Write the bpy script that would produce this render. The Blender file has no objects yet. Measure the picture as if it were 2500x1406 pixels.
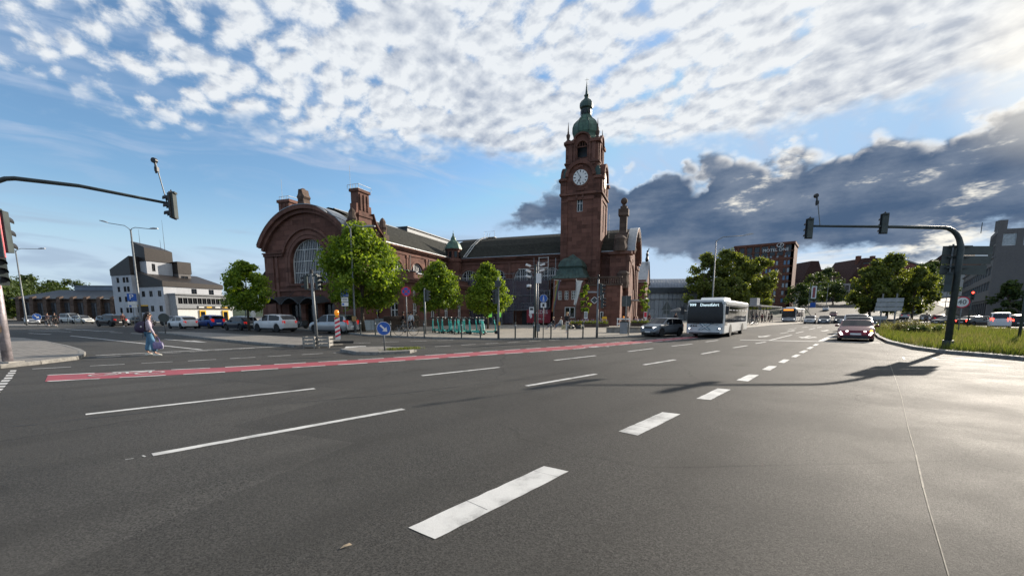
import bpy, bmesh, math, random
import numpy as np
from mathutils import Vector, Matrix, noise as mnoise

R = math.radians
scene = bpy.context.scene
COL = scene.collection

# ------------------------------------------------------------------ camera, sky, sun, exposure
FPX, EYE, PITCH = 1060.0, 1.6, R(8.04)          # focal length in photo pixels (2500 px wide), eye height, downward pitch
cam_data = bpy.data.cameras.new('camera')
cam_data.sensor_fit = 'HORIZONTAL'
cam_data.sensor_width = 36.0
cam_data.lens = 36.0 * FPX / 2500.0
cam_data.shift_y = (918.0 - 703.0) / 2500.0
cam_data.clip_start = 0.05
cam_data.clip_end = 6000.0
cam = bpy.data.objects.new('camera', cam_data)
cam.location = (0, 0, EYE)
cam.rotation_euler = (R(90) - PITCH, 0, 0)
COL.objects.link(cam)
scene.camera = cam

SUN_AZ, SUN_EL = R(51.0), R(19.6)               # azimuth measured from +Y towards +X
sun_dir = Vector((math.sin(SUN_AZ) * math.cos(SUN_EL), math.cos(SUN_AZ) * math.cos(SUN_EL), math.sin(SUN_EL)))
sun_data = bpy.data.lights.new('sun', 'SUN')
sun_data.energy = 5.0
sun_data.angle = R(0.6)
sun_data.color = (1.0, 0.90, 0.77)
sun = bpy.data.objects.new('sun', sun_data)
sun.rotation_euler = sun_dir.to_track_quat('Z', 'Y').to_euler()
sun.location = sun_dir * 200
COL.objects.link(sun)

vs = scene.view_settings
vs.view_transform = 'Standard'
vs.look = 'None'
vs.exposure = 0.68
vs.gamma = 1.0
vs.use_curve_mapping = False
scene.cycles.max_bounces = 5
scene.cycles.transparent_max_bounces = 12
scene.cycles.caustics_reflective = False
scene.cycles.caustics_refractive = False
scene.cycles.sample_clamp_indirect = 4.0


class NT:
    """Small helper for building node trees."""
    def __init__(self, tree):
        self.t = tree
        self.n = tree.nodes
        self.l = tree.links

    def node(self, kind, **kw):
        nd = self.n.new(kind)
        for k, v in kw.items():
            setattr(nd, k, v)
        return nd

    def put(self, sock, v):
        if isinstance(v, bpy.types.NodeSocket):
            self.l.new(v, sock)
        elif v is not None:
            if isinstance(v, (tuple, list)) and len(v) == 3 and len(sock.default_value) == 4:
                v = (*v, 1.0)
            sock.default_value = v

    def m(self, op, a, b=None, c=None, clamp=False):
        nd = self.node('ShaderNodeMath', operation=op, use_clamp=clamp)
        for s, v in zip(nd.inputs, (a, b, c)):
            self.put(s, v)
        return nd.outputs[0]

    def vm(self, op, a, b=None, scale=None):
        nd = self.node('ShaderNodeVectorMath', operation=op)
        self.put(nd.inputs[0], a)
        if b is not None:
            self.put(nd.inputs[1], b)
        if scale is not None:
            self.put(nd.inputs['Scale'], scale)
        return nd.outputs['Value'] if op in ('DOT_PRODUCT', 'LENGTH') else nd.outputs[0]

    def xyz(self, x, y, z):
        nd = self.node('ShaderNodeCombineXYZ')
        for s, v in zip(nd.inputs, (x, y, z)):
            self.put(s, v)
        return nd.outputs[0]

    def sep(self, v):
        nd = self.node('ShaderNodeSeparateXYZ')
        self.put(nd.inputs[0], v)
        return nd.outputs[0], nd.outputs[1], nd.outputs[2]

    def smooth(self, v, lo, hi, a=0.0, b=1.0):
        nd = self.node('ShaderNodeMapRange', interpolation_type='SMOOTHSTEP')
        for s, val in zip(nd.inputs, (v, lo, hi, a, b)):
            self.put(s, val)
        return nd.outputs[0]

    def noise(self, vec, scale, detail=4.0, rough=0.55, dist=0.0, dim='3D'):
        nd = self.node('ShaderNodeTexNoise', noise_dimensions=dim)
        self.put(nd.inputs['Vector'], vec)
        nd.inputs['Scale'].default_value = scale
        nd.inputs['Detail'].default_value = detail
        nd.inputs['Roughness'].default_value = rough
        nd.inputs['Distortion'].default_value = dist
        return nd.outputs[0]

    def voro(self, vec, scale, feature='SMOOTH_F1', smooth=0.6, rnd=1.0, dim='3D'):
        nd = self.node('ShaderNodeTexVoronoi', feature=feature, voronoi_dimensions=dim)
        self.put(nd.inputs['Vector'], vec)
        nd.inputs['Scale'].default_value = scale
        nd.inputs['Randomness'].default_value = rnd
        if feature == 'SMOOTH_F1':
            nd.inputs['Smoothness'].default_value = smooth
        return nd.outputs['Distance']

    def mix(self, f, a, b, blend='MIX'):
        nd = self.node('ShaderNodeMix', data_type='RGBA', blend_type=blend)
        self.put(nd.inputs[0], f)
        self.put(nd.inputs[6], a)
        self.put(nd.inputs[7], b)
        return nd.outputs[2]

    def ramp(self, f, stops):
        nd = self.node('ShaderNodeValToRGB')
        cr = nd.color_ramp
        while len(cr.elements) > 1:
            cr.elements.remove(cr.elements[-1])
        for i, (p, c) in enumerate(stops):
            e = cr.elements[0] if i == 0 else cr.elements.new(p)
            e.position = p
            e.color = (*c, 1.0) if isinstance(c, (tuple, list)) else (c, c, c, 1.0)
        self.put(nd.inputs[0], f)
        return nd.outputs[0]


def build_world():
    w = bpy.data.worlds.new('World')
    scene.world = w
    w.use_nodes = True
    t = NT(w.node_tree)
    t.n.clear()
    out = t.node('ShaderNodeOutputWorld')
    bg = t.node('ShaderNodeBackground')
    t.l.new(bg.outputs[0], out.inputs[0])
    sky = t.node('ShaderNodeTexSky', sky_type='NISHITA')
    sky.sun_disc = False
    sky.sun_elevation = SUN_EL
    sky.sun_rotation = SUN_AZ
    sky.altitude = 120.0
    sky.air_density = 1.0
    sky.dust_density = 0.6
    sky.ozone_density = 1.5
    d = t.node('ShaderNodeTexCoord').outputs['Generated']
    x, y, z = t.sep(d)
    el = t.m('MULTIPLY', t.m('ARCSINE', z), 57.2958)
    az = t.m('MULTIPLY', t.m('ARCTAN2', x, y), 57.2958)
    zc = t.m('ADD', t.m('MAXIMUM', z, 0.0), 0.24)
    q = t.xyz(t.m('DIVIDE', x, zc), t.m('DIVIDE', y, zc), 0.0)
    S = 10.0                                           # the world strength is 0.1, cloud colours are given as seen
    def col(c, k=1.0):
        return tuple(v * S * k for v in c)
    cosang = t.vm('DOT_PRODUCT', d, tuple(sun_dir))
    near_sun = t.smooth(cosang, 0.78, 1.0)
    sky_c = t.mix(1.0, sky.outputs[0], (1.05, 1.28, 1.42), 'MULTIPLY')
    sky_c = t.vm('MINIMUM', sky_c, col((0.34, 0.50, 0.70)))
    # pale haze towards the horizon
    sky_c = t.mix(t.smooth(el, 14.0, 0.0, 0.0, 0.75), sky_c, col((0.50, 0.59, 0.69)))

    # --- high puffy layer (altocumulus) above about 18 degrees
    wn = t.node('ShaderNodeTexNoise', noise_dimensions='2D')
    t.put(wn.inputs['Vector'], q)
    wn.inputs['Scale'].default_value = 3.4
    wn.inputs['Detail'].default_value = 2.0
    warp = t.vm('SCALE', t.vm('SUBTRACT', wn.outputs[1], (0.5, 0.5, 0.5)), scale=0.06)
    qq = t.vm('ADD', q, warp)
    # the puffs are drawn out in rows that run towards the far left
    ca, sa = math.cos(R(38)), math.sin(R(38))
    qx, qy, _ = t.sep(qq)
    ru = t.m('ADD', t.m('MULTIPLY', qx, ca), t.m('MULTIPLY', qy, sa))
    rv = t.m('SUBTRACT', t.m('MULTIPLY', qy, ca), t.m('MULTIPLY', qx, sa))
    qr = t.xyz(t.m('MULTIPLY', ru, 1.15), t.m('MULTIPLY', rv, 0.95), 0.0)
    big = t.noise(q, 1.5, 2.0, 0.5, dim='2D')
    sx, sy = math.sin(SUN_AZ), math.cos(SUN_AZ)

    def puffs(vec, det):
        a = t.voro(vec, 14.0, 'SMOOTH_F1', 0.3, dim='2D')
        a2 = t.voro(vec, 7.0, 'SMOOTH_F1', 0.25, dim='2D')
        b = t.noise(vec, 17.0, det, 0.62, dim='2D')
        a = t.m('ADD', t.m('MULTIPLY', a, 0.72), t.m('MULTIPLY', a2, 0.38))
        return t.m('ADD', t.m('SUBTRACT', 0.86, a), t.m('MULTIPLY', t.m('SUBTRACT', b, 0.5), 0.95))
    p0 = puffs(qr, 5.0)
    off = t.vm('ADD', qr, (sx * 0.022, sy * 0.022, 0.0))
    p1 = puffs(off, 3.0)
    cover = t.m('MULTIPLY', t.m('SUBTRACT', big, 0.5), 0.7)
    left = t.smooth(az, -50.0, -6.0, -0.24, 0.36)
    edge = t.m('ADD', el, t.m('MULTIPLY', t.m('SUBTRACT', t.noise(q, 4.0, 4.0, 0.6, dim='2D'), 0.5), 8.0))
    layer = t.smooth(edge, 17.5, 20.5)
    dens = t.m('ADD', t.m('ADD', p0, cover), left)
    alpha = t.m('MULTIPLY', t.smooth(dens, 0.08, 0.60), layer)
    lit = t.m('MULTIPLY', t.m('SUBTRACT', p0, p1), 1.6)
    thick = t.smooth(t.m('ADD', dens, t.m('MULTIPLY', big, 0.9)), 1.10, 1.75)
    shade = t.m('ADD', t.m('SUBTRACT', 0.88, t.m('MULTIPLY', thick, 0.62)), lit, clamp=True)
    c_alto = t.mix(shade, col((0.31, 0.36, 0.45)), col((0.66, 0.69, 0.72)))
    c_alto = t.mix(t.m('MULTIPLY', near_sun, 0.15), c_alto, col((0.90, 0.86, 0.78)))
    # thin veil on the left
    veil = t.noise(t.vm('MULTIPLY', qr, (0.6, 2.2, 1.0)), 3.2, 4.0, 0.6, 0.6, dim='2D')
    veil_a = t.m('MULTIPLY', t.smooth(veil, 0.42, 0.75, 0.0, 0.6), t.smooth(edge, 11.0, 19.0))
    c = t.mix(veil_a, sky_c, col((0.40, 0.48, 0.62)))
    c = t.mix(alpha, c, c_alto)

    # --- low streaks near the horizon
    ls = t.xyz(t.m('MULTIPLY', az, 0.045), t.m('MULTIPLY', el, 0.34), 0.0)
    st = t.noise(ls, 1.0, 4.0, 0.6, 0.4, dim='2D')
    sa_ = t.m('MULTIPLY', t.smooth(st, 0.46, 0.66, 0.0, 0.75), t.smooth(el, 13.0, 7.0))
    left_low = t.smooth(az, -8.0, 12.0)
    c_str = t.mix(left_low, col((0.30, 0.39, 0.51)), col((0.72, 0.71, 0.68)))
    c = t.mix(sa_, c, c_str)

    # --- the dark bank with its bright upper rim
    fb = t.noise(t.xyz(t.m('MULTIPLY', az, 0.10), t.m('MULTIPLY', el, 0.17), 3.0), 1.0, 6.0, 0.62, 0.0, dim='2D')
    fbc = t.m('SUBTRACT', fb, 0.5)
    azn = t.m('MULTIPLY', t.m('ADD', az, 60.0), 1 / 180.0)
    def A(v): return (v + 60.0) / 180.0
    top = t.m('MULTIPLY', t.ramp(azn, [(A(-6), 0.22), (A(-2), 0.26), (A(1.4), 0.33), (A(5), 0.388), (A(12), 0.405), (A(22), 0.415), (A(26), 0.435), (A(36), 0.42), (A(48), 0.41), (A(80), 0.40), (A(115), 0.25)]), 40.0)
    bot = t.m('MULTIPLY', t.ramp(azn, [(A(-6), 0.25), (A(0), 0.245), (A(16), 0.195), (A(27), 0.15), (A(40), 0.15), (A(60), 0.16), (A(100), 0.24)]), 40.0)
    bl = t.voro(t.xyz(t.m('ADD', t.m('MULTIPLY', az, 0.22), t.m('MULTIPLY', fbc, 1.2)), t.m('MULTIPLY', el, 0.30), 5.0), 1.0, 'SMOOTH_F1', 0.3, dim='2D')
    bl2 = t.voro(t.xyz(t.m('ADD', t.m('MULTIPLY', az, 0.62), t.m('MULTIPLY', fbc, 2.0)), t.m('MULTIPLY', el, 0.75), 1.0), 1.0, 'F1', dim='2D')
    lump = t.m('ADD', t.m('MULTIPLY', t.m('SUBTRACT', 0.45, bl), 3.4), t.m('MULTIPLY', t.m('SUBTRACT', 0.45, bl2), 1.0))
    over = t.m('ADD', t.m('ADD', t.m('SUBTRACT', top, el), t.m('MULTIPLY', fbc, 6.0)), lump)
    under = t.m('ADD', t.m('SUBTRACT', el, bot), t.m('MULTIPLY', fbc, 11.0))
    body = t.m('MULTIPLY', t.smooth(over, -0.35, 1.3), t.smooth(under, -0.8, 1.4))
    body = t.m('MULTIPLY', body, t.m('MULTIPLY', t.smooth(az, -3.0, 0.5), t.smooth(az, 125.0, 85.0)))
    rim_w = t.smooth(t.m('ADD', az, t.m('MULTIPLY', fbc, 60.0)), 0.0, 30.0, 0.5, 2.3)
    rim = t.m('MULTIPLY', t.smooth(over, rim_w, 0.0), t.smooth(bl2, 0.75, 0.30))
    fb2 = t.noise(t.xyz(t.m('MULTIPLY', az, 0.085), t.m('MULTIPLY', el, 0.26), 9.0), 1.0, 6.0, 0.64, 0.0, dim='2D')
    rightness = t.smooth(az, 20.0, 52.0, 0.0, 0.085)
    holes = t.smooth(t.m('ADD', fb2, rightness), 0.62, 0.76)
    c_bank = t.mix(t.smooth(t.m('ADD', fb2, t.m('MULTIPLY', t.m('SUBTRACT', 0.45, bl), 0.25)), 0.30, 0.74), col((0.058, 0.098, 0.172)), col((0.155, 0.195, 0.265)))
    c_bank = t.mix(t.m('MULTIPLY', holes, t.smooth(az, 8.0, 30.0)), c_bank, col((0.80, 0.77, 0.69)))
    c_bank = t.mix(t.m('MULTIPLY', rim, t.smooth(az, 2.0, 10.0, 0.35, 1.0)), c_bank, col((0.84, 0.82, 0.78)))
    c = t.mix(body, c, c_bank)
    # glow of the sun through the cloud edge
    glow = t.m('MULTIPLY', t.smooth(cosang, 0.988, 1.0), 0.42)
    c = t.mix(glow, c, col((1.05, 0.97, 0.82)))
    # below the horizon
    c = t.mix(t.smooth(el, 0.5, -1.5), c, col((0.12, 0.12, 0.12)))
    t.l.new(c, bg.inputs[0])
    bg.inputs[1].default_value = 0.08
    w.cycles.sampling_method = 'MANUAL'
    w.cycles.sample_map_resolution = 256


build_world()

# ------------------------------------------------------------------ helpers
CP, SP = math.cos(PITCH), math.sin(PITCH)
rng = random.Random(7)


def _ray(px, py):
    a, b = (px - 1250.0) / FPX, (918.0 - py) / FPX
    return Vector((a, SP * b + CP, CP * b - SP))


def ground(px, py, z=0.0):
    """World point at height z seen at a photo position (used to survey the place)."""
    d = _ray(px, py)
    return Vector((0, 0, EYE)) + d * ((z - EYE) / d.z)


def at(px, py, Y):
    """World point at distance Y seen at a photo position."""
    d = _ray(px, py)
    return Vector((0, 0, EYE)) + d * (Y / d.y)


def hill(x, y):
    """Height of the ground: flat in front, climbing towards the far right."""
    def ss(v, a, b):
        v = max(0.0, min(1.0, (v - a) / (b - a)))
        return v * v * (3 - 2 * v)
    f = ss(x, 25, 70)
    r = y * 0.8 + x * 0.6
    return f * (ss(r, 118, 150) * 0.8 + min(30.0, max(0.0, r - 140) * 0.055 * ss(r, 140, 190)))


class MB:
    def __init__(self):
        self.v, self.f = [], []

    def add(self, vs, fs):
        o = len(self.v)
        self.v += [tuple(p) for p in vs]
        self.f += [tuple(i + o for i in f) for f in fs]
        return self

    def box(self, c, s, rot=None):
        hx, hy, hz = s[0] / 2, s[1] / 2, s[2] / 2
        vs = [Vector((x, y, z)) for z in (-hz, hz) for y in (-hy, hy) for x in (-hx, hx)]
        if rot is not None:
            vs = [rot @ p for p in vs]
        c = Vector(c)
        return self.add([p + c for p in vs], [(0, 2, 3, 1), (4, 5, 7, 6), (0, 1, 5, 4), (2, 6, 7, 3), (0, 4, 6, 2), (1, 3, 7, 5)])

    def span(self, a, b):
        return self.box([(p + q) / 2 for p, q in zip(a, b)], [abs(q - p) for p, q in zip(a, b)])

    def prism(self, poly, z0, z1, ax='z'):
        """Extrude a 2-D polygon; ax is the axis of extrusion."""
        def P(a, b, c):
            return {'z': (a, b, c), 'y': (a, c, b), 'x': (c, a, b)}[ax]
        n = len(poly)
        vs = [P(a, b, z0) for a, b in poly] + [P(a, b, z1) for a, b in poly]
        fs = [tuple(range(n))[::-1], tuple(range(n, 2 * n))] + [(i, (i + 1) % n, n + (i + 1) % n, n + i) for i in range(n)]
        return self.add(vs, fs)

    def tube(self, pts, r, n=8, caps=True):
        pts = [Vector(p) for p in pts]
        rs = r if isinstance(r, (list, tuple)) else [r] * len(pts)
        vs, fs = [], []
        up = None
        for i, p in enumerate(pts):
            t = (pts[min(i + 1, len(pts) - 1)] - pts[max(i - 1, 0)])
            t = t.normalized() if t.length > 1e-9 else Vector((0, 0, 1))
            if up is None:
                up = Vector((0, 0, 1)) if abs(t.z) < 0.9 else Vector((1, 0, 0))
            a = t.cross(up)
            if a.length < 1e-6:
                a = t.cross(Vector((0.3, 1, 0.2)))
            a.normalize()
            b = t.cross(a)
            up = -b if False else up
            for k in range(n):
                w = 2 * math.pi * k / n
                vs.append(p + (a * math.cos(w) + b * math.sin(w)) * rs[i])
        for i in range(len(pts) - 1):
            for k in range(n):
                k2 = (k + 1) % n
                fs.append((i * n + k, (i + 1) * n + k, (i + 1) * n + k2, i * n + k2))
        if caps:
            fs.append(tuple(range(n)))
            fs.append(tuple(range((len(pts) - 1) * n, len(pts) * n))[::-1])
        return self.add(vs, fs)

    def lathe(self, prof, n=16, c=(0, 0, 0), axis='z', phase=0.0):
        vs, fs = [], []
        for r, z in prof:
            for k in range(n):
                w = 2 * math.pi * k / n + phase
                p = (r * math.cos(w), r * math.sin(w), z)
                if axis == 'y':
                    p = (p[0], p[2], p[1])
                elif axis == 'x':
                    p = (p[2], p[0], p[1])
                vs.append((p[0] + c[0], p[1] + c[1], p[2] + c[2]))
        m = len(prof)
        for i in range(m - 1):
            for k in range(n):
                k2 = (k + 1) % n
                fs.append((i * n + k, i * n + k2, (i + 1) * n + k2, (i + 1) * n + k))
        fs.append(tuple(range(n))[::-1])
        fs.append(tuple(range((m - 1) * n, m * n)))
        return self.add(vs, fs)

    def ball(self, c, r, n=10, m=6):
        rx, ry, rz = r if isinstance(r, (tuple, list)) else (r, r, r)
        vs, fs = [], []
        for i in range(m + 1):
            t = math.pi * i / m
            for k in range(n):
                w = 2 * math.pi * k / n
                vs.append((c[0] + rx * math.sin(t) * math.cos(w), c[1] + ry * math.sin(t) * math.sin(w), c[2] + rz * math.cos(t)))
        for i in range(m):
            for k in range(n):
                k2 = (k + 1) % n
                fs.append((i * n + k, (i + 1) * n + k, (i + 1) * n + k2, i * n + k2))
        return self.add(vs, fs)

    def loft(self, secs, closed=True, caps=True):
        n = len(secs[0])
        vs = [p for s in secs for p in s]
        fs = []
        for i in range(len(secs) - 1):
            for k in range(n if closed else n - 1):
                k2 = (k + 1) % n
                fs.append((i * n + k, i * n + k2, (i + 1) * n + k2, (i + 1) * n + k))
        if caps and closed:
            fs.append(tuple(range(n))[::-1])
            fs.append(tuple(range((len(secs) - 1) * n, len(secs) * n)))
        return self.add(vs, fs)

    def mesh(self, name='mesh', smooth=False, weld=False):
        me = bpy.data.meshes.new(name)
        me.from_pydata(self.v, [], self.f)
        if weld or smooth:
            bm = bmesh.new()
            bm.from_mesh(me)
            bmesh.ops.remove_doubles(bm, verts=bm.verts, dist=1e-5)
            bmesh.ops.recalc_face_normals(bm, faces=bm.faces)
            bm.to_mesh(me)
            bm.free()
        if smooth:
            me.shade_smooth()
            if smooth is not True:
                me.set_sharp_from_angle(angle=R(smooth))
        return me


def obj(name, mb, mat, parent=None, smooth=False, loc=None, rotz=None):
    me = mb if isinstance(mb, bpy.types.Mesh) else mb.mesh(name, smooth)
    if not me.materials and mat is not None:
        me.materials.append(mat)
    o = bpy.data.objects.new(name, me)
    COL.objects.link(o)
    if parent is not None:
        o.parent = parent
    if loc is not None:
        o.location = loc
    if rotz is not None:
        o.rotation_euler = (0, 0, rotz)
    return o


def tag(o, label, cat, group=None):
    o['label'] = label
    o['category'] = cat
    if group:
        o['group'] = group
    return o


def thing(name, label, cat, loc=(0, 0, 0), rotz=0.0, group=None):
    o = bpy.data.objects.new(name, None)
    o.empty_display_size = 0.3
    COL.objects.link(o)
    o.location = loc
    o.rotation_euler = (0, 0, rotz)
    return tag(o, label, cat, group)


def struct(name, mb, mat, smooth=False, kind='structure'):
    o = obj(name, mb, mat, None, smooth)
    o['kind'] = kind
    return o


def copy_tree(o, parent=None):
    c = o.copy()
    COL.objects.link(c)
    if parent is not None:
        c.parent = parent
    for ch in list(o.children):
        copy_tree(ch, c)
    return c


def dup(root, loc, rotz, label=None, group=None):
    c = copy_tree(root)
    c.location = loc
    c.rotation_euler = (root.rotation_euler.x, root.rotation_euler.y, rotz)
    if label:
        c['label'] = label
    if group:
        c['group'] = group
    return c


def text_mesh(s, size, extrude=0.004, align='CENTER'):
    cu = bpy.data.curves.new('lettering', 'FONT')
    cu.body = s
    cu.size = size
    cu.extrude = extrude
    cu.align_x = align
    cu.align_y = 'CENTER'
    cu.resolution_u = 3
    o = bpy.data.objects.new('lettering', cu)
    COL.objects.link(o)
    dg = bpy.context.evaluated_depsgraph_get()
    me = bpy.data.meshes.new_from_object(o.evaluated_get(dg))
    bpy.data.objects.remove(o)
    me.materials.clear()
    return me


def text(name, s, size, mat, parent, loc, rot=(R(90), 0, 0), sx=1.0):
    """Lettering that reads from -Y (rot turns it)."""
    me = text_mesh(s, size)
    o = obj(name, me, mat, parent, loc=loc)
    o.rotation_euler = rot
    o.scale = (sx, 1, 1)
    return o


# ------------------------------------------------------------------ materials
def mat(name, base, rough=0.6, metal=0.0, var=0.12, vscale=3.0, bump=0.0, bscale=40.0, spec=0.5, emit=None, estr=0.0, coat=0.0, alpha=1.0, grime=0.0):
    m = bpy.data.materials.new(name)
    m.use_nodes = True
    t = NT(m.node_tree)
    b = t.n['Principled BSDF']
    b.inputs['Roughness'].default_value = rough
    b.inputs['Metallic'].default_value = metal
    b.inputs['Specular IOR Level'].default_value = spec
    b.inputs['Coat Weight'].default_value = coat
    b.inputs['Coat Roughness'].default_value = 0.08
    b.inputs['Alpha'].default_value = alpha
    co = t.node('ShaderNodeTexCoord').outputs['Object']
    if var > 0:
        n = t.noise(co, vscale, 6.0, 0.6)
        lo = tuple(c * (1 - var) for c in base)
        hi = tuple(min(1.0, c * (1 + var)) for c in base)
        c = t.mix(t.smooth(n, 0.3, 0.7), lo, hi)
        if grime > 0:
            x, y, z = t.sep(co)
            g = t.noise(t.xyz(t.m('MULTIPLY', t.m('ADD', x, y), 1.0), 0.0, t.m('MULTIPLY', z, 0.12)), 1.6, 5.0, 0.65)
            c = t.mix(t.smooth(g, 0.48, 0.75, 0.0, grime), c, tuple(v * 0.35 for v in base))
        t.l.new(c, b.inputs['Base Color'])
    else:
        b.inputs['Base Color'].default_value = (*base, 1)
    if bump > 0:
        bn = t.node('ShaderNodeBump')
        bn.inputs['Strength'].default_value = bump
        bn.inputs['Distance'].default_value = 0.02
        t.l.new(t.noise(co, bscale, 4.0, 0.6), bn.inputs['Height'])
        t.l.new(bn.outputs[0], b.inputs['Normal'])
    if emit:
        b.inputs['Emission Color'].default_value = (*emit, 1)
        b.inputs['Emission Strength'].default_value = estr
    return m


def stone_mat(name, base, course=0.42, length=1.1, dark=0.5, mortar=0.012, bump=0.35, dirt=0.35):
    """Ashlar masonry: courses follow the height, lengths run along the wall."""
    m = bpy.data.materials.new(name)
    m.use_nodes = True
    t = NT(m.node_tree)
    b = t.n['Principled BSDF']
    b.inputs['Roughness'].default_value = 0.85
    b.inputs['Specular IOR Level'].default_value = 0.2
    co = t.node('ShaderNodeTexCoord').outputs['Object']
    x, y, z = t.sep(co)
    v = t.xyz(t.m('ADD', x, y), z, 0.0)
    br = t.node('ShaderNodeTexBrick')
    t.put(br.inputs['Vector'], v)
    t.put(br.inputs['Color1'], tuple(c * 0.58 for c in base))
    t.put(br.inputs['Color2'], tuple(c * 1.42 for c in base))
    t.put(br.inputs['Mortar'], tuple(c * dark for c in base))
    br.inputs['Scale'].default_value = 1.0
    br.inputs['Mortar Size'].default_value = mortar
    br.inputs['Brick Width'].default_value = length
    br.inputs['Row Height'].default_value = course
    n = t.noise(co, 1.3, 7.0, 0.65)
    c = t.mix(t.smooth(n, 0.35, 0.7, 0.0, 0.55), br.outputs['Color'], tuple(min(1, k * 1.25) for k in base))
    g = t.noise(t.xyz(t.m('ADD', x, y), 0.0, t.m('MULTIPLY', z, 0.15)), 1.1, 6.0, 0.7)
    c = t.mix(t.smooth(g, 0.47, 0.8, 0.0, dirt), c, (base[0] * 0.28, base[1] * 0.32, base[2] * 0.36))
    t.l.new(c, b.inputs['Base Color'])
    bn = t.node('ShaderNodeBump')
    bn.inputs['Strength'].default_value = bump
    bn.inputs['Distance'].default_value = 0.03
    h = t.m('SUBTRACT', t.m('MULTIPLY', t.noise(co, 9.0, 5.0, 0.6), 0.6), br.outputs['Fac'])
    t.l.new(h, bn.inputs['Height'])
    t.l.new(bn.outputs[0], b.inputs['Normal'])
    return m


def asphalt_mat(name, base=(0.064, 0.061, 0.056), rough=0.74, patches=True):
    m = bpy.data.materials.new(name)
    m.use_nodes = True
    t = NT(m.node_tree)
    b = t.n['Principled BSDF']
    b.inputs['Specular IOR Level'].default_value = 0.15
    co = t.node('ShaderNodeTexCoord').outputs['Object']
    grit = t.noise(co, 190.0, 3.0, 0.85)
    mid = t.noise(co, 0.7, 6.0, 0.6)
    bigp = t.noise(co, 0.11, 4.0, 0.55)
    c = t.mix(t.smooth(grit, 0.32, 0.68), tuple(v * 0.35 for v in base), tuple(v * 1.75 for v in base))
    sv = t.node('ShaderNodeTexVoronoi', feature='F1', voronoi_dimensions='2D')
    t.l.new(co, sv.inputs['Vector'])
    sv.inputs['Scale'].default_value = 92.0
    s1, s2, _ = t.sep(sv.outputs['Color'])
    c = t.mix(0.8, c, t.mix(s1, tuple(v * 0.16 for v in base), tuple(v * 1.75 for v in base)))
    c = t.mix(t.smooth(s2, 0.88, 0.98, 0.0, 0.5), c, (0.16, 0.15, 0.13))
    c = t.mix(t.smooth(mid, 0.35, 0.7, 0.0, 0.5), c, tuple(v * 1.5 for v in base))
    c = t.mix(t.smooth(bigp, 0.4, 0.65, 0.0, 0.5), c, tuple(v * 0.55 for v in base))
    oil = t.noise(t.vm('MULTIPLY', co, (1.0, 1.0, 1.0)), 0.9, 2.0, 0.4)
    c = t.mix(t.smooth(oil, 0.66, 0.74, 0.0, 0.4), c, tuple(v * 0.35 for v in base))
    pv = t.node('ShaderNodeTexVoronoi', feature='F1', distance='CHEBYCHEV', voronoi_dimensions='2D')
    mpn = t.node('ShaderNodeMapping')
    mpn.inputs['Rotation'].default_value = (0, 0, R(-39))
    mpn.inputs['Scale'].default_value = (0.5, 1.6, 1)
    t.l.new(co, mpn.inputs[0])
    t.l.new(mpn.outputs[0], pv.inputs['Vector'])
    pv.inputs['Scale'].default_value = 0.11
    pr, _, _ = t.sep(pv.outputs['Color'])
    c = t.mix(t.smooth(pr, 0.0, 1.0, 0.0, 0.42), c, tuple(v * 0.55 for v in base))
    # fine cracks and sealed joints
    wob = t.vm('ADD', co, t.vm('SCALE', t.vm('SUBTRACT', t.xyz(mid, bigp, 0.0), (0.5, 0.5, 0.0)), scale=1.2))
    crack = t.voro(wob, 0.16, 'DISTANCE_TO_EDGE')
    c = t.mix(t.m('MULTIPLY', t.smooth(crack, 0.006, 0.0), t.smooth(bigp, 0.42, 0.55, 0.0, 0.75)), c, (0.016, 0.016, 0.016))
    # wheel tracks along the carriageway
    x, y, z = t.sep(co)
    u = t.m('SUBTRACT', t.m('MULTIPLY', x, 0.775), t.m('MULTIPLY', y, 0.632))
    tr = t.m('SINE', t.m('MULTIPLY', u, 3.6))
    c = t.mix(t.smooth(t.m('ADD', tr, t.m('MULTIPLY', t.m('SUBTRACT', mid, 0.5), 3.0)), 0.3, 1.6, 0.0, 0.42), c, tuple(v * 0.5 for v in base))
    t.l.new(c, b.inputs['Base Color'])
    t.l.new(t.smooth(mid, 0.3, 0.7, rough - 0.03, rough + 0.05), b.inputs['Roughness'])
    bn = t.node('ShaderNodeBump')
    bn.inputs['Strength'].default_value = 0.8
    bn.inputs['Distance'].default_value = 0.0045
    t.l.new(t.m('ADD', grit, t.m('MULTIPLY', s1, 0.9)), bn.inputs['Height'])
    t.l.new(bn.outputs[0], b.inputs['Normal'])
    return m


def paint_mat(name, base, wear=0.5):
    m = bpy.data.materials.new(name)
    m.use_nodes = True
    t = NT(m.node_tree)
    b = t.n['Principled BSDF']
    b.inputs['Roughness'].default_value = 0.6
    co = t.node('ShaderNodeTexCoord').outputs['Object']
    g = t.noise(co, 140.0, 3.0, 0.7)
    w = t.noise(co, 2.2, 6.0, 0.65)
    c = t.mix(t.smooth(g, 0.3, 0.7), tuple(v * 0.8 for v in base), base)
    c = t.mix(t.smooth(t.m('ADD', w, t.m('MULTIPLY', t.m('SUBTRACT', g, 0.5), 0.5)), 0.42, 0.78, 0.0, wear), c, (0.07, 0.068, 0.065))
    t.l.new(c, b.inputs['Base Color'])
    bn = t.node('ShaderNodeBump')
    bn.inputs['Strength'].default_value = 0.5
    bn.inputs['Distance'].default_value = 0.006
    t.l.new(g, bn.inputs['Height'])
    t.l.new(bn.outputs[0], b.inputs['Normal'])
    return m


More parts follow.
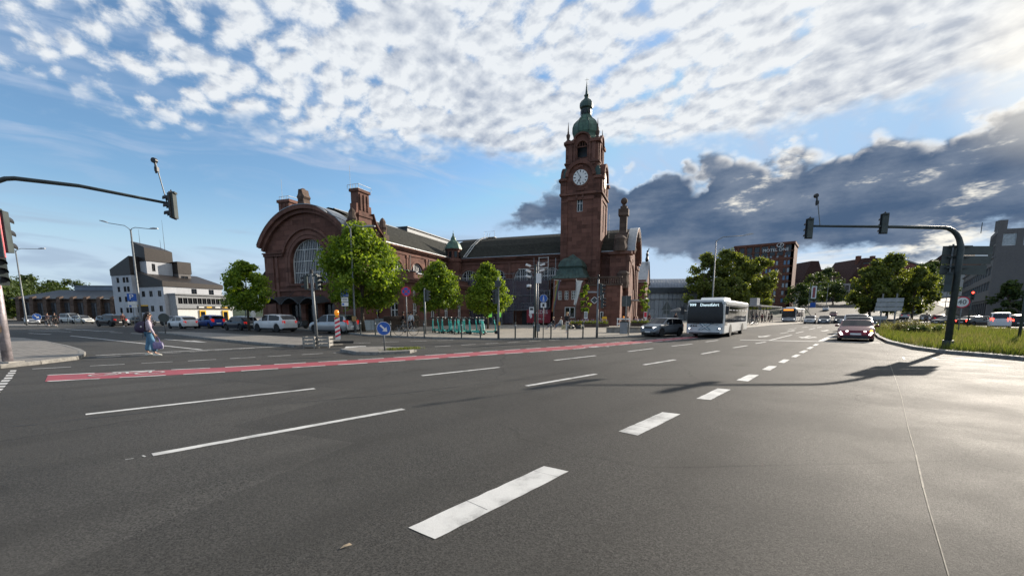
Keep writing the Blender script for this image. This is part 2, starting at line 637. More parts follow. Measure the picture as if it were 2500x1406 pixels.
def paving_mat(name, base, w=0.3, h=0.3, rot=20.0):
    m = bpy.data.materials.new(name)
    m.use_nodes = True
    t = NT(m.node_tree)
    b = t.n['Principled BSDF']
    b.inputs['Roughness'].default_value = 0.75
    co = t.node('ShaderNodeTexCoord').outputs['Object']
    mp = t.node('ShaderNodeMapping')
    mp.inputs['Rotation'].default_value = (0, 0, R(rot))
    t.l.new(co, mp.inputs[0])
    br = t.node('ShaderNodeTexBrick')
    t.l.new(mp.outputs[0], br.inputs['Vector'])
    t.put(br.inputs['Color1'], tuple(c * 0.8 for c in base))
    t.put(br.inputs['Color2'], tuple(c * 1.15 for c in base))
    t.put(br.inputs['Mortar'], tuple(c * 0.35 for c in base))
    br.inputs['Scale'].default_value = 1.0
    br.inputs['Mortar Size'].default_value = 0.008
    br.inputs['Brick Width'].default_value = w
    br.inputs['Row Height'].default_value = h
    n = t.noise(co, 0.6, 6.0, 0.65)
    c = t.mix(t.smooth(n, 0.4, 0.72, 0.0, 0.4), br.outputs['Color'], tuple(v * 0.55 for v in base))
    t.l.new(c, b.inputs['Base Color'])
    bn = t.node('ShaderNodeBump')
    bn.inputs['Strength'].default_value = 0.3
    bn.inputs['Distance'].default_value = 0.01
    t.l.new(t.m('SUBTRACT', t.noise(co, 60.0, 3.0), br.outputs['Fac']), bn.inputs['Height'])
    t.l.new(bn.outputs[0], b.inputs['Normal'])
    return m


def leaf_mat(name, dark, light, trans=0.45):
    m = bpy.data.materials.new(name)
    m.use_nodes = True
    t = NT(m.node_tree)
    t.n.clear()
    out = t.node('ShaderNodeOutputMaterial')
    info = t.node('ShaderNodeNewGeometry')
    n = info.outputs['Random Per Island']
    co = t.node('ShaderNodeTexCoord').outputs['Object']
    big = t.noise(co, 1.1, 3.0, 0.6)
    f = t.m('ADD', t.m('MULTIPLY', n, 0.55), t.m('MULTIPLY', big, 0.5))
    c = t.mix(t.smooth(f, 0.15, 0.85), dark, light)
    d = t.node('ShaderNodeBsdfPrincipled')
    t.l.new(c, d.inputs['Base Color'])
    d.inputs['Roughness'].default_value = 0.55
    d.inputs['Specular IOR Level'].default_value = 0.25
    tr = t.node('ShaderNodeBsdfTranslucent')
    t.l.new(t.mix(1.0, c, (1.5, 1.45, 0.55), 'MULTIPLY'), tr.inputs[0])
    mx = t.node('ShaderNodeMixShader')
    mx.inputs[0].default_value = trans
    t.l.new(d.outputs[0], mx.inputs[1])
    t.l.new(tr.outputs[0], mx.inputs[2])
    t.l.new(mx.outputs[0], out.inputs[0])
    return m


def net_mat(name, base, alpha):
    m = bpy.data.materials.new(name)
    m.use_nodes = True
    t = NT(m.node_tree)
    t.n.clear()
    out = t.node('ShaderNodeOutputMaterial')
    co = t.node('ShaderNodeTexCoord').outputs['Object']
    n = t.noise(co, 0.9, 5.0, 0.6)
    d = t.node('ShaderNodeBsdfDiffuse')
    t.l.new(t.mix(t.smooth(n, 0.3, 0.7), tuple(v * 0.8 for v in base), tuple(v * 1.2 for v in base)), d.inputs[0])
    tr = t.node('ShaderNodeBsdfTransparent')
    mx = t.node('ShaderNodeMixShader')
    mx.inputs[0].default_value = alpha
    t.l.new(tr.outputs[0], mx.inputs[1])
    t.l.new(d.outputs[0], mx.inputs[2])
    t.l.new(mx.outputs[0], out.inputs[0])
    return m


M = {}
M['asphalt'] = asphalt_mat('asphalt')
M['white_paint'] = paint_mat('white road paint', (0.66, 0.65, 0.62), 0.8)
M['red_paint'] = paint_mat('red cycle lane coating', (0.36, 0.055, 0.070), 0.5)
M['paving'] = paving_mat('beige square paving', (0.30, 0.265, 0.215), 0.6, 0.4, 20.3)
M['paving_grey'] = paving_mat('grey island paving', (0.21, 0.19, 0.165), 0.3, 0.3, 35)
M['kerb'] = mat('granite kerb', (0.20, 0.19, 0.172), 0.75, var=0.3, vscale=6, bump=0.3)
M['soil'] = mat('dry soil and grass', (0.085, 0.085, 0.035), 0.95, var=0.35, vscale=2, bump=0.4, bscale=8)
M['grass'] = leaf_mat('meadow grass', (0.050, 0.078, 0.018), (0.165, 0.19, 0.055), 0.4)
M['weed'] = leaf_mat('roadside weeds', (0.10, 0.10, 0.05), (0.26, 0.24, 0.13), 0.3)
M['sandstone'] = stone_mat('red sandstone ashlar', (0.140, 0.067, 0.050), 0.55, 1.4, dirt=0.6)
M['sandstone_trim'] = stone_mat('red sandstone trim', (0.148, 0.075, 0.057), 0.6, 2.2, 0.7, 0.008, 0.25, 0.65)
M['dark_stone'] = stone_mat('weathered dark stone', (0.10, 0.07, 0.055), 0.5, 1.2, 0.5, 0.01, 0.3, 0.4)
M['slate'] = stone_mat('slate roofing', (0.024, 0.024, 0.018), 0.28, 0.32, 0.45, 0.02, 0.5, 0.3)
M['copper'] = mat('verdigris copper', (0.070, 0.135, 0.095), 0.55, 0.15, var=0.4, vscale=1.2, grime=0.75)
M['copper_dark'] = mat('dark verdigris copper', (0.045, 0.080, 0.066), 0.5, 0.2, var=0.35, vscale=1.5, grime=0.6)
M['zinc'] = mat('zinc flashing', (0.32, 0.34, 0.36), 0.42, 0.6, var=0.15)
M['glass'] = mat('dark window glass', (0.010, 0.012, 0.016), 0.06, 0.0, var=0.5, vscale=0.8, spec=0.4)
M['glass_grey'] = mat('grey blind behind glass', (0.060, 0.064, 0.074), 0.22, var=0.3, vscale=1.5)
M['white_frame'] = mat('white painted frame', (0.62, 0.62, 0.60), 0.5, var=0.08)
M['white_wall'] = mat('white fibre cement cladding', (0.44, 0.45, 0.47), 0.7, var=0.07, vscale=0.7, grime=0.22)
M['grey_wall'] = mat('grey rendered wall', (0.25, 0.26, 0.27), 0.75, var=0.1, grime=0.25)
M['beige_wall'] = mat('beige cladding', (0.125, 0.116, 0.112), 0.7, var=0.08, grime=0.2)
M['brown_brick'] = stone_mat('red brown facade brick', (0.145, 0.062, 0.042), 0.25, 0.6, 0.7, 0.02, 0.2, 0.2)
M['hall_brick'] = stone_mat('brown hall masonry', (0.105, 0.075, 0.06), 0.35, 0.8, 0.6, 0.015, 0.3, 0.3)
M['roof_metal'] = mat('dark grey metal roofing', (0.055, 0.062, 0.068), 0.5, 0.4, var=0.2, vscale=0.6)
M['roof_brown'] = mat('dark brown metal cladding', (0.026, 0.020, 0.017), 0.5, 0.2, var=0.2)
M['roof_blue'] = mat('ribbed blue grey metal roof', (0.15, 0.175, 0.215), 0.38, 0.5, var=0.15, vscale=0.5)
M['roof_tile'] = stone_mat('red brown roof tiles', (0.065, 0.034, 0.028), 0.35, 0.35, 0.5, 0.02, 0.4, 0.3)
M['pole_grey'] = mat('galvanised steel', (0.17, 0.18, 0.185), 0.55, 0.3, var=0.2, vscale=5)
M['pole_dark'] = mat('dark green grey paint', (0.040, 0.052, 0.050), 0.5, 0.1, var=0.25, vscale=4)
M['black'] = mat('black plastic', (0.012, 0.012, 0.013), 0.45, var=0.2)
M['rubber'] = mat('tyre rubber', (0.016, 0.016, 0.016), 0.85, var=0.2)
M['alloy'] = mat('alloy rim', (0.42, 0.42, 0.43), 0.3, 0.8, var=0.1)
M['chrome'] = mat('bright metal', (0.6, 0.6, 0.6), 0.2, 0.9, var=0.05)
M['lamp_red'] = mat('red lamp glass', (0.28, 0.010, 0.010), 0.2, var=0.05, emit=(1.0, 0.03, 0.02), estr=0.25)
M['lamp_red_lit'] = mat('lit red lamp', (0.6, 0.02, 0.02), 0.2, var=0.0, emit=(1.0, 0.05, 0.03), estr=5.0)
M['lamp_clear'] = mat('clear lamp glass', (0.45, 0.47, 0.5), 0.12, var=0.05, spec=0.8)
M['lamp_lit'] = mat('lit headlamp', (0.9, 0.9, 0.9), 0.2, var=0.0, emit=(1.0, 0.97, 0.9), estr=3.2)
M['lamp_amber'] = mat('amber lamp glass', (0.75, 0.22, 0.01), 0.25, var=0.05, emit=(1.0, 0.35, 0.02), estr=0.25)
M['lamp_green'] = mat('green signal lens', (0.05, 0.7, 0.5), 0.3, var=0.0, emit=(0.1, 1.0, 0.75), estr=3.0)
M['white_emit'] = mat('bus display digits', (0.8, 0.9, 0.95), 0.4, var=0.0, emit=(0.75, 0.95, 1.0), estr=0.75)
M['orange_emit'] = mat('orange bus display', (0.9, 0.35, 0.05), 0.4, var=0.0, emit=(1.0, 0.30, 0.03), estr=1.0)
M['sign_white'] = mat('white sign face', (0.72, 0.72, 0.70), 0.4, var=0.06)
M['sign_blue'] = mat('blue sign face', (0.018, 0.10, 0.40), 0.4, var=0.06)
M['sign_red'] = mat('red sign face', (0.60, 0.015, 0.045), 0.4, var=0.06)
M['sign_back'] = mat('grey sign back', (0.058, 0.068, 0.066), 0.5, 0.3, var=0.15)
M['sign_back_light'] = mat('light grey sign back', (0.30, 0.31, 0.32), 0.5, 0.4, var=0.12)
M['sign_black'] = mat('black sign print', (0.014, 0.014, 0.014), 0.5, var=0.05)
M['yellow'] = mat('yellow paint', (0.72, 0.42, 0.015), 0.45, var=0.1)
M['concrete'] = mat('weathered concrete', (0.27, 0.255, 0.23), 0.85, var=0.25, vscale=2.5, bump=0.3, bscale=25, grime=0.4)
M['bark'] = mat('tree bark', (0.085, 0.065, 0.045), 0.9, var=0.4, vscale=6, bump=0.8, bscale=14)
M['leaf_a'] = leaf_mat('sunlit maple leaves', (0.060, 0.120, 0.014), (0.25, 0.33, 0.040), 0.5)
M['leaf_b'] = leaf_mat('plane tree leaves', (0.060, 0.082, 0.020), (0.18, 0.21, 0.052), 0.5)
M['leaf_c'] = leaf_mat('far woodland leaves', (0.025, 0.048, 0.014), (0.075, 0.105, 0.028), 0.35)
M['skin'] = mat('skin', (0.52, 0.30, 0.21), 0.5, var=0.06)
M['hair_brown'] = mat('dark brown hair', (0.020, 0.012, 0.009), 0.45, var=0.3, vscale=30)
M['hair_blond'] = mat('blond hair', (0.34, 0.22, 0.10), 0.5, var=0.3, vscale=30)
M['net'] = net_mat('grey scaffold netting', (0.105, 0.100, 0.120), 0.72)
M['teal'] = mat('teal scooter paint', (0.035, 0.34, 0.29), 0.4, var=0.08)
M['teal_deep'] = mat('dark teal plastic', (0.015, 0.10, 0.09), 0.5, var=0.1)


def car_paint(name, base, metal=0.0):
    return mat(name, base, 0.30, metal, var=0.05, vscale=1.0, coat=0.25, spec=0.35)

# ------------------------------------------------------------------ ground, road, pavements, markings
def build_ground():
    xs = sorted(set([-1500, -900, -500, -300, -200] + list(range(-150, 321, 10)) + [360, 420, 500, 700, 1000, 1600]))
    ys = sorted(set([-60, -30] + list(range(-20, 421, 10)) + [470, 550, 700, 1000, 1600, 2600]))
    vs = [(x, y, hill(x, y)) for y in ys for x in xs]
    n = len(xs)
    fs = [(j * n + i, j * n + i + 1, (j + 1) * n + i + 1, (j + 1) * n + i) for j in range(len(ys) - 1) for i in range(n - 1)]
    far = [f for f in fs if sum(vs[i][0] for i in f) / 4 > 40 and sum(vs[i][1] * .8 + vs[i][0] * .6 for i in f) / 4 > 150]
    keep = set(far)
    hs = struct('hillside', MB().add(vs, far), mat('scrub and gravel hillside', (0.045, 0.050, 0.028), 0.95, var=0.4, vscale=0.2), True)
    return struct('road', MB().add(vs, [f for f in fs if f not in keep]), M['asphalt'], True)


road = build_ground()


def hill_point(px, py):
    z = 0.0
    for _ in range(30):
        p = ground(px, min(py, 768 + 1060 * (EYE - z) / 2000 - .3) if z < EYE else py, z)
        z = 0.6 * z + 0.4 * hill(p.x, p.y)
    return p


def hill_road(name, a, b, n=14):
    """Strip of carriageway climbing the slope between two ground lines a and b (lists of x, y)."""
    mb = MB()
    rows = []
    for i in range(n + 1):
        t_ = i / n
        k = min(int(t_ * (len(a) - 1)), len(a) - 2)
        f_ = t_ * (len(a) - 1) - k
        l = [a[k][j] * (1 - f_) + a[k + 1][j] * f_ for j in (0, 1)]
        r = [b[k][j] * (1 - f_) + b[k + 1][j] * f_ for j in (0, 1)]
        rows.append([(l[0] + (r[0] - l[0]) * s_ / 4, l[1] + (r[1] - l[1]) * s_ / 4) for s_ in range(5)])
    mb.loft([[(x, y, hill(x, y) + .12) for x, y in row] for row in rows], closed=False)
    return struct(name, mb, M['asphalt'], True)


hill_road('hill_avenue', [(63, 88), (92, 135), (125, 190), (175, 250)], [(82, 80), (108, 126), (142, 182), (195, 243)])
hill_road('rising_road', [(92, 84), (128, 128), (170, 180), (215, 240)], [(112, 82), (140, 122), (180, 172), (226, 232)])


def mark(name, pts, m='white_paint', z=0.004, parent=None):
    P = [p if isinstance(p, Vector) else ground(*p) for p in pts]
    ring = []
    for a, b in zip(P, P[1:] + P[:1]):
        L = math.hypot(b.x - a.x, b.y - a.y)
        k = max(1, min(40, int(L / .12))) if a.y < 22 else 1
        for i in range(k):
            j_ = rng.uniform(-.006, .006) if i else 0.0
            ring.append(Vector((a.x + (b.x - a.x) * i / k - (b.y - a.y) / max(L, .01) * j_, a.y + (b.y - a.y) * i / k + (b.x - a.x) / max(L, .01) * j_, 0)))
    P = ring
    mb = MB()
    n = len(P)
    mb.add([(p.x, p.y, z + hill(p.x, p.y)) for p in P], [tuple(range(n))])
    me = mb.mesh(name)
    if me.polygons[0].normal.z < 0:
        me.flip_normals()
    return obj(name, me, M[m], parent or road)


def line(name, a, b, w, m='white_paint', z=0.004):
    a = a if isinstance(a, Vector) else ground(*a)
    b = b if isinstance(b, Vector) else ground(*b)
    a, b = Vector((a.x, a.y, 0)), Vector((b.x, b.y, 0))
    d = (b - a).normalized()
    s = Vector((-d.y, d.x, 0)) * (w / 2)
    return mark(name, [a - s, b - s, b + s, a + s], m, z)


def polyline_at(pts, dist):
    for a, b in zip(pts, pts[1:]):
        L = (b - a).length
        if dist <= L:
            return a + (b - a) * (dist / L)
        dist -= L
    return pts[-1]


def dashes(name, pxs, dash, gap, w, start=0.0):
    pts = [ground(*p) for p in pxs]
    total = sum((b - a).length for a, b in zip(pts, pts[1:]))
    s = start
    while s + dash <= total:
        line(name, polyline_at(pts, s), polyline_at(pts, s + dash), w, z=0.009)
        s += dash + gap


# broad dashes of the right-hand line
for q in ([(997, 1288), (1062, 1316), (1388, 1151), (1328, 1138)], [(1510, 1053), (1557, 1063), (1661, 1011), (1617, 1006)],
          [(1700, 973), (1735, 976), (1784, 951), (1752, 948)], [(1798, 928), (1826, 931), (1853, 915), (1828, 914)],
          [(1860, 902), (1880, 904), (1897, 894), (1877, 893)], [(1900, 884), (1914, 886), (1928, 878), (1914, 877)],
          [(1931, 871), (1943, 872), (1955, 866), (1944, 865)], [(1950, 860.5), (1962, 861.5), (1973, 855.5), (1962, 855)],
          [(1968, 851), (1978, 852), (1987, 847), (1978, 846.5)], [(1983, 843.5), (1992, 844), (2000, 840), (1991, 839.6)]):
    mark('broad_dash', q)
# hairline cracks across the two nearest broad dashes
for a, b in (((1128, 1218), (1190, 1245)), ((1304, 1150), (1362, 1164)), ((1545, 1037), (1588, 1045)), ((1580, 1021), (1625, 1029))):
    line('paint_crack', a, b, 0.006, 'asphalt', 0.0046)
# thin lane dashes
for a, b, w in (((372, 1110), (985, 998.5), .13), ((209, 1011.5), (768, 948.5), .13), ((1030, 917), (1219, 896.5), .13), ((1285, 942), (1455, 913), .13),
                ((1354, 879.5), (1454, 868), .13), ((1572, 890.5), (1648, 878), .13), ((1533, 858), (1594, 850.5), .13), ((1713, 864), (1755, 856.5), .13),
                ((1640, 845), (1690, 839.5), .13), ((1790, 849), (1824, 843.5), .13), ((1723, 834.5), (1753, 830.5), .13), ((1845, 838.5), (1869, 834.5), .13),
                ((1879, 830.5), (1933, 817.5), .14), ((1905, 814), (1925, 811), .14), ((1944, 813), (1962, 809), .14), ((1975, 804.5), (1990, 801), .14), ((1995, 800), (2006, 797.5), .14),
                ((1925, 804), (1945, 801.5), .14), ((1958, 799.5), (1974, 797.5), .14), ((1984, 795.5), (1998, 793.8), .14)):
    line('lane_dash', a, b, w)
line('stop_line', (1807, 829.5), (2147, 836.5), .42)
line('solid_line', (2000, 834.5), (2031, 820), .30)
line('solid_line', (2034, 819), (2052, 808), .14)
line('edge_line', (233, 867.5), (690, 845.2), .16)
line('lane_dash', (172, 819.6), (492, 853.6), .14)
for a, b in (((70, 806.5), (174, 810)), ((70, 813.6), (124, 816.2)), ((112, 803), (146, 804.2)), ((160, 803), (198, 806.2)), ((200, 805), (248, 808.6)),
             ((246, 807.5), (280, 809)), ((268, 811), (300, 812.2)), ((320, 813.5), (350, 815))):
    line('lane_dash', a, b, .16)
# red cycle lane with broken white edges and a painted bicycle
top = [(117, 916), (496, 899.5), (900, 877), (1393, 844.5), (1620, 827), (1700, 820)]
bot = [(110, 931.5), (500, 911.5), (960, 882), (1393, 853), (1620, 832.5), (1705, 824.5)]
tp, bp = [ground(*p) for p in top], [ground(*p) for p in bot]
lane = MB()
for i in range(len(tp) - 1):
    lane.add([(p.x, p.y, 0.004) for p in (bp[i], bp[i + 1], tp[i + 1], tp[i])], [(0, 1, 2, 3)])
obj('cycle_lane', lane, M['red_paint'], road)
dashes('cycle_lane_dash', top, 0.95, 0.38, 0.13)
dashes('cycle_lane_dash', bot, 0.95, 0.38, 0.13, 0.05)
dashes('lane_dash', [(79, 901), (484, 880), (806, 862), (870, 858.5)], 0.82, 0.42, 0.09)
dashes('lane_dash', [(990, 850.5), (1240, 836), (1393, 828.3), (1470, 824)], 0.95, 0.7, 0.10)
dashes('lane_dash', [(236, 873), (640, 848.5)], 0.7, 0.3, 0.08)
dashes('lane_dash', [(862, 838.5), (960, 834.5), (1110, 830.5)], 1.0, 0.7, 0.11)
mark('crossing_block', [(841, 849.5), (893, 847.5), (893, 844.5), (845, 846)])
for q in ([(23, 907), (39, 906.5), (41, 903.5), (26, 904)], [(18, 912.8), (36, 912), (38.5, 909), (21, 909.3)], [(13, 918.8), (32, 918), (34.5, 914.6), (16, 915)],
          [(8, 925.5), (28, 924.6), (31, 921), (11.5, 921.5)], [(1, 931.8), (22, 931), (26, 927.4), (5, 928)], [(-7, 938.8), (17, 938), (21, 934), (-3, 934.6)],
          [(-14, 945.8), (11, 945), (15, 941), (-9, 941.6)], [(-22, 953.4), (4, 952.6), (9, 948.4), (-16, 949)], [(-30, 961), (-3, 960.4), (2, 956), (-24, 956.6)]):
    mark('crossing_block', q)


def road_arrow(tail, tip, w=0.22, turn=0):
    a, b = ground(*tail), ground(*tip)
    d = Vector((b.x - a.x, b.y - a.y, 0))
    L = d.length
    d.normalize()
    s = Vector((-d.y, d.x, 0))
    h = L * 0.42
    pts = [a - s * w / 2, b - d * h - s * w / 2, b - d * h - s * w * 1.9, b, b - d * h + s * w * 1.9, b - d * h + s * w / 2, a + s * w / 2]
    return mark('direction_arrow', pts)


road_arrow((1977, 820), (1957, 825.2))
road_arrow((1880, 818.6), (1853, 823))
road_arrow((2022, 805.5), (2008, 808.5))
road_arrow((1940, 806), (1926, 808.3))
road_arrow((402, 828.2), (508, 836), 0.16)
road_arrow((1968, 826), (1990, 822.5), 0.2)


def bicycle_symbol(cx, cy, sc, ang):
    base = ground(cx, cy)
    mb = MB()
    ca, sa = math.cos(ang), math.sin(ang)

    def T(x, y):
        x, y = x * sc, y * sc
        return (base.x + x * ca - y * sa, base.y + x * sa + y * ca, 0.0135)

    def seg(x0, y0, x1, y1, w):
        L = math.hypot(x1 - x0, y1 - y0)
        nx, ny = -(y1 - y0) / L * w / 2, (x1 - x0) / L * w / 2
        mb.add([T(x0 + nx, y0 + ny), T(x0 - nx, y0 - ny), T(x1 - nx, y1 - ny), T(x1 + nx, y1 + ny)], [(0, 1, 2, 3)])
    for wx in (-0.55, 0.55):
        for k in range(14):
            a0, a1 = 2 * math.pi * k / 14, 2 * math.pi * (k + 1) / 14
            seg(wx + .34 * math.cos(a0), .34 * math.sin(a0), wx + .34 * math.cos(a1), .34 * math.sin(a1), .07)
    for s in ((-.55, 0, -.2, .45), (-.2, .45, .4, .45), (.4, .45, 0, 0), (0, 0, -.55, 0), (0, 0, -.25, .6), (.55, 0, .36, .65), (.36, .65, .2, .68), (-.38, .6, -.14, .6)):
        seg(*s, .07)
    obj('bicycle_symbol', mb, M['white_paint'], road)


bicycle_symbol(312, 912.5, 0.9, R(21))
bicycle_symbol(1456, 847, 0.8, R(32))
# pale joint running down the right, chalked survey lines
jt = [ground(*p) for p in ((2147, 837), (2152, 850), (2166, 862), (2173, 890), (2188, 930), (2200, 966), (2216, 1040), (2236, 1110), (2254, 1190), (2270, 1250), (2291, 1320), (2316, 1406), (2360, 1530))]
jm = MB()
for a, b in zip(jt, jt[1:]):
    w = 0.006 + 0.008 * rng.random()
    s = Vector((w, w * 0.3, 0))
    jm.add([(p.x, p.y, 0.0045) for p in (a - s, a + s, b + s, b - s)], [(0, 1, 2, 3)])
obj('sealed_joint', jm, mat('pale joint sealer', (0.17, 0.155, 0.125), 0.8, var=0.5), road)
for a, b in (((2204, 873), (2402, 881)), ((2200, 871), (2330, 873)), ((2330, 873), (2395, 880)), ((2270, 871.5), (2290, 877)), ((2188, 882), (2225, 883)), ((2290, 882.5), (2330, 884)), ((2204, 871), (2208, 877))):
    line('survey_line', a, b, 0.05)


def pavement(name, pts, h, m, kerb_upto=None, kerb_w=0.16, stones=True):
    """Raised paved area; pts is its outline on the ground. The first kerb_upto edges get kerb stones."""
    P = [Vector((p.x, p.y, 0)) for p in pts]
    area = sum(a.x * b.y - b.x * a.y for a, b in zip(P, P[1:] + P[:1]))
    if area < 0:
        P.reverse()
    mb = MB()
    n = len(P)
    mb.add([(p.x, p.y, h) for p in P], [tuple(range(n))])
    mb.add([(p.x, p.y, 0) for p in P] + [(p.x, p.y, h) for p in P], [(i, (i + 1) % n, n + (i + 1) % n, n + i) for i in range(n)])
    o = struct(name, mb, m)
    kerb = None
    Q = [Vector((p.x, p.y, 0)) for p in pts]
    edges = list(zip(Q, Q[1:] + Q[:1]))[:kerb_upto if kerb_upto is not None else n]
    sgn = 1 if area > 0 else -1
    big = MB()
    r = random.Random(len(pts))
    for a, b in edges:
        L = (b - a).length
        if L < 1e-3:
            continue
        d = (b - a) / L
        inn = Vector((-d.y, d.x, 0)) * sgn
        k = max(1, round(L / 1.0))
        for i in range(k):
            s0, s1 = a + d * (L * i / k + 0.012), a + d * (L * (i + 1) / k - 0.012)
            mid = (s0 + s1) / 2
            top_z = h + 0.006 + r.uniform(-0.003, 0.006)
            pr = [(s0 - inn * 0.012), (s1 - inn * 0.012), (s1 + inn * kerb_w), (s0 + inn * kerb_w)]
            tgt = MB() if (mid.y < 46 and stones) else big
            c = 0.02
            tp4 = [s0 - inn * (0.012 - c) + d * c * .3, s1 - inn * (0.012 - c) - d * c * .3, pr[2], pr[3]]
            tgt.add([(p.x, p.y, -0.02) for p in pr] + [(p.x, p.y, top_z - c) for p in pr] + [(p.x, p.y, top_z) for p in tp4],
                    [(0, 1, 5, 4), (1, 2, 6, 5), (2, 3, 7, 6), (3, 0, 4, 7), (4, 5, 9, 8), (5, 6, 10, 9), (6, 7, 11, 10), (7, 4, 8, 11), (8, 9, 10, 11)])
            if tgt is not big:
                obj('kerb_stone', tgt, M['kerb'], o)
    if big.v:
        ko = obj('far_kerb', big, M['kerb'], o)
        ko['kind'] = 'stuff'
    return o


front = [(-160, 781.5), (200, 783.5), (330, 787), (440, 791), (560, 795.5), (700, 803.5), (800, 810), (842, 814), (900, 820.5), (1000, 825), (1079, 827.5), (1220, 830), (1393, 829), (1500, 825.5), (1560, 822.5),
         (1640, 816.5), (1700, 811.5), (1760, 806.5), (1817, 801.8), (1875, 796), (1962, 789.2)]
fp = [ground(*p) for p in front]
nfront = len(fp) - 1
square = pavement('station_square', fp + [Vector((72, 112, 0)), Vector((60, 175, 0)), Vector((-230, 190, 0))], 0.12, M['paving'], nfront)
left_pave = pavement('corner_pavement', [ground(*p) for p in ((-420, 826), (0, 826), (60, 829.5), (120, 839), (170, 850), (198, 858), (209, 865), (205, 872), (188, 878), (100, 889), (0, 899.5), (-420, 925))], 0.12, M['paving_grey'], 11)
island_a = pavement('median_island', [ground(*p) for p in ((385, 813.5), (440, 820), (500, 828), (580, 836), (650, 843), (722, 848), (760, 846.5), (838, 841.5), (830, 836), (760, 829.5), (650, 823), (540, 817), (440, 812.5))], 0.12, M['paving_grey'])
island_b = pavement('sign_island', [ground(*p) for p in ((831, 858.5), (870, 866), (925, 866.5), (1000, 862.5), (1017, 858), (1000, 854.5), (940, 851.5), (870, 853))], 0.12, M['paving_grey'])
island_c = pavement('far_island', [ground(*p) for p in ((-60, 797), (60, 797.5), (140, 797), (128, 794), (30, 793), (-60, 793))], 0.12, M['paving_grey'])
meadow_px = [(2140, 797), (2133, 808), (2134, 816), (2143, 826), (2166, 837.5), (2230, 853), (2310, 863.5), (2400, 871), (2500, 880.5), (2760, 905), (3300, 905), (2800, 838), (2500, 812), (2350, 800), (2250, 793.5), (2150, 793)]
meadow = pavement('meadow_island', [ground(*p) for p in meadow_px], 0.13, M['soil'], 9, 0.22)


def inside(p, poly):
    c = False
    for a, b in zip(poly, poly[1:] + poly[:1]):
        if (a.y > p[1]) != (b.y > p[1]) and p[0] < (b.x - a.x) * (p[1] - a.y) / (b.y - a.y) + a.x:
            c = not c
    return c


def blades_mesh(name, spots, hmin, hmax, w, seed, lean=0.4):
    r = np.random.default_rng(seed)
    n = len(spots)
    P = np.array(spots, dtype=np.float64)
    h = r.uniform(hmin, hmax, n) * r.uniform(0.6, 1.0, n)
    a = r.uniform(0, 2 * np.pi, n)
    la = r.uniform(0, 2 * np.pi, n)
    ll = r.uniform(0.05, lean, n) * h
    dx, dy = np.cos(a) * w * r.uniform(.6, 1.5, n), np.sin(a) * w * r.uniform(.6, 1.5, n)
    v = np.zeros((n, 5, 3))
    v[:, 0] = P + np.stack([-dx, -dy, 0 * dx], 1)
    v[:, 1] = P + np.stack([dx, dy, 0 * dx], 1)
    mid = P + np.stack([np.cos(la) * ll * .35, np.sin(la) * ll * .35, h * .6], 1)
    v[:, 2] = mid + np.stack([dx, dy, 0 * dx], 1) * .8
    v[:, 3] = mid - np.stack([dx, dy, 0 * dx], 1) * .8
    v[:, 4] = P + np.stack([np.cos(la) * ll, np.sin(la) * ll, h], 1)
    me = bpy.data.meshes.new(name)
    base = np.arange(n)[:, None] * 5
    loops = np.concatenate([base + np.array([0, 1, 2, 3]), base + np.array([3, 2, 4])], 1).reshape(-1)
    me.vertices.add(n * 5)
    me.vertices.foreach_set('co', v.reshape(-1))
    me.loops.add(n * 7)
    me.loops.foreach_set('vertex_index', loops.astype(np.int32))
    me.polygons.add(n * 2)
    st_ = np.stack([np.arange(n) * 7, np.arange(n) * 7 + 4], 1).reshape(-1)
    me.polygons.foreach_set('loop_start', st_.astype(np.int32))
    me.update(calc_edges=True)
    return me


mpoly = [ground(*p) for p in meadow_px]
cen = Vector((sum(p.x for p in mpoly) / len(mpoly), sum(p.y for p in mpoly) / len(mpoly), 0))
inner = [Vector((cen.x + (p.x - cen.x) * 0.97, cen.y + (p.y - cen.y) * 0.985, 0)) for p in mpoly]
spots, spots_w = [], []
gr = random.Random(3)
while len(spots) < 42000:
    # nearer to the road the sward is seen larger, so it is sown more thickly there
    y = 15 + 48 * gr.random() ** 1.9
    x = gr.uniform(8, 75)
    if inside((x, y), inner):
        k = mnoise.noise(Vector((x * 0.35, y * 0.35, 0)))
        if gr.random() < 0.75 + 0.6 * k:
            (spots_w if (k < -0.12 and gr.random() < 0.6) or gr.random() < 0.10 else spots).append((x, y, 0.125))
g = struct('meadow_grass', blades_mesh('meadow_grass', spots, 0.14, 0.46, 0.011, 5, 0.6), M['grass'], kind='stuff')
g = struct('meadow_weeds', blades_mesh('meadow_weeds', spots_w, 0.2, 0.62, 0.009, 6, 0.5), M['weed'], kind='stuff')
fl = []
for _ in range(150):
    y = 15 + 40 * gr.random() ** 1.8
    x = gr.uniform(8, 70)
    if inside((x, y), inner):
        fl.append((x, y, gr.uniform(0.28, 0.5)))
fm = MB()
for x, y, z in fl:
    fm.ball((x, y, z), (0.03, 0.03, 0.018), 5, 3)
struct('meadow_flowers', fm, mat('pale yellow wild flowers', (0.62, 0.52, 0.20), 0.6, var=0.4, vscale=0.5), kind='stuff')
sp2 = []
for _ in range(900):
    a = gr.uniform(0, 1)
    p0, p1 = ground(950, 862), ground(1017, 858)
    p = p0 + (p1 - p0) * a
    sp2.append((p.x + gr.gauss(0, .18), p.y + gr.gauss(0.1, .15), 0.12))
struct('island_grass', blades_mesh('island_grass', sp2, 0.05, 0.16, 0.008, 8), M['grass'], kind='stuff')

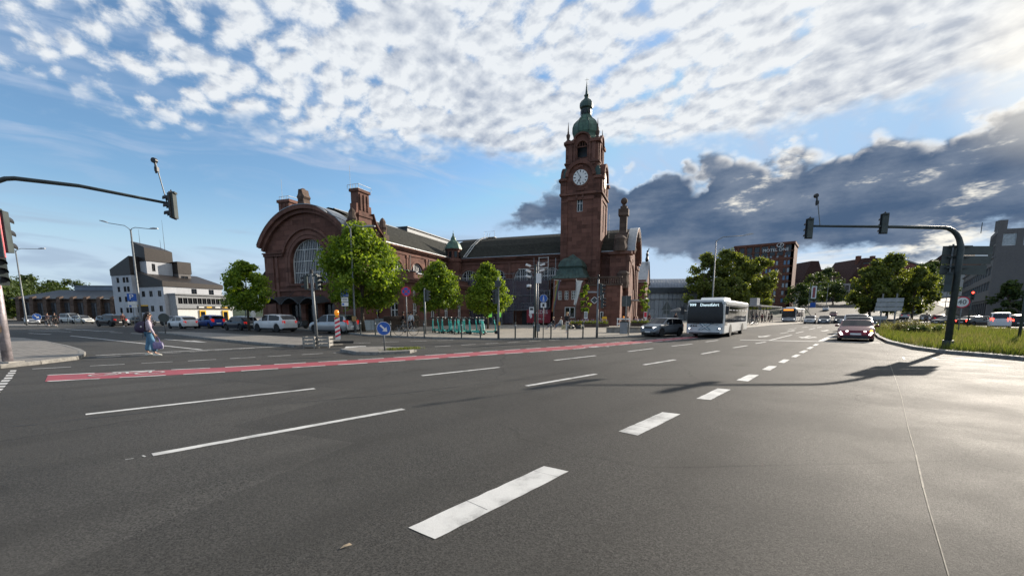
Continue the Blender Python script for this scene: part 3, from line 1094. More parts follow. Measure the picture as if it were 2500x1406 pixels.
# tar seams, scuffs and a gutter grate
tar = [[(-40, 1048), (90, 1036), (210, 1022), (380, 1004)], [(700, 985), (980, 960), (1250, 928), (1420, 905)]]
M['tar'] = mat('bitumen seam', (0.018, 0.018, 0.019), 0.55, var=0.3)
for ln in tar:
    g_ = [ground(*p) for p in ln]
    sm = MB()
    tot = [g_[0]]
    for a, b in zip(g_, g_[1:]):
        k = max(2, int((b - a).length / .35))
        tot += [a + (b - a) * (i / k) + Vector((rng.uniform(-.02, .02), rng.uniform(-.02, .02), 0)) for i in range(1, k + 1)]
    for a, b in zip(tot, tot[1:]):
        s_ = Vector((-(b - a).y, (b - a).x, 0)).normalized() * rng.uniform(.004, .012)
        sm.add([(p.x, p.y, 0.0042) for p in (a - s_, a + s_, b + s_, b - s_)], [(0, 1, 2, 3)])
    obj('tar_seam', sm, M['tar'], road)
for a, b, w in (((348, 1112), (355, 1115), .02), ((306, 1122), (326, 1119), .012)):
    line('scuff_mark', a, b, w, 'white_paint', 0.0043)
for i in range(9):
    p = ground(216 + 4.6 * i, 873.2 - .35 * i)
    obj('grate_slot', MB().box((p.x, p.y, .004), (.035, .22, .012), Matrix.Rotation(R(20), 3, 'Z')), M['tar'], road)

# a dry leaf lying on the asphalt
lb = ground(845, 1336)
lf = MB().add([(-.034, -.03, 0.004), (0.0, -.008, .012), (.037, .02, .008), (.013, .03, .017), (-.02, .008, .013)], [(0, 1, 4), (1, 2, 3, 4)])
tag(obj('fallen_leaf', lf, mat('dry brown leaf', (0.34, 0.26, 0.17), 0.7, var=0.2, vscale=20), None, loc=(lb.x, lb.y, 0.002)), 'small dry brown leaf lying on the asphalt', 'leaf')

# wooded ridge far behind
def ridge(name, x0, x1, y, hs, depth):
    n = 60
    vs, fs = [], []
    for i in range(n + 1):
        x = x0 + (x1 - x0) * i / n
        t = i / n
        h = hs(t) * (1 + 0.10 * mnoise.noise(Vector((x * 0.02, y * .01, 0))) + 0.06 * mnoise.noise(Vector((x * 0.09, 3, 0))))
        vs += [(x, y, -2), (x, y + depth * .4, h * .7), (x, y + depth, h)]
    for i in range(n):
        for k in range(2):
            fs.append((i * 3 + k, (i + 1) * 3 + k, (i + 1) * 3 + k + 1, i * 3 + k + 1))
    return struct(name, MB().add(vs, fs), mat(name + ' foliage', (0.035, 0.055, 0.025), 0.95, var=0.5, vscale=0.15, bump=1.0, bscale=0.5), True)


ridge('hill', 150, 1100, 520, lambda t: 52 * math.sin(math.pi * min(1, 0.25 + t)) ** 1.2, 120)
ridge('wooded_hill', -900, -190, 420, lambda t: 34 * (1 - 0.7 * t), 90)

# ------------------------------------------------------------------ building helpers
def plane_y(y0, x0=0.0):
    return lambda s, z, d=0.0: (x0 + s, y0 + d, z)


def plane_x(x0, sgn=1):
    return lambda s, z, d=0.0: (x0 - d * sgn, s, z)


def head(o, s):
    if o.get('rise') is None:
        return o['top']
    k = max(0.0, 1 - ((s - o['c']) / o['hw']) ** 2)
    return o['top'] + o['rise'] * math.sqrt(k)


def opening(c, hw, sill, top, rise=None):
    return dict(c=c, hw=hw, sill=sill, top=top, rise=rise)


def holed_wall(mb, mf, s0, s1, z0, ztop, ops, depth=0.35, extra=()):
    zt = ztop if callable(ztop) else (lambda s: ztop)
    br = {round(s0, 4), round(s1, 4)} | {round(e, 4) for e in extra}
    for o in ops:
        k = 12 if o.get('rise') is not None else 1
        for i in range(k + 1):
            t = -math.cos(math.pi * i / k) if k > 1 else (-1 + 2 * i)
            br.add(round(o['c'] + o['hw'] * t, 4))
    br = sorted(b for b in br if s0 - 1e-6 <= b <= s1 + 1e-6)
    for a, b in zip(br, br[1:]):
        m = (a + b) / 2
        cur = [o for o in sorted(ops, key=lambda o: o['sill']) if abs(m - o['c']) < o['hw']]
        la, lb = z0, z0
        for o in cur:
            mb.add([mf(a, la), mf(b, lb), mf(b, o['sill']), mf(a, o['sill'])], [(0, 1, 2, 3)])
            mb.add([mf(a, o['sill']), mf(b, o['sill']), mf(b, o['sill'], depth), mf(a, o['sill'], depth)], [(0, 1, 2, 3)])
            la, lb = head(o, a), head(o, b)
            mb.add([mf(a, la), mf(b, lb), mf(b, lb, depth), mf(a, la, depth)], [(3, 2, 1, 0)])
        mb.add([mf(a, la), mf(b, lb), mf(b, zt(b)), mf(a, zt(a))], [(0, 1, 2, 3)])
    for o in ops:
        for sg in (-1, 1):
            e = o['c'] + sg * o['hw']
            if o['top'] > o['sill']:
                mb.add([mf(e, o['sill']), mf(e, o['top']), mf(e, o['top'], depth), mf(e, o['sill'], depth)], [(0, 1, 2, 3)])
    return mb


def mbox(mb, mf, s0, s1, z0, z1, d0, d1):
    v = [mf(s, z, d) for d in (d0, d1) for z in (z0, z1) for s in (s0, s1)]
    return mb.add(v, [(0, 1, 3, 2), (4, 6, 7, 5), (0, 4, 5, 1), (2, 3, 7, 6), (0, 2, 6, 4), (1, 5, 7, 3)])


def outline(o, n=14):
    pts = [(o['c'] - o['hw'], o['sill']), (o['c'] + o['hw'], o['sill'])]
    if o.get('rise') is None:
        return pts + [(o['c'] + o['hw'], o['top']), (o['c'] - o['hw'], o['top'])]
    arc = [(o['c'] + o['hw'] * math.cos(math.pi * i / n), o['top'] + o['rise'] * math.sin(math.pi * i / n)) for i in range(n + 1)]
    return pts + arc


def window(parent, mf, o, depth=0.3, mull=(), trans=(), bw=0.07, frame='white_frame', glass='glass', name='window', thin=(), thin_w=0.03):
    """Glass set back in its opening (the part) with its frame and bars (the sub-part)."""
    pts = outline(o)
    pm = MB()
    pm.add([mf(s, z, depth) for s, z in pts], [tuple(range(len(pts)))])
    p = obj(name, pm, M[glass], parent)
    fm = MB()
    d0, d1 = depth - 0.09, depth - 0.012
    c = (o['c'], (o['sill'] + o['top']) / 2)
    n = len(pts)
    inner_p = [(c[0] + (s - c[0]) * (1 - bw / max(o['hw'], .1)), c[1] + (z - c[1]) * (1 - bw / max((o['top'] - o['sill']) / 2 + (o.get('rise') or 0), .1))) for s, z in pts]
    for i in range(n):
        j = (i + 1) % n
        v = [mf(*pts[i], d0), mf(*pts[j], d0), mf(*inner_p[j], d0), mf(*inner_p[i], d0), mf(*inner_p[j], d1), mf(*inner_p[i], d1)]
        fm.add(v, [(0, 1, 2, 3), (3, 2, 4, 5)])
    for s in mull:
        mbox(fm, mf, s - bw * .5, s + bw * .5, o['sill'] + .01, head(o, s) - 0.02, d0 + .008, d1)
    for s in thin:
        mbox(fm, mf, s - thin_w * .5, s + thin_w * .5, o['sill'] + .01, head(o, s) - 0.02, d0 + .03, d1)
    for z in trans:
        if o.get('rise') is not None and z > o['top']:
            hw = o['hw'] * math.sqrt(max(0, 1 - ((z - o['top']) / o['rise']) ** 2))
        else:
            hw = o['hw']
        mbox(fm, mf, o['c'] - hw + .02, o['c'] + hw - .02, z - bw * .45, z + bw * .45, d0 + .012, d1)
    obj('frame', fm, M[frame], p)
    return p


def arch_band(mb, mf, c, zc, r0, r1, a0, a1, d0, d1, n=28, ez=1.0):
    """Moulding ring along an arch."""
    for i in range(n):
        w0, w1 = a0 + (a1 - a0) * i / n, a0 + (a1 - a0) * (i + 1) / n
        q = []
        for d in (d0, d1):
            for r in (r0, r1):
                for w in (w0, w1):
                    q.append(mf(c + r * math.cos(w), zc + r * math.sin(w) * ez, d))
        mb.add(q, [(0, 1, 3, 2), (0, 4, 5, 1), (2, 3, 7, 6)])
        if i == 0:
            mb.add(q, [(0, 2, 6, 4)])
        if i == n - 1:
            mb.add(q, [(1, 5, 7, 3)])
    return mb


# ------------------------------------------------------------------ the railway station (local x along the right wing, y to the back)
ST = thing('railway_station', 'red sandstone railway station with big arched gable and slate roofs', 'building', (-0.1335 * 74, 74, 0.12), R(-20.3))
FY = -24.4            # front of the arched hall
XC = -6.5             # middle of the arched hall


def arc_top(s):
    h = 7.95 ** 2 - (s - XC) ** 2
    return 5.95 + math.sqrt(max(0.1, h))


mf = plane_y(FY)
big_win = opening(-6.35, 2.85, 5.25, 7.55, 2.85)
doors = [opening(-9.0, 0.95, 0.05, 2.6, 0.3), opening(-6.4, 0.95, 0.05, 2.6, 0.3), opening(-3.8, 0.95, 0.05, 2.6, 0.3)]
w = MB()
holed_wall(w, mf, -13.2, 0.1, 0, arc_top, [big_win] + doors, 0.55, extra=[XC - 6.6 + i * 0.55 for i in range(25)])
w.add([(-13.2, FY, 0), (-13.2, FY, 10.2), (-13.2, 0, 10.2), (-13.2, 0, 0)], [(0, 1, 2, 3)])
w.add([(-13.2, FY + .9, 0), (.1, FY + .9, 0), (.1, FY + .9, 10), (-13.2, FY + .9, 10)], [(0, 1, 2, 3)])
obj('hall_wall', w, M['sandstone'], ST)
# moulded hood over the window, archivolt, pilasters, eaves ring
m = MB()
arch_band(m, mf, -6.35, 7.55, 2.87, 3.22, 0, math.pi, -0.10, 0.1)
arch_band(m, mf, -6.35, 7.55, 3.34, 3.7, 0, math.pi, -0.05, 0.1)
arch_band(m, mf, -6.35, 7.55, 3.95, 4.2, R(18), R(162), -0.22, 0.05)
for sg in (-1, 1):
    mbox(m, mf, -6.35 + sg * 3.05 - .17, -6.35 + sg * 3.05 + .17, 5.1, 7.55, -.10, .1)
    mbox(m, mf, -6.35 + sg * 3.52 - .18, -6.35 + sg * 3.52 + .18, 5.1, 7.55, -.05, .1)
obj('window_archivolt', m, M['sandstone_trim'], ST)
m = MB()
for a, b in ((-13.35, -10.2), (-2.45, .25)):
    mbox(m, mf, a, b, 8.55, 8.85, -.25, .05)
    mbox(m, mf, a - .05, b + .05, 8.85, 9.0, -.38, .05)
mbox(m, mf, -10.0, -2.7, 4.95, 5.2, -.22, .1)
mbox(m, mf, -13.5, .4, 4.35, 4.6, -.12, .05)
obj('cornice', m, M['sandstone_trim'], ST)
for a, b in ((-13.3, -11.9), (-11.55, -11.2), (-1.35, .2), (-1.8, -1.45)):
    p = MB()
    mbox(p, mf, a, b, 0, 8.55, -.14, .05)
    obj('pilaster', p, M['sandstone_trim'], ST)
m = MB()
a0 = math.asin((9.7 - 5.95) / 8.1)
arch_band(m, mf, XC, 5.95, 7.75, 8.2, a0, math.pi - a0, -0.75, 0.3, 36)
arch_band(m, mf, XC, 5.95, 7.35, 7.75, a0 - .03, math.pi - a0 + .03, -0.40, 0.1, 36)
obj('gable_eave', m, M['sandstone_trim'], ST)
m = MB()
arch_band(m, mf, XC, 5.95, 8.203, 8.26, a0 + .02, math.pi - a0 - .02, -0.80, 1.6, 36)
obj('gable_flashing', m, M['zinc'], ST)
# barrel roof of the arched hall
m = MB()
prev = None
secs = []
for yy in (FY + 0.4, -19.5):
    secs.append([(XC + 8.12 * math.cos(math.pi - a0 - (math.pi - 2 * a0) * i / 24), yy, 5.95 + 8.12 * math.sin(math.pi - a0 - (math.pi - 2 * a0) * i / 24)) for i in range(25)])
m.loft(secs, closed=False)
obj('barrel_roof', m, M['slate'], ST, 40)
# crowning acroterion
m = MB()
m.prism([(XC + x_ * .85, 13.95 + z_ * 1.42) for x_, z_ in ((-.85, 0), (.85, 0), (.55, .3), (.48, .6), (.68, .78), (.42, 1.02), (.3, 1.38), (-.3, 1.38), (-.42, 1.02), (-.68, .78), (-.48, .6), (-.55, .3))], FY - .5, FY + .5, 'y')
m.ball((XC, FY - .46, 14.95), (.24, .2, .45), 8, 6)
m.ball((XC, FY, 15.9), (.24, .35, .2), 8, 5)
obj('acroterion', m, M['dark_stone'], ST, 40)
# flared buttresses at the foot
for sg, xx in ((-1, -13.2), (1, .1)):
    m = MB()
    m.prism([(xx, 0), (xx + sg * 1.5, 0), (xx + sg * 1.25, 2.0), (xx + sg * .7, 4.0), (xx + sg * .35, 6.4), (xx + sg * .30, 7.2), (xx, 7.2)], FY + .08, FY + 2.2, 'y')
    obj('buttress', m, M['sandstone'], ST)
window(ST, mf, big_win, 0.5, mull=[-6.35 - 1.05, -6.35 + 1.05], trans=[6.55, 7.9, 9.25], bw=0.075, glass='glass_grey', thin=[-6.35 - 2.7 + .27 * i for i in range(21)], thin_w=.035, name='arched_window')
for i, o in enumerate(doors):
    window(ST, mf, o, 0.5, mull=[o['c']], trans=[2.1], bw=0.07, frame='black', name='entrance_door')
for i, c in enumerate((-10.4, -7.6, -4.8)):
    cp = MB()
    for k in range(10):
        u0, u1 = -1.3 + .26 * k, -1.3 + .26 * (k + 1)
        z0, z1 = 2.75 + .75 * (1 - (u0 / 1.3) ** 2), 2.75 + .75 * (1 - (u1 / 1.3) ** 2)
        cp.add([(c + u0, FY - 2.1, z0), (c + u1, FY - 2.1, z1), (c + u1, FY, z1 + .25), (c + u0, FY, z0 + .25)], [(0, 1, 2, 3)])
        cp.add([(c + u0, FY - 2.1, z0 - .12), (c + u1, FY - 2.1, z1 - .12), (c + u1, FY - 2.1, z1), (c + u0, FY - 2.1, z0)], [(0, 1, 2, 3)])
    cp.tube([(c - 1.3, FY - 2.1, 2.75), (c - 1.3, FY, 2.9)], .05)
    cp.tube([(c - 1.3, FY - 2.1, 2.75), (c - 1.3, FY - .1, 4.3)], .025)
    obj('entrance_canopy', cp, M['roof_metal'], ST)
# left annex with its small domed roof
m = MB()
m.span((-19.0, -20.0, 0), (-13.3, -6, 5.6))
obj('side_annex_wall', m, M['sandstone'], ST)
m = MB()
sec = []
for yy, k in ((-20.3, 0.86), (-18.5, 1.0), (-6, 1.0)):
    sec.append([(-13.25 - 6.2 * math.cos(R(90) * i / 8) * 1.0, yy, 5.6 + (3.6 * math.sin(R(90) * i / 8)) * k) for i in range(9)])
m.loft(sec, closed=False)
m.add([sec[0][i] for i in range(9)] + [(-13.25, -20.3, 5.6)], [tuple(range(10))])
obj('side_annex_roof', m, M['slate'], ST, 40)

# --- left wing: wall along x = 0 seen from the square
mx = plane_x(0.1)
wins = [opening(-15.9, 1.55, 6.75, 7.15, 1.55), opening(-10.9, 1.65, 6.75, 7.1, 1.65), opening(-5.8, 1.65, 6.75, 7.1, 1.65)]
w = MB()
holed_wall(w, mx, -24.35, 0.0, 0, 10.1, wins, 0.35)
obj('left_wing_wall', w, M['sandstone'], ST)
for o in wins:
    window(ST, mx, o, 0.3, mull=[o['c'] - .55, o['c'] + .55], trans=[7.45], bw=0.13, thin=[o['c'] - 1.1, o['c'] - .2, o['c'] + .2, o['c'] + 1.1], thin_w=.06, name='arched_window')
    m = MB()
    arch_band(m, mx, o['c'], o['top'], o['hw'] + .01, o['hw'] + .3, 0, math.pi, -.08, .05, 18)
    obj('window_surround', m, M['sandstone_trim'], ST)
m = MB()
mbox(m, mx, -18.6, 0, 9.55, 9.75, -.12, .05)
mbox(m, mx, -24.3, 0, 10.1, 10.3, -.3, .4)
mbox(m, mx, -24.4, 0, 10.3, 10.5, -.55, .4)
obj('cornice', m, M['sandstone_trim'], ST)
for yy in (-18.4, -13.4, -8.4, -3.2):
    m = MB()
    mbox(m, mx, yy - .22, yy + .22, 6.2, 9.55, -.10, .05)
    mbox(m, mx, yy - .3, yy + .3, 9.2, 9.55, -.16, .05)
    obj('pilaster', m, M['sandstone_trim'], ST)
    m = MB()
    m.tube([(.32, yy + .38, 3), (.32, yy + .38, 9.6)], .06, 6)
    obj('downpipe', m, M['roof_brown'], ST)
m = MB()
mbox(m, mx, -18.9, -.4, 10.5, 10.58, -.62, -.1)
obj('gutter', m, M['zinc'], ST)
# left wing roof, slightly bellcast, ridge at x = -7
m = MB()
prof = [(0.55, 10.52), (-.6, 11.35), (-2.2, 12.6), (-4.4, 14.0), (-6.0, 14.75), (-7.0, 15.0), (-8.0, 14.75), (-9.6, 14.0), (-11.8, 12.6), (-13.4, 11.35), (-14.2, 10.5)]
m.loft([[(x, yy, z) for x, z in prof] for yy in (-20.0, -9.0, 3.0, 17.0)], closed=False)
obj('left_wing_roof', m, M['slate'], ST)
m = MB()
m.tube([(-7, -19, 15.02), (-7, 16, 15.02)], .14, 6)
obj('ridge_cap', m, M['zinc'], ST)
m = MB()
m.span((-9.2, -4.0, 14.4), (-5.9, 16.5, 15.35))
m.span((-9.4, -4.2, 15.35), (-5.7, 16.7, 15.5))
obj('roof_vent_house', m, M['roof_metal'], ST)
# transverse gable with its pylon and volutes on the left wing
m = MB()
m.prism([(-24.3, 10.5), (-18.5, 10.5), (-18.55, 10.9), (-19.0, 11.1), (-19.7, 11.6), (-20.3, 12.5), (-20.7, 13.4), (-20.75, 14.2), (-23.35, 14.2), (-23.4, 13.4), (-23.8, 12.5), (-24.3, 12.0)], -.75, .15, 'x')
obj('side_gable', m, M['sandstone'], ST)
m = MB()
m.span((-.95, -23.2, 10.5), (.28, -20.95, 12.8))
m.span((-1.08, -23.3, 12.8), (.40, -20.85, 13.1))
m.span((-.88, -23.0, 13.1), (.20, -21.15, 15.55))
for yy in (-22.7, -22.07, -21.45):
    m.span((.18, yy - .12, 13.5), (.31, yy + .12, 15.3))
m.span((-1.02, -23.15, 15.55), (.36, -21.0, 15.85))
obj('roof_pylon', m, M['sandstone_trim'], ST)
m = MB()
m.prism([(-18.5, 10.55), (-18.45, 10.95), (-18.95, 11.15), (-19.65, 11.65), (-20.25, 12.55), (-20.65, 13.45), (-20.75, 13.45), (-20.4, 12.6), (-19.8, 11.75), (-19.05, 11.25), (-18.6, 11.0)][::-1], .15, .5, 'x')
obj('gable_volute', m, M['sandstone_trim'], ST)
for (yy, s_) in ((-18.4, 1.0), (-24.0, .8)):
    m = MB()
    m.span((-.5, yy - .55 * s_, 10.5), (.5, yy + .55 * s_, 11.42))
    m.lathe([(.0, 0), (.5, .05), (.42, .5), (.55, .9), (.35, 1.3), (.4, 1.6), (.22, 1.95), (.05, 2.1)], 8, (0, yy, 11.4))
    obj('gable_statue', m, M['dark_stone'], ST, 40)
for (x0, yy, zt) in ((-12.2, -20.8, 15.9),):
    m = MB()
    m.span((x0 - .9, yy - 1.2, 10.0), (x0 + .9, yy + 1.2, zt - .35))
    m.span((x0 - 1.05, yy - 1.35, zt - .35), (x0 + 1.05, yy + 1.35, zt))
    for k in (-.5, .15, .75):
        m.span((x0 + .88, yy + k - .14, 13.2), (x0 + 1.0, yy + k + .14, zt - .5))
        m.span((x0 + k - .14, yy - 1.3, 13.2), (x0 + k + .14, yy - 1.18, zt - .5))
    obj('roof_pylon', m, M['sandstone_trim'], ST)
for x0, yy, zt in ((-12.2, -20.8, 15.9), (-.35, -22.1, 15.85)):
    m = MB()
    m.span((x0 - .6, yy - 1.0, zt), (x0 + .6, yy + 1.0, zt + .06))
    for k in range(5):
        m.tube([(x0 - .8 + .4 * k, yy - 1.1, zt), (x0 - .8 + .4 * k, yy - 1.1, zt + .42)], .03, 5)
    m.tube([(x0 - .8, yy - 1.1, zt + .42), (x0 + .8, yy - 1.1, zt + .42)], .03, 5)
    m.tube([(x0 + .8, yy - 1.1, zt), (x0 + .8, yy - 1.1, zt + .42), (x0 + .8, yy + 1.1, zt + .42), (x0 + .8, yy + 1.1, zt)], .03, 5)
    m.tube([(x0 - .6, yy - .8, zt), (x0 - .6, yy - .8, zt + 2.6)], .02, 5)
    obj('roof_railing', m, M['white_frame'], ST)

# --- corner turret with copper cap
m = MB()
m.lathe([(1.25, 0), (1.25, 9.9), (1.4, 10.0), (1.42, 10.3), (1.15, 10.45), (1.15, 11.75), (1.35, 11.85), (1.35, 12.0)], 8, (.7, -.9, 0), phase=R(22.5))
obj('turret', m, M['sandstone'], ST)
m = MB()
m.lathe([(1.42, 12.0), (1.38, 12.15), (1.12, 12.75), (.85, 13.15), (.55, 13.35), (.42, 13.55), (.4, 13.75), (.25, 14.0), (.1, 14.25), (.14, 14.4), (.05, 14.55), (.02, 15.0)], 8, (.7, -.9, 0), phase=R(22.5))
obj('turret_cap', m, M['copper'], ST)
for k in range(8):
    a = R(45 * k)
    if math.sin(a) < .4:
        m = MB()
        c0 = Vector((.7 + 1.13 * math.cos(a), -.9 + 1.13 * math.sin(a), 11.1))
        m.box(c0, (.06, .42, .9), Matrix.Rotation(a, 3, 'Z'))
        obj('turret_window', m, M['glass'], ST)

# --- right wing
my = plane_y(0.0)
wins_r = [opening(3.0, 1.55, 6.75, 7.15, 1.55), opening(7.9, 1.55, 6.75, 7.15, 1.55), opening(12.4, 1.55, 6.75, 7.15, 1.55), opening(16.9, 1.55, 6.75, 7.15, 1.55)]
w = MB()
holed_wall(w, my, 0.0, 28.3, 0, 10.1, wins_r, 0.35)
w.add([(28.3, 0, 0), (28.3, 20, 0), (28.3, 20, 10.1), (28.3, 0, 10.1)], [(0, 1, 2, 3)])
obj('right_wing_wall', w, M['sandstone'], ST)
for o in wins_r:
    window(ST, my, o, 0.3, mull=[o['c'] - .55, o['c'] + .55], trans=[7.45], bw=0.13, thin=[o['c'] - 1.1, o['c'] - .2, o['c'] + .2, o['c'] + 1.1], thin_w=.06, name='arched_window')
    m = MB()
    arch_band(m, my, o['c'], o['top'], o['hw'] + .01, o['hw'] + .3, 0, math.pi, -.08, .05, 18)
    obj('window_surround', m, M['sandstone_trim'], ST)
m = MB()
mbox(m, my, 1.3, 28.3, 9.55, 9.75, -.12, .05)
mbox(m, my, 1.3, 28.3, 10.1, 10.3, -.3, .4)
mbox(m, my, 1.3, 28.4, 10.3, 10.5, -.55, .4)
obj('cornice', m, M['sandstone_trim'], ST)
for xx in (5.4, 10.1, 14.7):
    m = MB()
    mbox(m, my, xx - .2, xx + .2, 6.6, 9.55, -.10, .05)
    obj('pilaster', m, M['sandstone_trim'], ST)
m = MB()
mbox(m, my, 2.0, 27.5, 10.5, 10.6, -.64, -.1)
obj('gutter', m, M['zinc'], ST)
m = MB()
prof = [(-.55, 10.52), (.9, 11.5), (2.6, 12.75), (5.0, 14.05), (7.2, 14.8), (9.0, 15.05), (11.5, 14.6), (15, 13.2), (19.5, 10.4)]
m.loft([[(xx, yy, z) for yy, z in prof] for xx in (-1.0, 8.0, 18.0, 28.2)], closed=False)
obj('right_wing_roof', m, M['slate'], ST)
m = MB()
m.tube([(-5, 9, 15.08), (28.2, 9, 15.08)], .13, 6)
obj('ridge_cap', m, M['zinc'], ST)
# white access ladder curving over the roof beside the turret
m = MB()
for off in (0, .5):
    pts = [(2.3 + off, yy, z + .25) for yy, z in prof[:6]] + [(2.3 + off, 9.4, 16.2)]
    m.tube(pts, .04, 5)
for k in range(22):
    t = k / 21 * 4.99
    i = int(t)
    f_ = t - i
    yy = prof[i][0] * (1 - f_) + prof[i + 1][0] * f_
    z = prof[i][1] * (1 - f_) + prof[i + 1][1] * f_ + .25
    m.tube([(2.3, yy, z), (2.8, yy, z)], .03, 4)
m.span((2.0, 8.6, 15.3), (4.0, 9.6, 15.36))
m.tube([(2.0, 8.6, 15.3), (2.0, 8.6, 16.3), (4.0, 8.6, 16.3), (4.0, 8.6, 15.3)], .035, 5)
obj('roof_ladder', m, M['white_frame'], ST)

# --- low annex in the angle, in front of the left wing
ann_win = [opening(1.05, .38, 1.1, 2.9), opening(3.6, .55, 1.1, 2.9)]
w = MB()
holed_wall(w, plane_y(-21.8), 0.3, 5.0, 0, 5.6, ann_win, .3)
ax_win = [opening(-19.4, .5, 1.1, 2.9), opening(-15.2, .55, 1.1, 2.9), opening(-11.5, .55, 1.1, 2.9), opening(-19.4, .35, 3.7, 4.7), opening(-7.5, .55, 1.1, 2.9)]
holed_wall(w, plane_x(5.0), -21.8, -2.6, 0, 5.6, ax_win, .3)
obj('annex_wall', w, M['sandstone'], ST)
for o in ann_win:
    window(ST, plane_y(-21.8), o, .25, mull=[o['c']], trans=[2.05], bw=.12)
for o in ax_win:
    window(ST, plane_x(5.0), o, .25, mull=[o['c']], trans=[2.05] if o['sill'] < 2 else [], bw=.12)
m = MB()
m.span((.2, -22.1, 5.3), (5.3, -2.6, 5.6))
m.span((.1, -22.3, 5.6), (5.5, -2.6, 5.85))
m.span((.4, -21.5, 5.85), (4.8, -18.6, 6.7))
m.span((3.9, -18.6, 5.85), (4.8, -2.6, 6.5))
obj('annex_cornice', m, M['sandstone_trim'], ST)
m = MB()
m.span((.3, -21.6, 6.7), (4.95, -18.5, 6.78))
m.span((3.8, -18.5, 6.5), (4.95, -2.6, 6.57))
obj('annex_coping', m, M['zinc'], ST)
m = MB()
m.span((5.0, -21.8, 0), (5.12, -2.6, .9))
m.span((.3, -21.92, 0), (5.12, -21.8, .9))
obj('plinth', m, M['dark_stone'], ST)

# --- annex below the right wing wrapped in scaffold netting
m = MB()
m.span((1.6, -2.4, 0), (17.6, -.02, 6.2))
obj('lower_annex_wall', m, M['sandstone'], ST)
for xx, zz, ww, hh in ((11.3, 2.4, .9, 1.0), (14.2, 2.2, 1.3, 1.1), (16.6, 2.5, .9, 2.6), (8.6, 2.4, .9, 1.0)):
    window(ST, plane_y(-2.72), opening(xx, ww, zz, zz + hh), .25, mull=[xx], trans=[zz + hh * .5], bw=.12)
m = MB()
m.span((13.2, -2.75, 0), (15.4, -2.45, 2.0))
obj('entrance_door', m, M['black'], ST)

SC = thing('scaffold', 'scaffold with grey netting over the lower annex of the station', 'scaffold', ST.location, R(-20.3))
SC.location.z += 0.0
cols = [1.5, 4.2, 6.9, 9.6, 12.3, 15.0, 17.7]
for i, (a, b) in enumerate(zip(cols, cols[1:])):
    for j, (z0, z1) in enumerate(((0.15 if i != 4 and i != 5 else 2.2, 2.2), (2.2, 4.3), (4.3, 6.75))):
        if z1 - z0 < .3:
            continue
        m = MB()
        nn = 5
        for k in range(nn):
            s0, s1 = a + (b - a) * k / nn, a + (b - a) * (k + 1) / nn
            y0, y1 = -4.15 + .10 * math.sin(k * 1.9 + i), -4.15 + .10 * math.sin((k + 1) * 1.9 + i)
            m.add([(s0 + .02, y0, z0 + .02), (s1 + (.0 if k < nn - 1 else -.02), y1, z0 + .02), (s1 + (.0 if k < nn - 1 else -.02), y1, z1 - .02), (s0 + .02, y0, z1 - .02)], [(0, 1, 2, 3)])
        obj('net_panel', m, M['net'], SC, True)
for c in cols:
    m = MB()
    m.tube([(c, -4.3, 0), (c, -4.3, 7.6)], .04, 6)
    obj('standard', m, M['pole_grey'], SC)
    m = MB()
    m.tube([(c, -3.1, 0), (c, -3.1, 7.6)], .04, 6)
    obj('standard', m, M['pole_grey'], SC)
for z in (2.2, 4.3, 6.75, 7.5):
    m = MB()
    m.tube([(1.4, -4.32, z), (17.8, -4.32, z)], .035, 6)
    obj('ledger', m, M['pole_grey'], SC)
for z in (2.15, 4.25):
    m = MB()
    m.span((1.4, -4.1, z - .05), (17.8, -3.1, z))
    obj('deck', m, M['pole_grey'], SC)
m = MB()
for k in range(3):
    m.tube([(1.6 + 0.0, -4.5, 6.6 - 2.1 * k), (4.0, -4.5, 4.5 - 2.1 * k)], .05, 6)
    m.tube([(1.6 + 0.0, -4.9, 6.6 - 2.1 * k), (4.0, -4.9, 4.5 - 2.1 * k)], .05, 6)
obj('scaffold_stair', m, M['pole_grey'], SC)
for x in (16.0, 17.4):
    m = MB()
    m.tube([(x, -3.4, 6.7), (x, -3.4, 9.8)], .045, 6)
    obj('standard', m, M['white_frame'], SC)
m = MB()
for z in (7.6, 8.3, 9.0, 9.7):
    m.tube([(16.0, -3.4, z), (17.4, -3.4, z)], .035, 5)
m.tube([(12.8, -3.4, 8.2), (17.4, -3.4, 8.2)], .035, 5)
obj('hoist_frame', m, M['white_frame'], SC)

# red hoarding banner and two lit ticket screens in front of the netting
bn = thing('hoarding_banner', 'red banner with white lettering beside the netted entrance', 'banner', (0, 0, 0), R(-20.3))
bn.location = ST.matrix_basis @ Vector((16.4, -4.7, 0))
m = MB()
m.box((0, 0, 1.25), (3.6, .06, 1.9))
obj('banner_sheet', m, mat('crimson banner cloth', (0.26, 0.022, 0.035), 0.7, var=0.12), bn)
text('lettering', 'ALDES', .72, M['sign_white'], bn, (.35, -.04, 1.85))
text('lettering', 'RISTENHI', .40, mat('pink lettering', (0.50, 0.14, 0.16), 0.6, var=.05), bn, (.35, -.04, 1.32))
text('lettering', 'FÜR SIE', .34, M['sign_white'], bn, (.35, -.04, .86))
m = MB()
m.prism([(-1.5, 1.5), (-1.25, 1.75), (-1.0, 1.5), (-.95, 1.2), (-1.2, .9), (-1.35, 1.2)], -.045, -.032, 'y')
obj('banner_emblem', m, M['sign_white'], bn)
for k in (-1.7, 1.7):
    m = MB()
    m.tube([(k, .05, 0), (k, .05, 2.3)], .03, 6)
    obj('post', m, M['pole_grey'], bn)
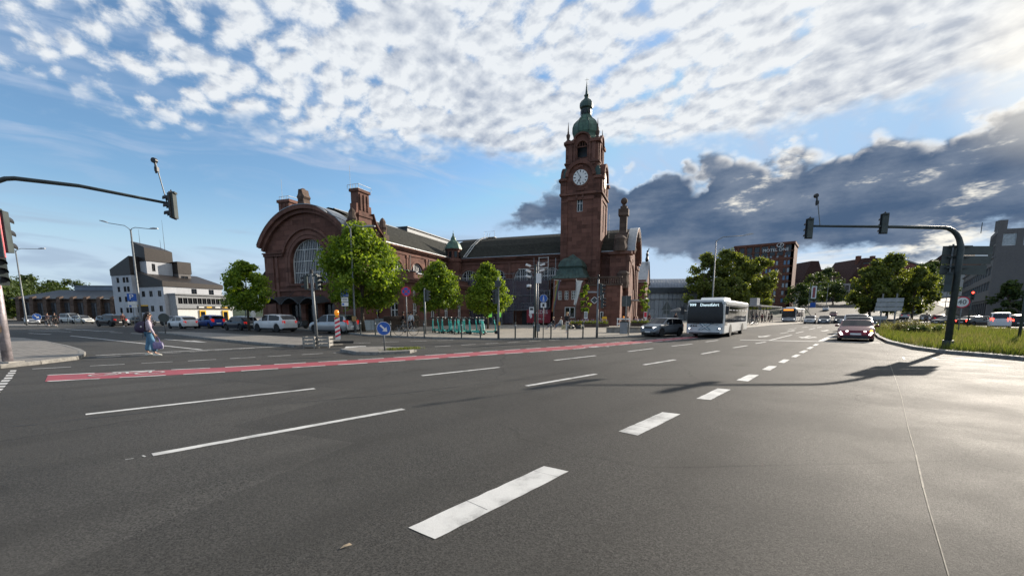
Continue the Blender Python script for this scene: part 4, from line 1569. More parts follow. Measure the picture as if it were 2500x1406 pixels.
for k, lx in enumerate((8.9, 10.4)):
    tm = thing('ticket_machine', ('ticket machine with green lit screen nearer the green trees', 'ticket machine with green lit screen nearer the red banner')[k], 'ticket machine', ST.matrix_basis @ Vector((lx, -4.9, 0)), R(-20.3), 'ticket machines by the netting')
    m = MB()
    m.span((-.38, -.25, 0), (.38, .25, 1.95))
    obj('cabinet', m, M['pole_grey'], tm)
    m = MB()
    m.span((-.3, -.275, 1.15), (.3, -.252, 1.85))
    obj('screen', m, mat('green screen', (.12, .4, .06), .4, var=.1, emit=(.25, .8, .10), estr=.35), tm)
    m = MB()
    m.span((-.3, -.27, .25), (.3, -.252, 1.0))
    obj('keypad_panel', m, M['roof_metal'], tm)

# --- right end: block with the curved gable that faces right
XE = 28.4
mx = plane_x(XE)
g_open = opening(6.0, 3.6, .6, 5.6, 3.6)


def gable_top(s):
    return 10.3 if abs(s - 6.0) > 6.4 else 7.0 + math.sqrt(max(.1, 7.2 ** 2 - (s - 6.0) ** 2))


w = MB()
holed_wall(w, mx, -1.6, 15.0, 0, gable_top, [g_open], .9, extra=[-.4 + .64 * i for i in range(21)])
w.add([(26.0, -1.6, 0), (XE, -1.6, 0), (XE, -1.6, 10.3), (26.0, -1.6, 10.3)], [(0, 1, 2, 3)])
w.add([(26.0, -1.6, 0), (26.0, -1.6, 10.3), (26.0, 0, 10.3), (26.0, 0, 0)], [(0, 1, 2, 3)])
obj('portal_wall', w, M['sandstone'], ST)
window(ST, mx, g_open, .8, mull=[4.8, 7.2], trans=[2.6, 5.6], bw=.12, name='portal_window')
m = MB()
arch_band(m, mx, 6.0, 5.6, 3.62, 4.1, 0, math.pi, -.12, .1, 20)
arch_band(m, mx, 6.0, 5.6, 4.4, 4.8, 0, math.pi, -.06, .1, 20)
obj('portal_archivolt', m, M['sandstone_trim'], ST)
m = MB()
arch_band(m, mx, 6.0, 7.0, 7.0, 7.55, R(25), R(155), -.9, .4, 24)
mbox(m, mx, -2.0, .3, 9.9, 10.3, -.6, .2)
mbox(m, mx, 11.7, 15.2, 9.9, 10.3, -.6, .2)
m.span((25.8, -2.1, 9.9), (XE + .2, -1.5, 10.3))
obj('portal_cornice', m, M['sandstone_trim'], ST)
m = MB()
arch_band(m, mx, 6.0, 7.0, 7.555, 7.62, R(27), R(153), -.95, .3, 24)
obj('gable_flashing', m, M['zinc'], ST)
for a, b, d in ((-1.7, -.6, .3), (-.1, .7, .2), (11.2, 12.0, .2), (12.8, 14.9, .3)):
    m = MB()
    mbox(m, mx, a, b, 0, 9.9, -d, .1)
    mbox(m, mx, a - .1, b + .1, 9.0, 9.5, -d - .15, .1)
    mbox(m, mx, a - .12, b + .12, 0, 1.2, -d - .2, .1)
    obj('pilaster', m, M['sandstone_trim'], ST)
m = MB()
m.prism([(-1.7, 10.3), (1.6, 10.3), (1.9, 11.6), (1.2, 12.6), (.3, 13.0), (-.5, 12.6), (-1.2, 11.4)], 26.4, 28.2, 'x')
obj('gable_scroll', m, M['dark_stone'], ST)
for pr, c_ in (([(.0, 0), (.9, 0), (1.0, .5), (.75, 1.2), (.9, 1.7), (.4, 2.1)], (27.4, -1.7, 10.3)), ([(.0, 0), (.7, 0), (.9, .6), (.75, 1.5), (.9, 2.0), (.5, 2.4)], (27.9, -1.9, 5.2)),
               ([(.0, 0), (.5, 0), (.7, .5), (.45, 1.1), (.5, 1.6), (.2, 2.0)], (XE + .5, 6.0, 12.6)), ([(.0, 0), (.45, 0), (.6, .5), (.4, 1.1), (.42, 1.5), (.2, 1.9)], (XE + .4, 1.2, 10.3))):
    m = MB()
    m.lathe(pr, 8, c_)
    obj('gable_ornament', m, M['dark_stone'], ST, 40)
m = MB()
m.span((26.6, .2, 12.4), (28.2, 1.8, 13.2))
m.span((26.9, .5, 13.2), (27.9, 1.5, 15.6))
m.span((26.7, .3, 15.6), (28.1, 1.7, 16.5))
m.span((26.95, .55, 16.5), (27.85, 1.45, 16.9))
m.lathe([(.0, 0), (.25, 0), (.25, .3), (.0, .35)], 8, (27.4, 1.0, 16.9))
m.ball((27.4, 1.0, 17.65), .48, 12, 8)
obj('gable_obelisk', m, M['dark_stone'], ST, 40)
m = MB()
m.tube([(25.2, 2.0, 12.6), (25.2, 2.0, 16.2)], .03, 5)
obj('lightning_rod', m, M['pole_dark'], ST)
m = MB()
m.span((XE, 2.8, 3.6), (XE + 2.4, 9.2, 3.75))
m.span((XE + 2.3, 2.8, 3.6), (XE + 2.45, 9.2, 4.1))
obj('portal_canopy', m, M['zinc'], ST)
# lower block between tower and portal with its balustrade
m = MB()
m.span((23.2, -5.2, 0), (28.0, -.02, 5.4))
obj('terrace_wall', m, M['sandstone'], ST)
m = MB()
m.span((23.0, -5.4, 5.4), (28.2, -5.0, 5.6))
for k in range(16):
    m.lathe([(.05, 0), (.1, .15), (.06, .4), (.1, .65), (.05, .8)], 6, (23.4 + .3 * k, -5.2, 5.6))
m.span((23.0, -5.4, 6.4), (28.2, -5.05, 6.6))
obj('balustrade', m, M['dark_stone'], ST)
for xx, zz, ww, hh in ((25.6, 3.5, .22, 1.0), (25.6, .9, .22, 1.0)):
    window(ST, plane_y(-5.24), opening(xx, ww, zz, zz + hh), .03, bw=.08)
# further side block with a small gable and figure
m = MB()
m.span((24.5, 20.1, 0), (XE + 1.2, 32, 7.6))
m.prism([(20.1, 7.6), (32, 7.6), (26, 11.6)], 20.5, XE + 1.3, 'x')
obj('rear_block_wall', m, M['sandstone'], ST)
m = MB()
m.add([(20, 20.0, 7.5), (XE + 1.5, 20.0, 7.5), (XE + 1.5, 26, 11.85), (20, 26, 11.85), (XE + 1.5, 32.2, 7.5), (20, 32.2, 7.5)], [(0, 1, 2, 3), (3, 2, 4, 5)])
obj('rear_block_roof', m, M['zinc'], ST)
m = MB()
m.lathe([(.25, 0), (.35, .4), (.2, 1.0), (.25, 1.5), (.12, 1.75), (.14, 2.0), (.05, 2.2)], 8, (XE + 1.0, 25.5, 11.8))
m.tube([(XE + 1.0, 25.5, 13.3), (XE + 1.3, 25.8, 14.4)], .08, 6)
obj('roof_figure', m, M['black'], ST)

# ------------------------------------------------------------------ the clock tower
TW = thing('clock_tower', 'tall red sandstone clock tower with green copper onion dome', 'tower', ST.location, R(-20.3))
x0, x1, y0, y1 = 18.75, 24.4, -1.5, 4.4
cx_, cy_ = (x0 + x1) / 2, (y0 + y1) / 2
HW, HD = (x1 - x0) / 2, (y1 - y0) / 2
fwin = opening(21.45, .42, 16.15, 17.95)
w = MB()
holed_wall(w, plane_y(y0), x0, x1, 0, 18.6, [fwin], .3)
swin = opening(1.45, .35, 13.6, 17.4)
swin2 = opening(1.45, .25, 7.5, 9.4)
holed_wall(w, plane_x(x1), y0, y1, 0, 18.6, [swin, swin2], .35)
w.add([(x0, y0, 0), (x0, y0, 18.6), (x0, y1, 18.6), (x0, y1, 0)], [(0, 1, 2, 3)])
w.add([(x0, y1, 0), (x0, y1, 18.6), (x1, y1, 18.6), (x1, y1, 0)], [(0, 1, 2, 3)])
obj('shaft', w, M['sandstone'], TW)
window(TW, plane_y(y0), fwin, .2, mull=[21.45], trans=[17.3], bw=.08)
window(TW, plane_x(x1), swin, .3, mull=[1.45], trans=[14.6, 15.6, 16.6], bw=.07, frame='roof_brown')
window(TW, plane_x(x1), swin2, .3, bw=.05, frame='roof_brown')
m = MB()
for a, b in ((x0 - .02, x0 + .95), (x1 - .95, x1 + .02)):
    m.span((a, y0 - .14, 0), (b, y0 + .05, 18.2))
for a, b in ((y0 - .14, y0 + .9), (y1 - .9, y1 + .1)):
    m.span((x1 - .05, a, 0), (x1 + .14, b, 18.2))
m.span((x0 - .02, y0 - .14, 17.75), (x1 + .02, y0 + .05, 18.2))
m.span((x1 - .05, y0 - .14, 17.75), (x1 + .14, y1 + .1, 18.2))
obj('corner_lesene', m, M['sandstone'], TW)
m = MB()
m.span((x0 - .25, y0 - .3, 18.45), (x1 + .3, y1 + .25, 18.75))
for a in (21.0, 21.9):
    m.span((a - .12, y0 - .22, 17.95), (a + .12, y0, 18.45))
obj('string_course', m, M['sandstone_trim'], TW)


def clock_stage(mfun, c, half):
    """One face of the clock stage: wall with the rounded hood."""
    mb = MB()
    rr = 2.05
    top_ = lambda s: 20.55 if abs(s - c) > rr else 20.9 + math.sqrt(max(0.0, rr ** 2 - (s - c) ** 2))
    holed_wall(mb, mfun, c - half, c + half, 18.7, top_, [], .1, extra=[c - rr + .001] + [c - rr * math.cos(math.pi * i / 16) for i in range(1, 16)] + [c + rr - .001])
    arch_band(mb, mfun, c, 20.9, rr - .32, rr + .12, R(2), R(178), -.32, .5, 22)
    for sg in (-1, 1):
        mbox(mb, mfun, c + sg * (half - .45) - .5, c + sg * (half - .45) + .5, 20.45, 20.8, -.38, .1)
        mbox(mb, mfun, c + sg * (half - .45) - .4, c + sg * (half - .45) + .4, 18.75, 20.45, -.14, .1)
    arch_band(mb, mfun, c, 20.75, 1.12, 1.3, 0, 2 * math.pi - .001, -.10, .05, 24)
    mbox(mb, mfun, c - .55, c + .55, 19.0, 19.35, -.16, .05)
    arch_band(mb, mfun, c, 22.15, .05, .35, 0, math.pi, -.12, .05, 8)
    return mb


obj('clock_stage', clock_stage(plane_y(y0 - .05), 21.5, HW + .05), M['sandstone'], TW)
obj('clock_stage', clock_stage(plane_x(x1 + .05), cy_, HD + .05), M['sandstone'], TW)
obj('clock_stage', clock_stage(plane_x(x0 - .05, -1), cy_, HD + .05), M['sandstone'], TW)
m = MB()
m.span((x0 + .02, y0 + .02, 18.72), (x1 - .02, y1, 20.6))
obj('clock_core', m, M['sandstone'], TW)
# copper corner caps and the little side roofs behind the hoods
m = MB()
for (c, rr, ax) in ((21.5, 2.1, 'y'), (cy_, 2.1, 'x')):
    arc = [(c + rr * math.cos(math.pi * i / 12), 20.9 + rr * math.sin(math.pi * i / 12)) for i in range(13)]
    if ax == 'y':
        m.loft([[(s, yy, z) for s, z in arc] for yy in (y0 + .2, y1 - .2)], closed=False)
    else:
        m.loft([[(xx, s, z) for s, z in arc] for xx in (x0 + .2, x1 - .2)], closed=False)
for sx in (x0 + .55, x1 - .55):
    for sy in (y0 + .55, y1 - .55):
        m.lathe([(.85, 20.6), (.8, 20.8), (.5, 21.3), (.45, 21.9), (.2, 22.3)], 4, (sx, sy, 0), phase=R(45))
obj('hood_roof', m, M['copper_dark'], TW, 40)
# clock faces
for mfun_name in ('front', 'right'):
    ck = bpy.data.objects.new('clock', None)
    COL.objects.link(ck)
    ck.parent = TW
    if mfun_name == 'front':
        ck.location = (21.5, y0 - .12, 20.78)
    else:
        ck.location = (x1 + .12, cy_, 20.78)
        ck.rotation_euler = (0, 0, R(90))
    m = MB()
    m.lathe([(1.06, .06), (1.06, 0), (1.04, -.03), (.0, -.03)], 32, (0, 0, 0), 'y')
    obj('clock_dial', m, M['sign_white'] if mfun_name == 'front' else mat('dial with painted sunlight', (.60, .52, .36), .35, .3, var=.1), ck, 40)  # the right dial has warm sunlight put into its colour
    m = MB()
    for k in range(12):
        a = R(30 * k)
        L = .24 if k % 3 else .28
        rot = Matrix.Rotation(a, 3, 'Y')
        m.box(rot @ Vector((0, -.04, .84)), (.085 if k % 3 else .12, .02, L), rot)
    obj('hour_marks', m, M['sign_black'], ck)
    m = MB()
    rot = Matrix.Rotation(R(-31), 3, 'Y')
    m.box(rot @ Vector((0, -.06, .34)), (.05, .02, 1.0), rot)
    obj('minute_hand', m, M['sign_black'], ck)
    m = MB()
    rot = Matrix.Rotation(R(203), 3, 'Y')
    m.box(rot @ Vector((0, -.075, .08)), (.07, .02, .5), rot)
    for k in range(8):
        a0_, a1_ = R(45 * k), R(45 * k + 45)
        p0 = rot @ Vector((.13 * math.cos(a0_), -.075, .45 + .13 * math.sin(a0_)))
        p1 = rot @ Vector((.13 * math.cos(a1_), -.075, .45 + .13 * math.sin(a1_)))
        m.tube([p0, p1], .032, 5)
    obj('hour_hand', m, M['sign_black'], ck)
# belfry
m = MB()
m.span((20.5, .4, 21.0), (22.2, 2.6, 26.0))  # black box added inside so the belfry openings look dark
obj('belfry_dark_core', m, M['black'], TW)
bh = 2.32
bx, by = 21.5, cy_
bops = [opening(bx, .72, 23.7, 25.15, .72)]
w = MB()
bo_x = [opening(by, .72, 23.7, 25.15, .72)]
def bel_top(c):
    return lambda s: 26.0 if abs(s - c) > 1.15 else 26.0 + .95 * math.sqrt(max(0, 1 - ((s - c) / 1.15) ** 2))
ex = lambda c: [c - 1.15 * math.cos(math.pi * i / 12) for i in range(13)]
holed_wall(w, plane_y(by - bh), bx - bh, bx + bh, 21.5, bel_top(bx), bops, .5, extra=ex(bx))
holed_wall(w, plane_y(by + bh), bx - bh, bx + bh, 21.5, bel_top(bx), bops, -.5, extra=ex(bx))
holed_wall(w, plane_x(bx + bh), by - bh, by + bh, 21.5, bel_top(by), bo_x, .5, extra=ex(by))
holed_wall(w, plane_x(bx - bh, -1), by - bh, by + bh, 21.5, bel_top(by), bo_x, .5, extra=ex(by))
holed_wall(w, plane_y(by - bh + .5), bx - bh, bx + bh, 21.5, 26, bops, .01)
holed_wall(w, plane_x(bx + bh - .5), by - bh, by + bh, 21.5, 26, bo_x, .01)
obj('belfry', w, M['sandstone'], TW)
m = MB()
for mfun, c in ((plane_y(by - bh), bx), (plane_x(bx + bh), by), (plane_x(bx - bh, -1), by)):
    for sg in (-1, 1):
        mbox(m, mfun, c + sg * 1.65 - .28, c + sg * 1.65 + .28, 22.6, 25.6, -.16, .05)
        mbox(m, mfun, c + sg * 1.1 - .14, c + sg * 1.1 + .14, 22.6, 25.9, -.10, .05)
        mbox(m, mfun, c + sg * 1.75 - .65, c + sg * 1.75 + .65, 25.6, 26.0, -.34, .05)
        mbox(m, mfun, c + sg * 1.75 - .62, c + sg * 1.75 + .62, 22.9, 23.1, -.25, .05)
    arch_band(m, mfun, c, 26.0, 1.0, 1.25, 0, math.pi, -.3, .1, 14, .84)
    arch_band(m, mfun, c, 25.15, .74, .9, 0, math.pi, -.1, .05, 12)
obj('belfry_trim', m, M['sandstone_trim'], TW)
m = MB()
for mfun, c in ((plane_y(by - bh), bx), (plane_x(bx + bh), by)):
    for k in range(6):
        s = c - .6 + .24 * k
        mbox(m, mfun, s - .05, s + .05, 23.05, 23.6, .02, .12)
    mbox(m, mfun, c - .75, c + .75, 23.55, 23.68, 0, .16)
    for k in (-.36, 0, .36):
        mbox(m, mfun, c + k - .05, c + k + .05, 25.2, 25.82, .12, .26)
    mbox(m, mfun, c - .7, c + .7, 25.12, 25.24, .12, .26)
obj('belfry_tracery', m, M['sandstone_trim'], TW)
for sx in (-1, 1):
    for sy in (-1, 1):
        m = MB()
        m.lathe([(.3, 25.95), (.32, 26.2), (.18, 26.35), (.26, 26.7), (.3, 26.95), (.15, 27.15), (.1, 27.5), (.02, 28.7)], 8, (bx + sx * 2.1, by + sy * 2.1, 0))
        obj('pinnacle', m, M['dark_stone'], TW)
# the dome, lantern and spire
zz_ = lambda pr: [(r_ * (.86 if z_ > 26.7 else .95), z_ if z_ < 29 else 29 + (z_ - 29) * .79) for r_, z_ in pr]
m = MB()
sq = R(22.5)
m.lathe(zz_([(2.45, 26.0), (2.4, 26.6), (2.1, 26.9), (2.02, 27.1), (2.05, 27.3), (2.2, 27.6), (2.24, 27.95), (2.22, 28.4), (2.02, 28.9), (1.6, 29.35), (1.2, 29.7), (.98, 30.1), (.92, 30.35)]), 8, (bx, by, 0), phase=sq)
obj('dome', m, M['copper'], TW)
m = MB()
m.lathe(zz_([(.86, 30.3), (.82, 30.5), (.8, 31.5), (.95, 31.6), (1.12, 31.75), (1.12, 31.85)]), 8, (bx, by, 0), phase=sq)
obj('lantern', m, M['copper_dark'], TW)
for k in range(8):
    a = R(45 * k)
    m = MB()
    m.box((bx + .78 * math.cos(a), by + .78 * math.sin(a), 30.55), (.04, .38, .6), Matrix.Rotation(a, 3, 'Z'))
    obj('lantern_opening', m, M['black'], TW)
m = MB()
m.lathe(zz_([(1.12, 31.85), (1.14, 32.1), (1.1, 32.5), (.85, 32.95), (.5, 33.2), (.34, 33.45), (.32, 33.65), (.42, 33.8), (.42, 33.95), (.24, 34.1), (.2, 34.4), (.12, 35.2), (.03, 36.2)]), 8, (bx, by, 0), phase=sq)
m.tube([(bx, by, 34.6), (bx, by, 35.2)], .025, 5)
m.tube([(bx - .3, by, 34.95), (bx + .3, by, 34.95)], .02, 5)
obj('spire', m, M['copper_dark'], TW)
# seams on the dome
for k in range(8):
    a = sq + R(45 * k)
    m = MB()
    m.tube([(bx + r * math.cos(a), by + r * math.sin(a), z) for r, z in zz_([(2.04, 27.1), (2.08, 27.3), (2.23, 27.6), (2.27, 27.95), (2.25, 28.4), (2.04, 28.92), (1.62, 29.37), (1.22, 29.72), (1.0, 30.1)])], .045, 5)
    obj('dome_rib', m, M['copper_dark'], TW)

# --- pavilion at the foot of the tower
PV = thing('tower_pavilion', 'low red sandstone pavilion with green mansard roof at tower foot', 'pavilion', ST.location, R(-20.3))
pw = [opening(19.85 + i * .95, .27, 3.55, 4.75) for i in range(3)] + [opening(21.3, .72, 1.05, 2.55)]
w = MB()
holed_wall(w, plane_y(-6.0), 18.9, 23.3, 0, 6.3, pw, .25)
w.add([(23.3, -6, 0), (23.3, -1.5, 0), (23.3, -1.5, 6.3), (23.3, -6, 6.3)], [(0, 1, 2, 3)])
w.add([(18.9, -6, 0), (18.9, -6, 6.3), (18.9, -1.5, 6.3), (18.9, -1.5, 0)], [(0, 1, 2, 3)])
w.span((18.8, -6.1, 0), (23.4, -5.985, .7))
w.span((18.8, -6.12, 5.1), (23.4, -5.985, 5.25))
obj('wall', w, M['sandstone'], PV)
for o in pw[:3]:
    window(PV, plane_y(-6.0), o, .18, mull=[o['c']], trans=[4.0, 4.4], bw=.08)
o = pw[3]
window(PV, plane_y(-6.0), o, .12, mull=[o['c']], bw=.1)
m = MB()
m.span((18.7, -6.25, 6.2), (23.5, -1.4, 6.42))
obj('cornice', m, M['sandstone_trim'], PV)
m = MB()
m.add([(18.6, -6.35, 6.42), (23.6, -6.35, 6.42), (23.6, -1.4, 6.42), (18.6, -1.4, 6.42),
       (19.1, -5.8, 7.0), (23.1, -5.8, 7.0), (23.1, -1.4, 7.0), (19.1, -1.4, 7.0),
       (19.55, -5.3, 8.0), (22.65, -5.3, 8.0), (22.65, -1.4, 8.0), (19.55, -1.4, 8.0)],
      [(0, 1, 5, 4), (1, 2, 6, 5), (3, 0, 4, 7), (4, 5, 9, 8), (5, 6, 10, 9), (7, 4, 8, 11)])
m.span((19.45, -5.4, 8.0), (22.75, -1.4, 8.12))
obj('lower_mansard', m, M['copper_dark'], PV)
m = MB()
prof = [(1.7, 8.12), (1.62, 8.4), (1.4, 8.9), (1.05, 9.25), (.62, 9.45), (.35, 9.7), (.02, 9.95)]
m.loft([[(21.1 - r, -3.6 - r * 1.15, z), (21.1 + r, -3.6 - r * 1.15, z), (21.1 + r, -3.6 + r * 1.15, z), (21.1 - r, -3.6 + r * 1.15, z)] for r, z in prof])
obj('upper_mansard', m, M['copper_dark'], PV)
for k in range(9):
    m = MB()
    xx = 18.85 + .56 * k
    t = (xx - 18.6) / 5.0
    m.tube([(18.6 + 5.0 * t, -6.37, 6.44), (19.1 + 4.0 * t, -5.82, 7.02), (19.55 + 3.1 * t, -5.32, 8.0)], .03, 4)
    obj('roof_seam', m, M['copper_dark'], PV)
for k in range(5):
    m = MB()
    t = (k - 2) / 2.3
    m.tube([(21.1 + r * t, -3.6 - r * 1.15 - .02, z + .01) for r, z in prof[:6]], .028, 4)
    obj('roof_seam', m, M['copper_dark'], PV)

# ------------------------------------------------------------------ trees
def leaf_cloud(name, centres, radii, n, size, seed, squash=0.8):
    r = np.random.default_rng(seed)
    k = r.integers(0, len(centres), n)
    C = np.array(centres)[k]
    Rr = np.array(radii)[k]
    d = r.normal(size=(n, 3))
    d /= np.linalg.norm(d, axis=1)[:, None]
    rad = Rr * np.minimum(1.25, np.abs(r.normal(0.72, 0.26, n)))
    P = C + d * rad[:, None] * np.array([1, 1, squash])
    # leaf planes: mostly facing outward and up, with scatter
    nrm = d * 0.7 + r.normal(size=(n, 3)) * 0.55 + np.array([0, 0, 0.35])
    nrm /= np.linalg.norm(nrm, axis=1)[:, None]
    a = np.cross(nrm, r.normal(size=(n, 3)))
    a /= np.linalg.norm(a, axis=1)[:, None]
    b = np.cross(nrm, a)
    s = size * r.uniform(0.6, 1.35, n)[:, None]
    v = np.zeros((n, 4, 3))
    v[:, 0] = P - a * s
    v[:, 1] = P + b * s * 0.62 + nrm * s * 0.12
    v[:, 2] = P + a * s
    v[:, 3] = P - b * s * 0.62 + nrm * s * 0.12
    me = bpy.data.meshes.new(name)
    me.vertices.add(n * 4)
    me.vertices.foreach_set('co', v.reshape(-1))
    me.loops.add(n * 4)
    me.loops.foreach_set('vertex_index', np.arange(n * 4, dtype=np.int32))
    me.polygons.add(n)
    me.polygons.foreach_set('loop_start', np.arange(n, dtype=np.int32) * 4)
    me.update(calc_edges=True)
    return me


def tree(name, label, x, y, H, base, rx, n, size, leaf, trunk_r, seed, z0=None, group=None, clumps=60, shape=0.75, trunk_lean=0.0, loose=1.0):
    z0 = hill(x, y) if z0 is None else z0
    t = thing(name, label, 'tree', (x, y, z0), 0, group)
    r = random.Random(seed)
    cs, rs = [], []
    hc = H - base
    for i in range(clumps):
        f = r.random() ** 0.9
        prof = max(0.12, math.sin(math.pi * min(0.98, f ** shape * 0.93 + 0.05)) ** 0.75)
        a_ = r.uniform(0, 2 * math.pi)
        lump = 1.0 + (0.38 if leaf != 'leaf_a' else 0.2) * mnoise.noise(Vector((seed * 3.1 + a_ * 1.1, f * 3.5, 1.7)))
        rad = rx * prof * lump * (r.random() ** 0.42) * 0.92
        a = a_
        cs.append((rad * math.cos(a), rad * math.sin(a), base + hc * (0.05 + 0.91 * f)))
        if r.random() < (.14 if leaf != 'leaf_a' else .05):
            cs[-1] = (cs[-1][0] * 1.12, cs[-1][1] * 1.12, cs[-1][2])
        rs.append(rx * r.uniform(0.10, 0.32) * loose * (0.65 + 0.5 * prof))
    obj('crown', leaf_cloud(name + '_crown', cs, rs, n, size, seed), M[leaf], t)
    m = MB()
    wob = [(r.gauss(0, .06) * trunk_r * 6, r.gauss(0, .06) * trunk_r * 6) for _ in range(4)]
    top = base + hc * 0.62
    pts = [(0, 0, -.05), (wob[0][0], wob[0][1], base * .5), (wob[1][0], wob[1][1], base), (wob[2][0], wob[2][1], base + hc * .3), (wob[3][0], wob[3][1], top)]
    m.tube(pts, [trunk_r * 1.25, trunk_r, trunk_r * .85, trunk_r * .55, trunk_r * .15], 9)
    for i in range(9):
        c = Vector(cs[r.randrange(len(cs))])
        f = r.uniform(0.15, 0.75)
        s = Vector(pts[2]) * (1 - f) + Vector(pts[4]) * f
        s.z = min(s.z, c.z - .1)
        mid = (s + c) / 2 + Vector((0, 0, .08 * rx))
        m.tube([s, mid, c], [trunk_r * .38, trunk_r * .26, trunk_r * .08], 6)
    obj('trunk', m, M['bark'], t, True)
    return t


def gpos(px, py, z=0.12):
    p = ground(px, py, z)
    return p.x, p.y


x, y = gpos(866, 811)
tree('maple_tree', 'tall full maple beside the double lamp post, largest on the square', x - .1, y + 2.6, 9.5, 2.0, 3.75, 24000, .145, 'leaf_a', .16, 11, .12, 'leafy trees on the station square', 190, .62)
tree('maple_tree', 'rounded maple behind the parked white cars, left of the arched hall', -25.9, 43.0, 6.6, 1.8, 2.45, 11000, .13, 'leaf_a', .11, 12, .12, 'leafy trees on the station square', 90, .7)
tree('maple_tree', 'egg shaped green maple standing over the left end of the scooters', -7.05, 42.5, 6.6, 1.55, 2.35, 17000, .115, 'leaf_a', .10, 13, .12, 'leafy trees on the station square', 170, .58)
tree('maple_tree', 'egg shaped green maple behind the right end of the scooters', -2.55, 46.0, 6.7, 1.45, 2.25, 17000, .115, 'leaf_a', .10, 14, .12, 'leafy trees on the station square', 170, .6)
tree('young_tree', 'slim young tree in the flower bed before the pavilion', 9.0, 54.0, 5.2, 1.6, .82, 2600, .10, 'leaf_a', .05, 15, .12, 'young trees in flower beds', 26, .8)
tree('young_tree', 'slim young tree in front of the portal with a red notice', 17.5, 58.0, 5.9, 1.7, .85, 2600, .10, 'leaf_a', .05, 16, .12, 'young trees in flower beds', 26, .8)
tree('plane_tree', 'broad plane tree behind the white bus, tallest of its clump', 54.5, 112, 17.9, 2.2, 7.0, 14000, .30, 'leaf_b', .38, 21, .1, 'plane trees behind the bus', 80, .8)
tree('plane_tree', 'plane tree left of its clump, behind the lamp post', 47.0, 108, 16.4, 2.0, 5.0, 9000, .28, 'leaf_b', .32, 22, .1, 'plane trees behind the bus', 60, .8)
tree('plane_tree', 'plane tree right of its clump, in front of the hotel', 62.0, 112, 15.6, 2.2, 6.2, 11000, .29, 'leaf_b', .33, 23, .1, 'plane trees behind the bus', 70, .8)
tree('plane_tree', 'low plane tree above the bus roof in the middle of its clump', 52.0, 104, 10.0, 1.6, 5.2, 8000, .27, 'leaf_b', .25, 24, .1, 'plane trees behind the bus', 55, .8)
tree('roadside_tree', 'spreading tree on the meadow tip left of the direction boards', 84.6, 104, 14.0, 1.8, 4.9, 11000, .30, 'leaf_b', .33, 31, .1, 'trees behind the direction boards', 75, .8)
tree('roadside_tree', 'tall loose tree above the direction boards', 90.6, 106, 15.7, 1.8, 4.9, 10000, .30, 'leaf_b', .33, 32, .1, 'trees behind the direction boards', 65, .8, loose=1.1)
tree('roadside_tree', 'tree right of the direction boards by the rising road', 95.0, 104, 12.6, 1.5, 4.5, 8000, .28, 'leaf_b', .28, 33, .1, 'trees behind the direction boards', 60, .8)
for i, (px, py, Y, H, rx, lab) in enumerate((
        (2275, 700, 190, 17, 9, 'dark tree crown by the road behind the red brown building'),
        (2235, 690, 170, 15, 8, 'dark tree above the queue on the rising road'),
        (1950, 735, 165, 9, 6, 'dark green tree at the foot of the hotel'),
        (1985, 720, 200, 14, 8, 'dark green tree left of the grey office on the hill'),
        (2010, 705, 240, 17, 10, 'tall tree on the hill before the long tiled roof'),
        (2030, 730, 185, 9, 6, 'tree in front of the grey office on the hill'),
        (2460, 740, 92, 8, 4.0, 'tree in front of the shopping mall entrance'),
        (30, 720, 150, 14, 13, 'dark tree clump at the left edge behind the hall'),
        (95, 715, 170, 16, 13, 'dark tree clump above the left end of the hall roof'),
        (165, 705, 230, 20, 15, 'distant tree crown over the hall roof ridge'),
        (-30, 725, 120, 12, 10, 'dark tree clump behind the left signal pole'))):
    p = at(px, 768, Y)
    tree('distant_tree', lab, p.x, Y, H, 1.2, rx, 3600, .55 if rx > 9 else .36, 'leaf_c', .3, 50 + i, None, 'trees in the background', 40, .75)


# ------------------------------------------------------------------ other buildings
def wins_grid(parent, mf, cols, rows, hw, h, depth=.12, mull=True, frame='white_frame', glass='glass', bw=.06):
    for z in rows:
        for c in cols:
            window(parent, mf, opening(c, hw, z, z + h), depth, mull=[c] if mull else [], bw=bw, frame=frame, glass=glass)


# white office building with brown sheet metal roofs (origin at the near corner of its lower block)
OB = thing('office_building', 'white stepped office building with dark brown sheet roofs and antennas', 'building', (-77.3, 98, .12), R(-22))
def ob_block(name, x0, x1, y0, y1, z0, zs, m, fw=(), sw=(), hw=.5, h=1.3):
    """Block with top heights zs at (front left, front right, back right, back left); fw / sw are (offset, sill) of front / side windows."""
    a_, b_, c_, d_ = zs
    mb = MB()
    mb.add([(x0, y0, z0), (x0, y1, z0), (x1, y1, z0), (x0, y0, a_), (x1, y0, b_), (x1, y1, c_), (x0, y1, d_)], [(0, 3, 6, 1), (1, 6, 5, 2), (3, 4, 5, 6)])
    fo = [opening(c, hw, z, z + h) for c, z in fw]
    so = [opening(c, hw, z, z + h) for c, z in sw]
    holed_wall(mb, plane_y(y0), x0, x1, z0, lambda s: a_ + (b_ - a_) * (s - x0) / (x1 - x0), fo, .2)
    holed_wall(mb, plane_x(x1), y0, y1, z0, lambda s: b_ + (c_ - b_) * (s - y0) / (y1 - y0), so, .2)
    obj(name, mb, M[m], OB)
    for o in fo:
        window(OB, plane_y(y0), o, .15, mull=[o['c']], bw=.07, frame='black')
    for o in so:
        window(OB, plane_x(x1), o, .15, mull=[o['c']], bw=.07, frame='black')
f4 = lambda v: (v, v, v, v)
ob_block('wall', -17, -9.3, -1, 6, 0, f4(10.4), 'white_wall', [(c, z) for c in (-14.6, -12.2, -10.9) for z in (1.9, 4.4, 6.7, 8.75)], (), .5, 1.2)
ob_block('roof_cladding', -17.1, -9.25, -1.1, 6, 10.42, (11.9, 14.6, 14.6, 11.9), 'roof_brown')
